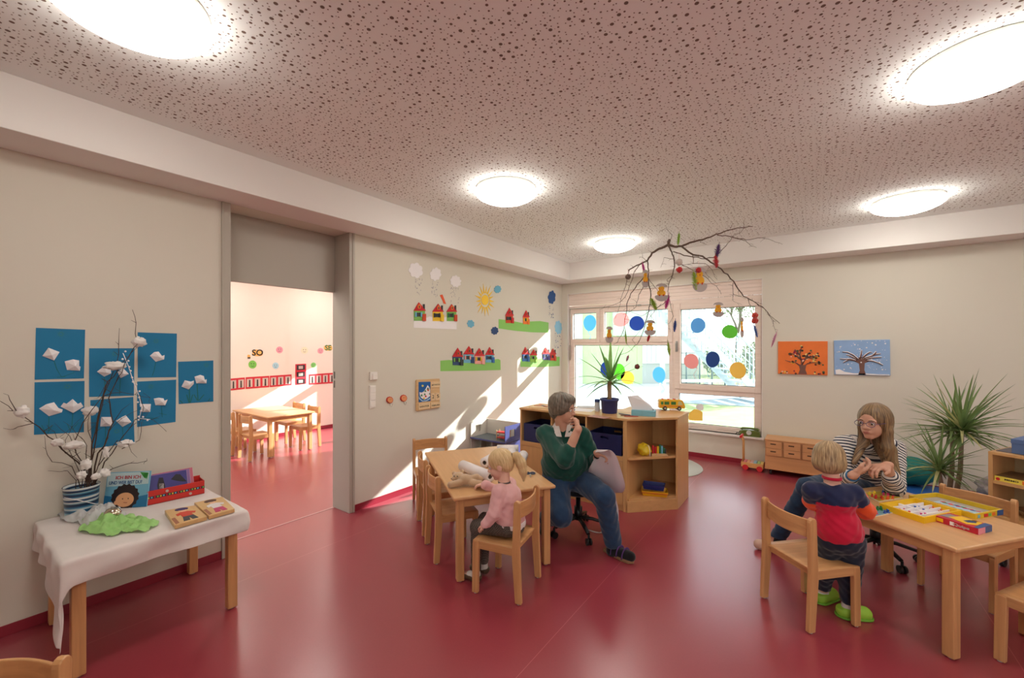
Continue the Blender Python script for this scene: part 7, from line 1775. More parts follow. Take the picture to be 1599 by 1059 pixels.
# ================================================================== RUG, CART, DRAWERS, PHONE
bm = NB(); lathe(bm, [(0, 0), (1, 0), (1.003, .004), (.998, .010), (0, .011)], n=96, M=Matrix.Diagonal((.92, .70, 1, 1)))
tag(obj('round_rug', bm, mat('light_grey_rug_pile', (206, 208, 202), .95, bump=1, bscale=120, vary=.08, vscale=60), loc=(-2.09, 5.72, 0)), 'light grey oval rug behind the corner shelf', 'rug')
t = thing('push_cart', 'wooden toddler push cart with red wheels full of coloured blocks', 'toy cart', (-.665, 6.26, 0), .0)
rdm = col('toy_cart_red', (216, 50, 56), .4); wc = wood('light_toy_wood', (228, 176, 112), 'x', .06)
bm = NB(); box(bm, (-.125, -.085, .035), (.125, -.077, .095)); box(bm, (-.125, .077, .035), (.125, .085, .095)); box(bm, (-.125, -.077, .035), (-.117, .077, .095)); box(bm, (.117, -.077, .035), (.125, .077, .095)); box(bm, (-.117, -.077, .035), (.117, .077, .043)); obj('crate', bm, wc, t, .003)
for x in (-.075, .085):
    for y in (-.097, .085):
        bm = NB(); cyl(bm, (x, y, .034), (x, y + .012, .034), .034, 28); obj('wheel', bm, rdm, t, .002)
for y in (-.05, .05): bm = NB(); tube(bm, [(-.105, y, .06), (-.105, y, .36), (-.125, y*.9, .415)], .008, 8); obj('handle_bar', bm, wc, t)
bm = NB(); cyl(bm, (-.127, -.085, .42), (-.127, .085, .42), .016, 16); obj('grip', bm, rdm, t)
bc = ['red', 'yellow', 'lime', 'lblue', 'pink', 'orange']
for k in range(24):
    i, j = k % 6, k // 6; p = Vector((-.665 - .083 + i*.038, 6.26 - .056 + j*.037, .043 + (.027 if (k*7) % 3 else .04)))
    bm = NB(); cbox(bm, (0, 0, 0), (.034, .034, .054 if (k*7) % 3 else .034)); 
    tag(obj('toy_block', bm, mat('pale_block_' + bc[(k*5) % 6], [min(255, v*.55+100) for v in C_[bc[(k*5) % 6]]], .5), None, .002, loc=p), 'pale %s toy block in the push cart, %s row, place %s from the handle' % (bc[(k*5) % 6].replace('lblue', 'light blue'), ['front', 'second', 'third', 'rear'][j], ['one', 'two', 'three', 'four', 'five', 'six'][i]), 'toy block', 'blocks in the push cart')
X0, X1, YF, YB_ = -.515, .425, 6.11, 6.455
t = thing('drawer_cabinet', 'low wide beech drawer cabinet on casters below the canvases', 'cabinet', (X0, YF, 0)); Wc = X1 - X0; Dc = YB_ - YF
wcb = {a: wood('warm_beech', (214, 160, 112), a, .08, .4, .8) for a in 'xyz'}
def pc_(nm, a, b, m, par=None, bev=.002): bm = NB(); box(bm, a, b); return obj(nm, bm, m, par or t, bev)
pc_('carcass', (0, .014, .085), (Wc, Dc, .425), wcb['x']); pc_('top_board', (-.004, -.004, .425), (Wc + .004, Dc, .44), wcb['x']); pc_('plinth_board', (0, .004, .085), (Wc, .013, .235), wcb['x'])
pc_('base_board', (-.002, -.008, .070), (Wc + .002, Dc, .085), wcb['x'])
n = 5
for i in range(n):
    for j in range(2):
        a, b = Wc*i/n + .003, Wc*(i+1)/n - .003; z0 = .240 + .0925*j
        d_ = pc_('drawer', (a, -.004, z0), (b, .013, z0 + .089), wcb['x'])
        bm = NB(); box(bm, (a + (b-a)*.30, -.0046, z0 + .045), (a + (b-a)*.62, -.004, z0 + .060)); obj('finger_slot', bm, mat('dark_slot', (92, 66, 48), .8), d_)
        bm = NB()
        for q in range(5): box(bm, (a, -.0046, z0 + .006 + .017*q), (a + .010, -.004, z0 + .014 + .017*q)); box(bm, (b - .010, -.0046, z0 + .006 + .017*q), (b, -.004, z0 + .014 + .017*q))
        obj('finger_joint', bm, mat('end_grain', (150, 104, 72), .7), d_)
for x in (.06, Wc - .06):
    for y in (.04, Dc - .05):
        bm = NB(); cyl(bm, (x - .012, y, .025), (x + .012, y, .025), .025, 18); box(bm, (x - .016, y - .012, .04), (x + .016, y + .012, .07)); obj('caster', bm, col('black_caster', (30, 30, 32), .5), t)
t = thing('toy_telephone', 'old olive green dial telephone on the window sill', 'telephone', (-.72, 6.475, WZ0), .05)
og_ = mat('olive_green_plastic', (96, 112, 50), .4)
bm = NB(); prism(bm, [(-.115,0),(.115,0),(.122,.03),(.115,.07),(.06,.085),(-.06,.085),(-.115,.07),(-.122,.03)], lambda a, b, q: Vector((a, q, b)), -.045, .045); obj('housing', bm, og_, t, .008, 3)
bm = NB(); cyl(bm, (-.01, -.048, .05), (-.01, -.045, .05), .032, 24); lathe(bm, [(.014, 0), (.03, 0), (.03, .005), (.014, .005), (.014, 0)], n=24, M=Matrix.Translation((-.01, -.044, .05)) @ Matrix.Rotation(PI/2, 4, 'X')); obj('dial', bm, mat('pale_dial', (214, 218, 214), .3), t)
bm = NB(); tube(bm, [(-.10, 0, .085), (-.09, 0, .10), (0, 0, .106), (.09, 0, .10), (.10, 0, .085)], [.020, .015, .012, .015, .020], 10); obj('handset', bm, og_, t)
bm = NB(); q = [(-.118 - .012*k, .012*math.sin(k*1.7), .05 - .008*k + .012*math.cos(k*2.1)) for k in range(6)]; q = [(x, y, max(z, .006)) for x, y, z in q]; tube(bm, q, .005, 6); obj('curled_cord', bm, tyre, t)

# ================================================================== RIGHT SIDE: bookcase, plant, mats
cA, cB, cC = at_z(1518, 692, .83), at_z(1543, 704.5, .83), at_z(1599, 713.5, .83)
ang = math.atan2((cC - cB).y, (cC - cB).x)
t = thing('bookcase', 'low beech bookcase with game boxes behind the game table at the right', 'shelf', Vector((cB.x, cB.y, 0)), ang)
Wk, Dk, Hk = .95, .36, .83
def pk_(nm, a, b, m, bev=.0015): bm = NB(); box(bm, a, b); return obj(nm, bm, m, t, bev)
pk_('side_panel', (0, 0, .09), (.022, Dk, Hk - .02), bh_['z']); pk_('side_panel', (Wk - .022, 0, .09), (Wk, Dk, Hk - .02), bh_['z']); pk_('back_panel', (.022, Dk - .01, .09), (Wk - .022, Dk, Hk - .02), mat('grey_beech_back', (196, 172, 132), .5))
pk_('top_board', (0, -.002, Hk - .02), (Wk, Dk, Hk), bh_['x']); pk_('bottom_board', (.022, 0, .09), (Wk - .022, Dk - .01, .115), bh_['x']); pk_('shelf_board', (.022, .004, .60), (Wk - .022, Dk - .01, .622), bh_['x']); pk_('shelf_board', (.022, .004, .35), (Wk - .022, Dk - .01, .372), bh_['x'])
for x in (.06, Wk - .06):
    for y in (.05, Dk - .05): bm = NB(); cyl(bm, (x - .012, y, .03), (x + .012, y, .03), .03, 18); box(bm, (x - .016, y - .012, .05), (x + .016, y + .012, .09)); obj('caster', bm, MATS['black_caster'], t)
Rk = Matrix.Rotation(ang, 3, 'Z'); Bk = Vector((cB.x, cB.y, 0))
def kpos(x, y, z): return Bk + Rk @ Vector((x, y, z))
t = thing('shoe_box', 'blue cardboard shoe box with lid on top of the bookcase', 'box', kpos(.10, .05, Hk + .004), ang + .04)
bbm = mat('blue_cardboard', (84, 110, 158), .6, vary=.12, vscale=8)
bm = NB(); box(bm, (0, 0, 0), (.34, .24, .095)); obj('box_body', bm, bbm, t, .002); bm = NB(); box(bm, (-.003, -.003, .070), (.343, .243, .102)); ld = obj('lid', bm, bbm, t, .002)
bm = NB(); cyl(bm, (.27, -.004, .100), (.27, -.0035, .100), .022, 20); obj('finger_hole', bm, mat('dark_hole', (30, 28, 34), .8), ld)
bm = NB(); text_bm(bm, 'Hannas', .020, Matrix.Translation((.09, -.0036, .088)) @ Matrix.Rotation(PI/2, 4, 'X'), .0003, bold=.0004); obj('lettering', bm, pa_white, ld)
p = kpos(.02, .06, Hk); bm = NB(); box(bm, (0, 0, 0), (.30, .22, .004)); tag(obj('magazine', bm, mat('dark_magazine', (92, 88, 104), .4, vary=.5, vscale=25), loc=p, rot=(0, 0, ang)), 'thin dark magazine under the blue shoe box', 'magazine')
def gamebox(nm, lab, p, rz, w_, d_, h_, top, side, grp=None, txt=None, tc_=None):
    t = thing(nm, lab, 'game box', p, rz, grp)
    bm = NB(); box(bm, (0, 0, 0), (w_, d_, h_)); b = obj('carton', bm, side, t, .001)
    bm = NB(); box(bm, (.002, .002, h_), (w_-.002, d_-.002, h_+.0008)); obj('cover_print', bm, top, t)
    if txt: bm = NB(); text_bm(bm, txt, h_*.45, Matrix.Translation((w_*.42, -.0008, h_*.5)) @ Matrix.Rotation(PI/2, 4, 'X'), .0003, bold=.0005, maxw=w_*.34); obj('lettering', bm, tc_ or ink, t)
    return t
gb = gamebox('game_box', 'flat yellow game box lying on the upper board of the bookcase', kpos(.025, .02, .622), ang, .20, .26, .035, mat('brown_photo_print', (120, 92, 60), .4, vary=.5, vscale=25), col('yellow_carton', (240, 220, 90), .4), 'game boxes', 'MEMO')
bm = NB(); box(bm, (.135, -.0008, .006), (.185, 0, .030)); obj('orange_label', bm, PM['orange'], gb); bm = NB(); cyl(bm, (.018, -.0008, .014), (.018, 0, .014), .011, 14); obj('red_dot', bm, PM['red'], gb)
t = thing('wicker_basket', 'flat brown wicker basket on the lower board of the bookcase', 'basket', kpos(.30, .17, .372), ang)
bm = NB(); lathe(bm, [(0, 0), (.13, 0), (.17, .05), (.165, .052), (.125, .006), (0, .006)], n=40, M=Matrix.Diagonal((1.3, .8, 1, 1))); obj('basket_body', bm, mat('brown_wicker', (132, 100, 64), .8, bump=1, bscale=150, vary=.3, vscale=60), t)
# dracaena
pb_ = D_pot = at_d(1482, 541, 3.45); pb_ = Vector((pb_.x, pb_.y, 0))
t = thing('dracaena', 'large dracaena with two leafy heads in front of the window wall at the right', 'plant', pb_)
bm = NB(); lathe(bm, [(0, 0), (.11, 0), (.12, .01), (.15, .25), (.165, .26), (.165, .29), (.15, .29), (.14, .26), (0, .26)], n=40); obj('pot', bm, mat('terracotta_pot', (150, 96, 70), .7), t)
bm = NB(); lathe(bm, [(0, .265), (.142, .265)], n=30); obj('soil', bm, MATS['potting_soil'], t)
bkk = mat('ringed_grey_bark', (138, 122, 100), .9, vary=.3, vscale=50)
def rel(px, py, d): return at_d(px, py, d) - pb_
heads = [(rel(1502, 676, 3.45), .52, 62, .0135), (rel(1466, 735, 3.36), .38, 46, .012), (rel(1487, 672, 3.55), .42, 28, .013)]
for (h_, L_, n_, w_), b in zip(heads, ((.03, .02), (-.05, -.02), (.0, .06))):
    bm = NB(); q = [Vector((b[0], b[1], .26)), Vector((b[0], b[1], .26)).lerp(h_, .5) + Vector((.012, -.01, 0)), h_]; tube(bm, q, [.020, .016, .013], 10); 
    for k in range(12): 
        f = k / 12; p = q[0].lerp(q[2], f); 
    obj('stem', bm, bkk, t)
lv = [mat('dracaena_leaf', (124, 150, 92), .45, vary=.3, vscale=12), mat('dracaena_leaf_yellowed', (196, 194, 136), .5, vary=.3, vscale=12), mat('dracaena_leaf_deep', (92, 122, 74), .45, vary=.2, vscale=12)]
r_ = random.Random(12); LP_ = 0
for m_ in lv: translucent(m_, .3)
for h_, L_, n_, w_ in heads:
    for k in range(n_ if False else int(n_ * .72)):
        a = k * 2.39996 + r_.uniform(-.2, .2); f = k / (n_ * .72); e_ = math.radians(78 - 88 * f ** .9 + r_.uniform(-8, 8)); LP_ += 1
        bm = NB(); leaf_mesh(bm, h_ + Vector((0, 0, .05 * (1 - f))), (math.cos(a)*math.cos(e_), math.sin(a)*math.cos(e_), math.sin(e_)), L_ * r_.uniform(.75, 1.08), w_, r_.uniform(.25, .7), n=8, fold=.5); obj('leaf', bm, lv[0 if k % 4 else (1 if k % 8 else 2)], t)
bm = NB()
for h_, L_, n_, w_ in heads:
    for k in range(int(n_ * .8)):
        a = r_.uniform(0, 6.28); e_ = math.radians(r_.uniform(-25, 72)); leaf_mesh(bm, h_ + Vector((0, 0, r_.uniform(-.03, .03))), (math.cos(a)*math.cos(e_), math.sin(a)*math.cos(e_), math.sin(e_)), L_ * r_.uniform(.45, .95), w_ * .85, r_.uniform(.3, 1.0), n=7, fold=.5)
tag(obj('small_leaves', bm, lv[0], t), None, None, None, 'stuff')
# mats, cushion and blanket by the wall
bm = NB(); box(bm, (-.55, -.30, 0), (.62, .30, .10)); tag(obj('blue_mat', bm, mat('blue_vinyl_mat', (36, 92, 170), .45), None, .02, 3, loc=(1.10, 6.0, 0)), 'thick blue floor mat lying at the wall behind the plant', 'mat')
bm = NB(); ball(bm, (0, 0, .15), (.26, .18, .15), 0, None, 28, 18, .12, 2)
for v in bm.verts: v.co.z = max(v.co.z, 0)
tag(obj('teal_cushion', bm, mat('teal_fabric', (20, 116, 108), .8, bump=.3, bscale=200), loc=(.80, 6.22, .10)), 'large teal floor cushion on the blue mat behind the plant', 'cushion')
bm = NB(); ball(bm, (0, 0, .10), (.17, .13, .12), 0, None, 28, 18, .5, 9)
for v in bm.verts: v.co.z = max(v.co.z, 0)
tag(obj('striped_blanket', bm, mat('grey_crumpled_blanket', (150, 142, 140), .9, vary=.5, vscale=30, bump=.8, bscale=30), loc=(1.48, 6.12, .10)), 'crumpled grey blanket lying on the mat beside the bookcase', 'blanket')

# ================================================================== GAMES ON THE RIGHT TABLE
TG = .59
KG = lambda x, y: (1320 + x/5.731, 740 + y/5.731)
def quad_on(pts, z): return [at_z(*KG(*p), z) for p in pts]
def openbox(nm, lab, pts, h_, mo, mi_, wall_=.006):
    pc = quad_on(pts, TG + h_); c = sum(pc, Vector((0, 0, 0))) / 4; c.z = TG
    t = thing(nm, lab, 'game box', c)
    p = [Vector((q.x - c.x, q.y - c.y)) for q in pc]; k = [q * (1 - wall_ * 2 / q.length * 1.4) for q in p]
    bm = NB(); up2 = lambda a, b, z: Vector((a, b, z))
    prism(bm, p, up2, 0, .003)
    for i in range(4): j = (i+1) % 4; prism(bm, [p[i], p[j], k[j], k[i]], up2, .003, h_)
    obj('box_rim', bm, mo, t, .0008); bm = NB(); prism(bm, k, up2, .003, .005); obj('inner_bottom', bm, mi_, t)
    return t, p, k, c
yc = col('game_yellow', (244, 196, 24), .4)
t, p, k, c = openbox('game_tray', 'open yellow game box with white inlay and coloured pieces', [(305,262),(705,392),(1040,328),(622,212)], .036, yc, pa_white)
def bil(P_, u, v): return P_[0]*(1-u)*(1-v) + P_[1]*u*(1-v) + P_[2]*u*v + P_[3]*(1-u)*v
for u in (.22, .42, .62, .82):
    bm = NB(); prism(bm, [bil(k, u-.012, .02), bil(k, u+.012, .02), bil(k, u+.012, .98), bil(k, u-.012, .98)], lambda a, b, z: Vector((a, b, z)), .005, .026); obj('divider', bm, pa_white, t)
bm = NB(); prism(bm, [bil(k, .02, .45), bil(k, .62, .45), bil(k, .62, .49), bil(k, .02, .49)], lambda a, b, z: Vector((a, b, z)), .005, .022); obj('divider', bm, pa_white, t)
gc = {'blue': (30, 84, 178), 'orange': (238, 96, 28), 'red': (214, 32, 48), 'pink': (226, 60, 130), 'green': (30, 130, 60), 'yellow': (244, 206, 40)}
GM = {k_: col('peg_' + k_, v, .35) for k_, v in gc.items()}
def peg(p3, c_, lab, grp, s=1.0):
    t_ = thing('game_piece', lab, 'game piece', p3, 0, grp)
    bm = NB(); lathe(bm, [(0, 0), (.0085*s, 0), (.0085*s, .004), (.004*s, .006), (.0035*s, .010), (.006*s, .012), (.006*s, .016), (0, .018)], n=12); obj('piece_body', bm, GM[c_], t_); return t_
r_ = random.Random(6); pr = {}; cnt_ = {}
def pegs_in(P_, c3, zz, lst, where, grp):
    for u, v, cc in lst:
        q = bil(P_, u, v); pos = Vector((c3.x + q.x, c3.y + q.y, zz)); nn_ = cnt_.get((cc, where), 0); cnt_[(cc, where)] = nn_ + 1; lab = '%s game piece %s, %s %s one' % (cc, where, ['first', 'second', 'third', 'fourth', 'fifth'][nn_], cc)
        if cc not in pr: pr[cc] = peg(pos, cc, lab, grp)
        else:
            d = copy_tree(pr[cc]); d.location = pos; d['label'] = lab; d['group'] = grp
pegs_in(k, c, TG + .005, [(.30, .62, 'blue'), (.34, .70, 'blue'), (.52, .60, 'blue'), (.58, .70, 'blue'), (.70, .90, 'orange'), (.60, .92, 'orange'), (.50, .92, 'orange'), (.40, .90, 'orange'), (.90, .88, 'orange'), (.30, .15, 'red'), (.34, .25, 'red'), (.50, .2, 'red'), (.70, .3, 'pink'), (.73, .38, 'pink'), (.88, .12, 'green'), (.92, .2, 'green'), (.92, .1, 'green')], 'in the open yellow box', 'pieces in the yellow box')
# big lid lying open side up, with the printed board inside
t, p, k, c = openbox('open_game_box', 'upturned blue and yellow game lid holding a printed board', [(568,190),(1165,362),(1412,318),(812,166)], .032, mat('blue_yellow_lid', (226, 190, 40), .4), col('grey_card_inside', (176, 168, 156), .7), .004)
bm = NB(); prism(bm, [bil(k, .25, .12), bil(k, .93, .08), bil(k, .90, .62), bil(k, .22, .66)], lambda a, b, z: Vector((a, b, z)), .005, .012); obj('printed_board', bm, mat('pale_blue_board', (176, 206, 222), .4, vary=.25, vscale=18), t)
for i in range(22):
    cc = ['blue', 'red', 'green', 'pink', 'orange'][i % 5]; u, v = .30 + .6 * (i % 11) / 11, .2 + .3 * (i // 11) + .05 * (i % 2); q = bil(k, u, v)
    bm = NB(); prism(bm, [(q.x + .014*math.cos(a), q.y + .010*math.sin(a)) for a in [2*PI*w/8 for w in range(8)]], lambda a, b, z: Vector((a, b, z)), .012, .0128); obj('printed_shape', bm, GM[cc], t)
bm = NB(); e_ = [p[3]*1.002, p[0]*1.002]
for a, b in ((p[2], p[3]), (p[0], p[0].lerp(p[3], .2))):
    d = (b - a); n_ = Vector((-d.y, d.x)).normalized() * .001; prism(bm, [a + n_, b + n_, b - n_, a - n_], lambda x, y, z: Vector((x, y, z)), .0, .0325)
obj('blue_edge', bm, col('lid_blue', (40, 88, 150), .4), t)
bm = NB(); a, b = p[1], p[2]; d = b - a; n_ = Vector((d.y, -d.x)).normalized() * .0012
for f0, f1, m in ((.08, .16, PM['lblue']), (.3, .44, PM['red']), (.46, .56, PM['green']), (.6, .7, PM['orange'])):
    bm2 = NB(); prism(bm2, [a + d*f0, a + d*f1, a + d*f1 + n_, a + d*f0 + n_], lambda x, y, z: Vector((x, y, z)), .006, .024); obj('side_print', bm2, m, t)
bm.free()
bm = NB(); prism(bm, [a + d*.78, a + d*1.0, a + d*1.0 + n_, a + d*.78 + n_], lambda x, y, z: Vector((x, y, z)), 0, .032); obj('blue_end', bm, MATS['lid_blue'], t)
# closed red box
pc = quad_on([(802,372),(1190,492),(1312,460),(935,350)], TG + .034); c = sum(pc, Vector((0,0,0)))/4; c.z = TG
t = thing('game_box', 'closed red and yellow flat game box at the front of the table', 'game box', c, 0, 'game boxes')
p = [Vector((q.x - c.x, q.y - c.y)) for q in pc]; up2 = lambda a, b, z: Vector((a, b, z))
bm = NB(); prism(bm, p, up2, 0, .034); obj('carton', bm, col('game_red', (196, 30, 56), .4), t, .0012)
for nm, uv, m in (('blue_end', [(.9,.0),(1,.0),(1,1),(.84,1)], MATS['lid_blue']), ('yellow_print', [(.2,.35),(.7,.12),(.86,.4),(.82,.9),(.3,.95)], yc), ('grey_print', [(.03,.2),(.3,.25),(.34,.7),(.08,.8)], col('print_grey', (150, 142, 140), .4)), ('dark_print_shape', [(.52,.45),(.66,.35),(.78,.6),(.7,.8),(.56,.75)], col('print_navy', (44, 60, 100), .4)), ('orange_print', [(.6,.62),(.74,.7),(.72,.9),(.6,.88)], GM['orange'])):
    bm = NB(); prism(bm, [bil(p, u, v) for u, v in uv], up2, .0342, .0350 + .0004*len(nm)/10); obj(nm, bm, m, t)
a, b = p[0], p[1]; d = b - a; L_ = d.length; n_ = Vector((d.y, -d.x)).normalized() * .0008; n_ = n_ if n_.dot(p[0]) > 0 else -n_
for f0, f1, m in ((.04, .2, yc), (.36, .46, pa_white)):
    bm = NB(); prism(bm, [a + d*f0, a + d*f1, a + d*f1 + n_, a + d*f0 + n_], up2, .007, .027); obj('side_print', bm, m, t)
for s0, s1, m in ((.0, .5, col('pink_end', (240, 150, 170), .4)), (.5, 1.0, MATS['lid_blue'])):
    e0, e1 = p[1], p[2]; dd = e1 - e0; nn = Vector((dd.y, -dd.x)).normalized() * .0008; nn = nn if nn.dot(p[1]) > 0 else -nn
    bm = NB(); prism(bm, [e0 + dd*s0, e0 + dd*s1, e0 + dd*s1 + nn, e0 + dd*s0 + nn], up2, .001, .033); obj('end_print', bm, m, t)
ag = math.atan2(d.y, d.x)
bm = NB(); mid = a + d * .62 + n_ * 1.2; text_bm(bm, 'Quips', .02, Matrix.Translation((mid.x, mid.y, .017)) @ Matrix.Rotation(ag, 4, 'Z') @ Matrix.Rotation(PI/2, 4, 'X'), .0003, bold=.0006, maxw=.07); obj('lettering', bm, col('print_silver', (190, 180, 180), .4), t)
# two colour boards with pieces
for kk, (pts, lst, lab) in enumerate(((((135,168),(300,250),(520,214),(335,150)), [(.25,.2,'yellow'),(.35,.3,'yellow'),(.2,.45,'yellow'),(.5,.12,'red'),(.6,.2,'red'),(.7,.1,'red'),(.75,.3,'red'),(.3,.75,'blue'),(.2,.85,'blue'),(.5,.6,'pink'),(.6,.7,'pink'),(.5,.8,'pink'),(.7,.85,'pink'),(.88,.25,'orange'),(.92,.4,'orange'),(.85,.5,'orange'),(.95,.6,'orange')], 'square picture board with red, yellow and pink pieces beside the elbow'),
                      (((150,352),(262,384),(438,344),(300,290)), [(.3,.65,'green'),(.2,.75,'green'),(.45,.75,'green'),(.3,.85,'green'),(.55,.2,'pink'),(.7,.3,'pink'),(.5,.35,'pink'),(.85,.62,'blue'),(.92,.75,'blue'),(.8,.8,'blue')], 'square picture board with green and blue pieces in front of the boy'))):
    pc = quad_on(pts, TG + .004); c = sum(pc, Vector((0,0,0)))/4; c.z = TG; p = [Vector((q.x - c.x, q.y - c.y)) for q in pc]
    t = thing('game_board', lab, 'game board', c, 0, 'game boards'); bm = NB(); prism(bm, p, up2, 0, .004); obj('card', bm, col('cream_card_edge', (232, 222, 196), .5), t)
    bm = NB(); prism(bm, [bil(p, u, v) for u, v in ((.04,.04),(.96,.04),(.96,.96),(.04,.96))], up2, .004, .0046); obj('print', bm, mat('printed_meadow_%d' % kk, ((220, 190, 70), (120, 170, 180))[kk], .4, vary=.35, vscale=16), t)
    pegs_in(p, c, TG + .0046, lst, 'on the board ' + ('beside the elbow' if kk == 0 else 'in front of the boy'), 'pieces on the boards')

# ================================================================== HANGING BRANCH WITH EASTER THINGS
KH = lambda x, y: (960 + x/4.815, 340 + y/4.815)
def hd(px, py): return 3.95 + .28*math.sin(px*.021 + 1.0) + .16*math.sin(py*.03 + px*.01)
def HP(x, y, off=0): px, py = KH(x, y); return at_d(px, py, hd(px, py) + off)
hb = [([(412,168),(400,205),(330,235),(280,265),(245,325),(190,350),(110,390),(98,402)],.013),([(400,205),(450,218),(500,215),(600,180),(700,150),(760,125),(850,95),(950,75),(1035,67)],.011),([(500,215),(590,280),(660,290),(720,335),(800,385),(870,460),(930,540),(1000,605),(1060,640),(1130,690),(1185,750),(1240,795)],.008),
 ([(440,255),(520,285),(600,295),(680,310),(740,300),(790,260),(850,190),(880,150),(960,95),(990,60)],.0045),([(770,130),(860,140),(930,160),(1020,165),(1110,152),(1180,170),(1260,200)],.004),([(900,150),(985,175),(1020,210),(1065,225)],.0028),([(400,210),(430,260),(445,310),(450,370),(435,430),(405,500),(400,580)],.007),
 ([(245,325),(255,400),(255,500),(270,560),(265,650),(250,720),(240,760),(215,850),(170,950),(100,1010),(40,1030)],.0055),([(240,430),(170,500),(120,570),(90,650),(75,760),(60,860),(20,940),(-10,952)],.0048),([(235,500),(180,580),(160,670),(110,710),(60,730)],.003),([(190,350),(150,400),(125,480),(75,600),(30,640),(-40,665),(-110,690)],.0036),
 ([(110,390),(90,480),(60,570),(25,700),(0,760)],.003),([(255,460),(300,520),(330,560)],.0026),([(500,350),(560,380),(640,420),(700,460),(780,540),(800,575)],.003),([(585,280),(590,345),(520,355),(470,340)],.0028),([(590,345),(680,345),(730,390),(770,465)],.0026),([(890,490),(890,570),(930,590),(985,610)],.0026),
 ([(890,570),(885,620),(935,660)],.0022),([(1000,605),(1020,660),(1050,700)],.003),([(1130,690),(1190,770),(1200,830),(1215,870)],.0024),([(405,205),(430,130),(385,80),(335,105)],.0026),([(400,580),(420,660),(440,740),(405,800),(415,860)],.0024),([(385,630),(300,700),(270,740),(130,920),(160,960)],.0026),
 ([(870,80),(885,38)],.0024),([(968,75),(972,18)],.002),([(600,180),(602,150)],.002),([(690,150),(640,185),(690,200)],.002),([(1110,152),(1135,148)],.0016),([(1000,605),(1080,640),(1100,650)],.0022),([(1060,640),(1140,700),(1180,770),(1190,800)],.0024),([(930,540),(932,585)],.002),([(270,700),(200,740),(100,700),(0,700)],.0022),
 ([(445,310),(370,300),(345,375)],.0022),([(435,430),(390,470),(400,490)],.002),([(640,420),(660,380),(700,440),(760,490)],.002),([(245,325),(210,300),(185,295)],.0024),([(75,760),(110,770),(95,800),(130,850)],.002),([(60,860),(100,960),(130,1000)],.0018),([(265,650),(300,690),(350,650)],.002),([(250,720),(290,760),(300,820)],.0018)]
c0 = HP(400, 205); t = thing('hanging_branch', 'large bare branch hung from the ceiling with egg chicks and feathers', 'branch', c0)
r_ = random.Random(31)
for pts, r0 in hb:
    P3 = [HP(*p) - c0 for p in pts]; Q = []
    for i in range(len(P3)-1):
        Q.append(P3[i]); L_ = (P3[i+1]-P3[i]).length
        for f in (.33, .66): Q.append(P3[i].lerp(P3[i+1], f) + Vector((r_.uniform(-1,1), r_.uniform(-1,1), r_.uniform(-1,1))) * L_ * .045)
    Q.append(P3[-1]); m = len(Q); bm = NB(); tube(bm, Q, [max(.0011, r0 * (1 - .72 * k_ / (m-1))) for k_ in range(m)], 7)
    for k_ in range(1, m-1, 2):
        L_ = r_.uniform(.015, .055); d = Vector((r_.uniform(-1,1), r_.uniform(-1,1), r_.uniform(-.8,.8))).normalized() * L_; tube(bm, [Q[k_], Q[k_] + d*.5 + Vector((0,0,.004)), Q[k_] + d], [r0*.22 + .0008, .001, .0006], 4)
    obj('twig', bm, mat('grey_brown_branch', (98, 80, 68), .85, vary=.3, vscale=30), t)
for x, y in ((405, 200), (850, 95), (205, 335)):
    p = HP(x, y); bm = NB(); tube(bm, [p - c0, Vector((p.x, p.y, ZC)) - c0], .0007, 4); obj('nylon_thread', bm, mat('clear_nylon', (200, 196, 190), .3), t)
camR = Vector((math.cos(YAW), math.sin(YAW), 0)); camF = Vector((-math.sin(YAW), math.cos(YAW), 0))
def feather(x, y, L_, w_, c_, ang_, lab, off=-.02):
    w_ *= 1.45; L_ *= 1.1; p = HP(x, y, off); m = translucent(mat('feather_%d_%d_%d' % c_, c_, .8, sheen=.4), .4); r__ = random.Random(int(x + y)); a = math.radians(ang_); d = camR * math.cos(a) + Vector((0, 0, math.sin(a))); s = camR * -math.sin(a) + Vector((0, 0, math.cos(a)))
    bm = NB(); tube(bm, [-d*L_/2, d*L_/2], .0012, 4)
    for k_ in range(60):
        f = k_ / 59; q = d * (f - .5) * L_; ww = w_ * (math.sin(PI * min(1, f*1.1 + .06)) ** .6) * r__.uniform(.65, 1.1)
        for sg_ in (-1, 1): e_ = q + s*sg_*ww + d*ww*.5 + camF * r__.uniform(-1, 1)*ww*.7; tube(bm, [q, (q + e_)/2 + d*.003, e_], [.0022, .0017, .0005], 3, caps=False)
    o = obj('feather', bm, m, loc=p); tag(o, lab, 'feather', 'feathers in the hanging branch')
for f in ((480,155,.11,.012,(158,206,46),85,'lime feather on top of the hanging branch'),(775,245,.13,.022,(96,44,120),80,'purple feather above the red one in the branch'),(760,325,.11,.020,(222,50,62),95,'red feather below the purple one in the branch'),(215,375,.10,.010,(226,60,168),100,'small pink feather above the left egg chick'),
   (600,465,.16,.020,(176,206,54),98,'big lime feather beside the large yellow egg chick'),(290,645,.12,.018,(178,210,62),115,'lime feather left of the magenta one'),(395,625,.13,.018,(224,62,160),78,'magenta feather hanging at the middle of the twigs'),(452,810,.11,.013,(38,82,170),85,'dark blue feather beside the window handle'),
   (255,900,.08,.012,(222,48,52),75,'short red feather under the lower egg chick'),(82,890,.15,.008,(176,206,50),95,'thin lime feather over the upper window bar'),(405,980,.13,.013,(186,214,66),97,'lime feather lowest beside the window handle'),(1057,845,.14,.014,(40,94,182),105,'blue feather under the red pompom at the right'),
   (1200,910,.17,.013,(242,178,206),70,'pale pink feather at the right branch tip'),(97,1055,.07,.010,(232,150,190),70,'tiny pink feather low on the left twigs')): feather(*f)
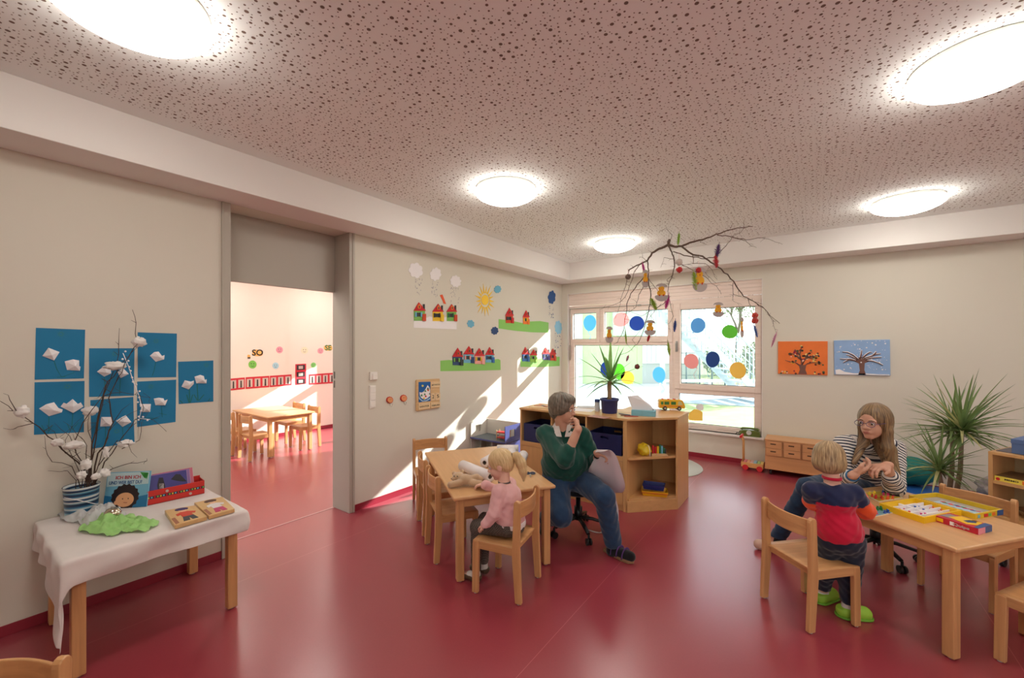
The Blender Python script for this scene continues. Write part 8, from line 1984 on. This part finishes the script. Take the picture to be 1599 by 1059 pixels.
def chick(x, y, w_, h_, lab, twist=0, body=True):
    p = HP(x, y, -.03); s = 4.0 / FPX / 4.815; w_ *= s * 1.18; h_ *= s * 1.15
    t = thing('egg_chick', lab, 'ornament', p, YAW + twist, 'egg chicks in the hanging branch')
    grey = mat('grey_white_shell_card', (204, 194, 190), .8); ye_ = translucent(col('chick_yellow_card', (246, 196, 56)), .4); translucent(grey, .3); P_ = lambda a, b, q: Vector((a*w_, q, b*h_))
    bm = NB(); prism(bm, [(math.cos(a)*1.0, -.48 + .50*math.sin(a)) for a in [PI + PI*i/14 for i in range(15)]] + [(1, -.38), (.6, -.28), (.3, -.40), (0, -.28), (-.3, -.40), (-.6, -.28), (-1, -.38)], P_, -.006, -.001); obj('lower_shell', bm, grey, t, .001)
    bm = NB(); prism(bm, [(.9*math.cos(a), .60 + .38*math.sin(a)) for a in [PI*i/12 for i in range(13)]] + [(-.5, .68), (-.2, .56), (.1, .68), (.4, .56)], P_, -.006, -.001); obj('upper_shell', bm, grey, t, .001)
    bm = NB(); prism(bm, [(.44*math.cos(a), .42 + .27*math.sin(a)) for a in [2*PI*i/18 for i in range(18)]], P_, -.004, .003); prism(bm, [(.64*math.cos(a), -.08 + .36*math.sin(a)) for a in [2*PI*i/18 for i in range(18)]], P_, -.003, .002); obj('chick_body', bm, ye_, t)
    bm = NB(); prism(bm, [(-.1, .40), (.1, .40), (0, .26)], P_, -.008, -.004); obj('beak', bm, PM['orange'], t)
    for sx_ in (-.3, .3): bm = NB(); prism(bm, [(sx_ + .09*math.cos(a), -.32 + .10*math.sin(a)) for a in [2*PI*i/8 for i in range(8)]], P_, -.010, -.006); obj('foot', bm, PM['rust'], t)
    bm = NB(); tube(bm, [(0, 0, h_), (0, 0, h_ + .10)], .0006, 4); obj('thread', bm, MATS['clear_nylon'], t)
chick(230, 460, 22, 56, 'narrow egg chick below the small pink feather'); chick(350, 562, 38, 54, 'round egg chick right of the left main twig'); chick(638, 465, 42, 74, 'largest egg chick with the lime feather', .1); chick(265, 828, 34, 50, 'egg chick with the short red feather below')
chick(777, 692, 34, 48, 'egg chick in front of the blind box at the right'); chick(955, 826, 18, 70, 'very narrow egg chick turned sideways in front of the right pane', .5); chick(-42, 880, 26, 58, 'egg chick lowest at the left in front of the window bar')
def pompom(x, y, r, c_, lab, nm='pompom', cat='pompom'):
    p = HP(x, y, -.02); t_ = thing(nm, lab, cat, p, 0, 'pompoms in the hanging branch'); r__ = random.Random(int(x)); bm = NB()
    for k_ in range(34):
        d = Vector((r__.gauss(0,1), r__.gauss(0,1), r__.gauss(0,1))).normalized(); ball(bm, d * r * .62, r * .42, 0, None, 7, 5, .3, k_)
    obj('tufts', bm, mat('pompom_%d_%d_%d' % c_, c_, .9, sheen=.4), t_)
    bm = NB(); tube(bm, [(0, 0, r*.8), (0, 0, r*.8 + (.06 if y < 1000 else .235))], .0012, 5); obj('loop', bm, mat('pale_thread', (230, 190, 180), .6), t_)
pompom(483, 335, .030, (206, 194, 184), 'grey white pompom under the branch middle'); pompom(485, 392, .026, (190, 34, 34), 'small red pompom under the grey white one'); pompom(630, 395, .024, (196, 36, 40), 'red tuft on top of the largest egg chick')
pompom(1053, 735, .030, (200, 60, 40), 'red wool pompom at the right over the blue feather'); pompom(1053, 775, .032, (196, 52, 38), 'second red wool pompom directly above the blue feather'); pompom(100, 445, .026, (104, 84, 70), 'brown cone like tuft at the left end of the branch')
pompom(168, 1120, .026, (112, 40, 36), 'dark red dried fruit hanging lowest from the twigs')
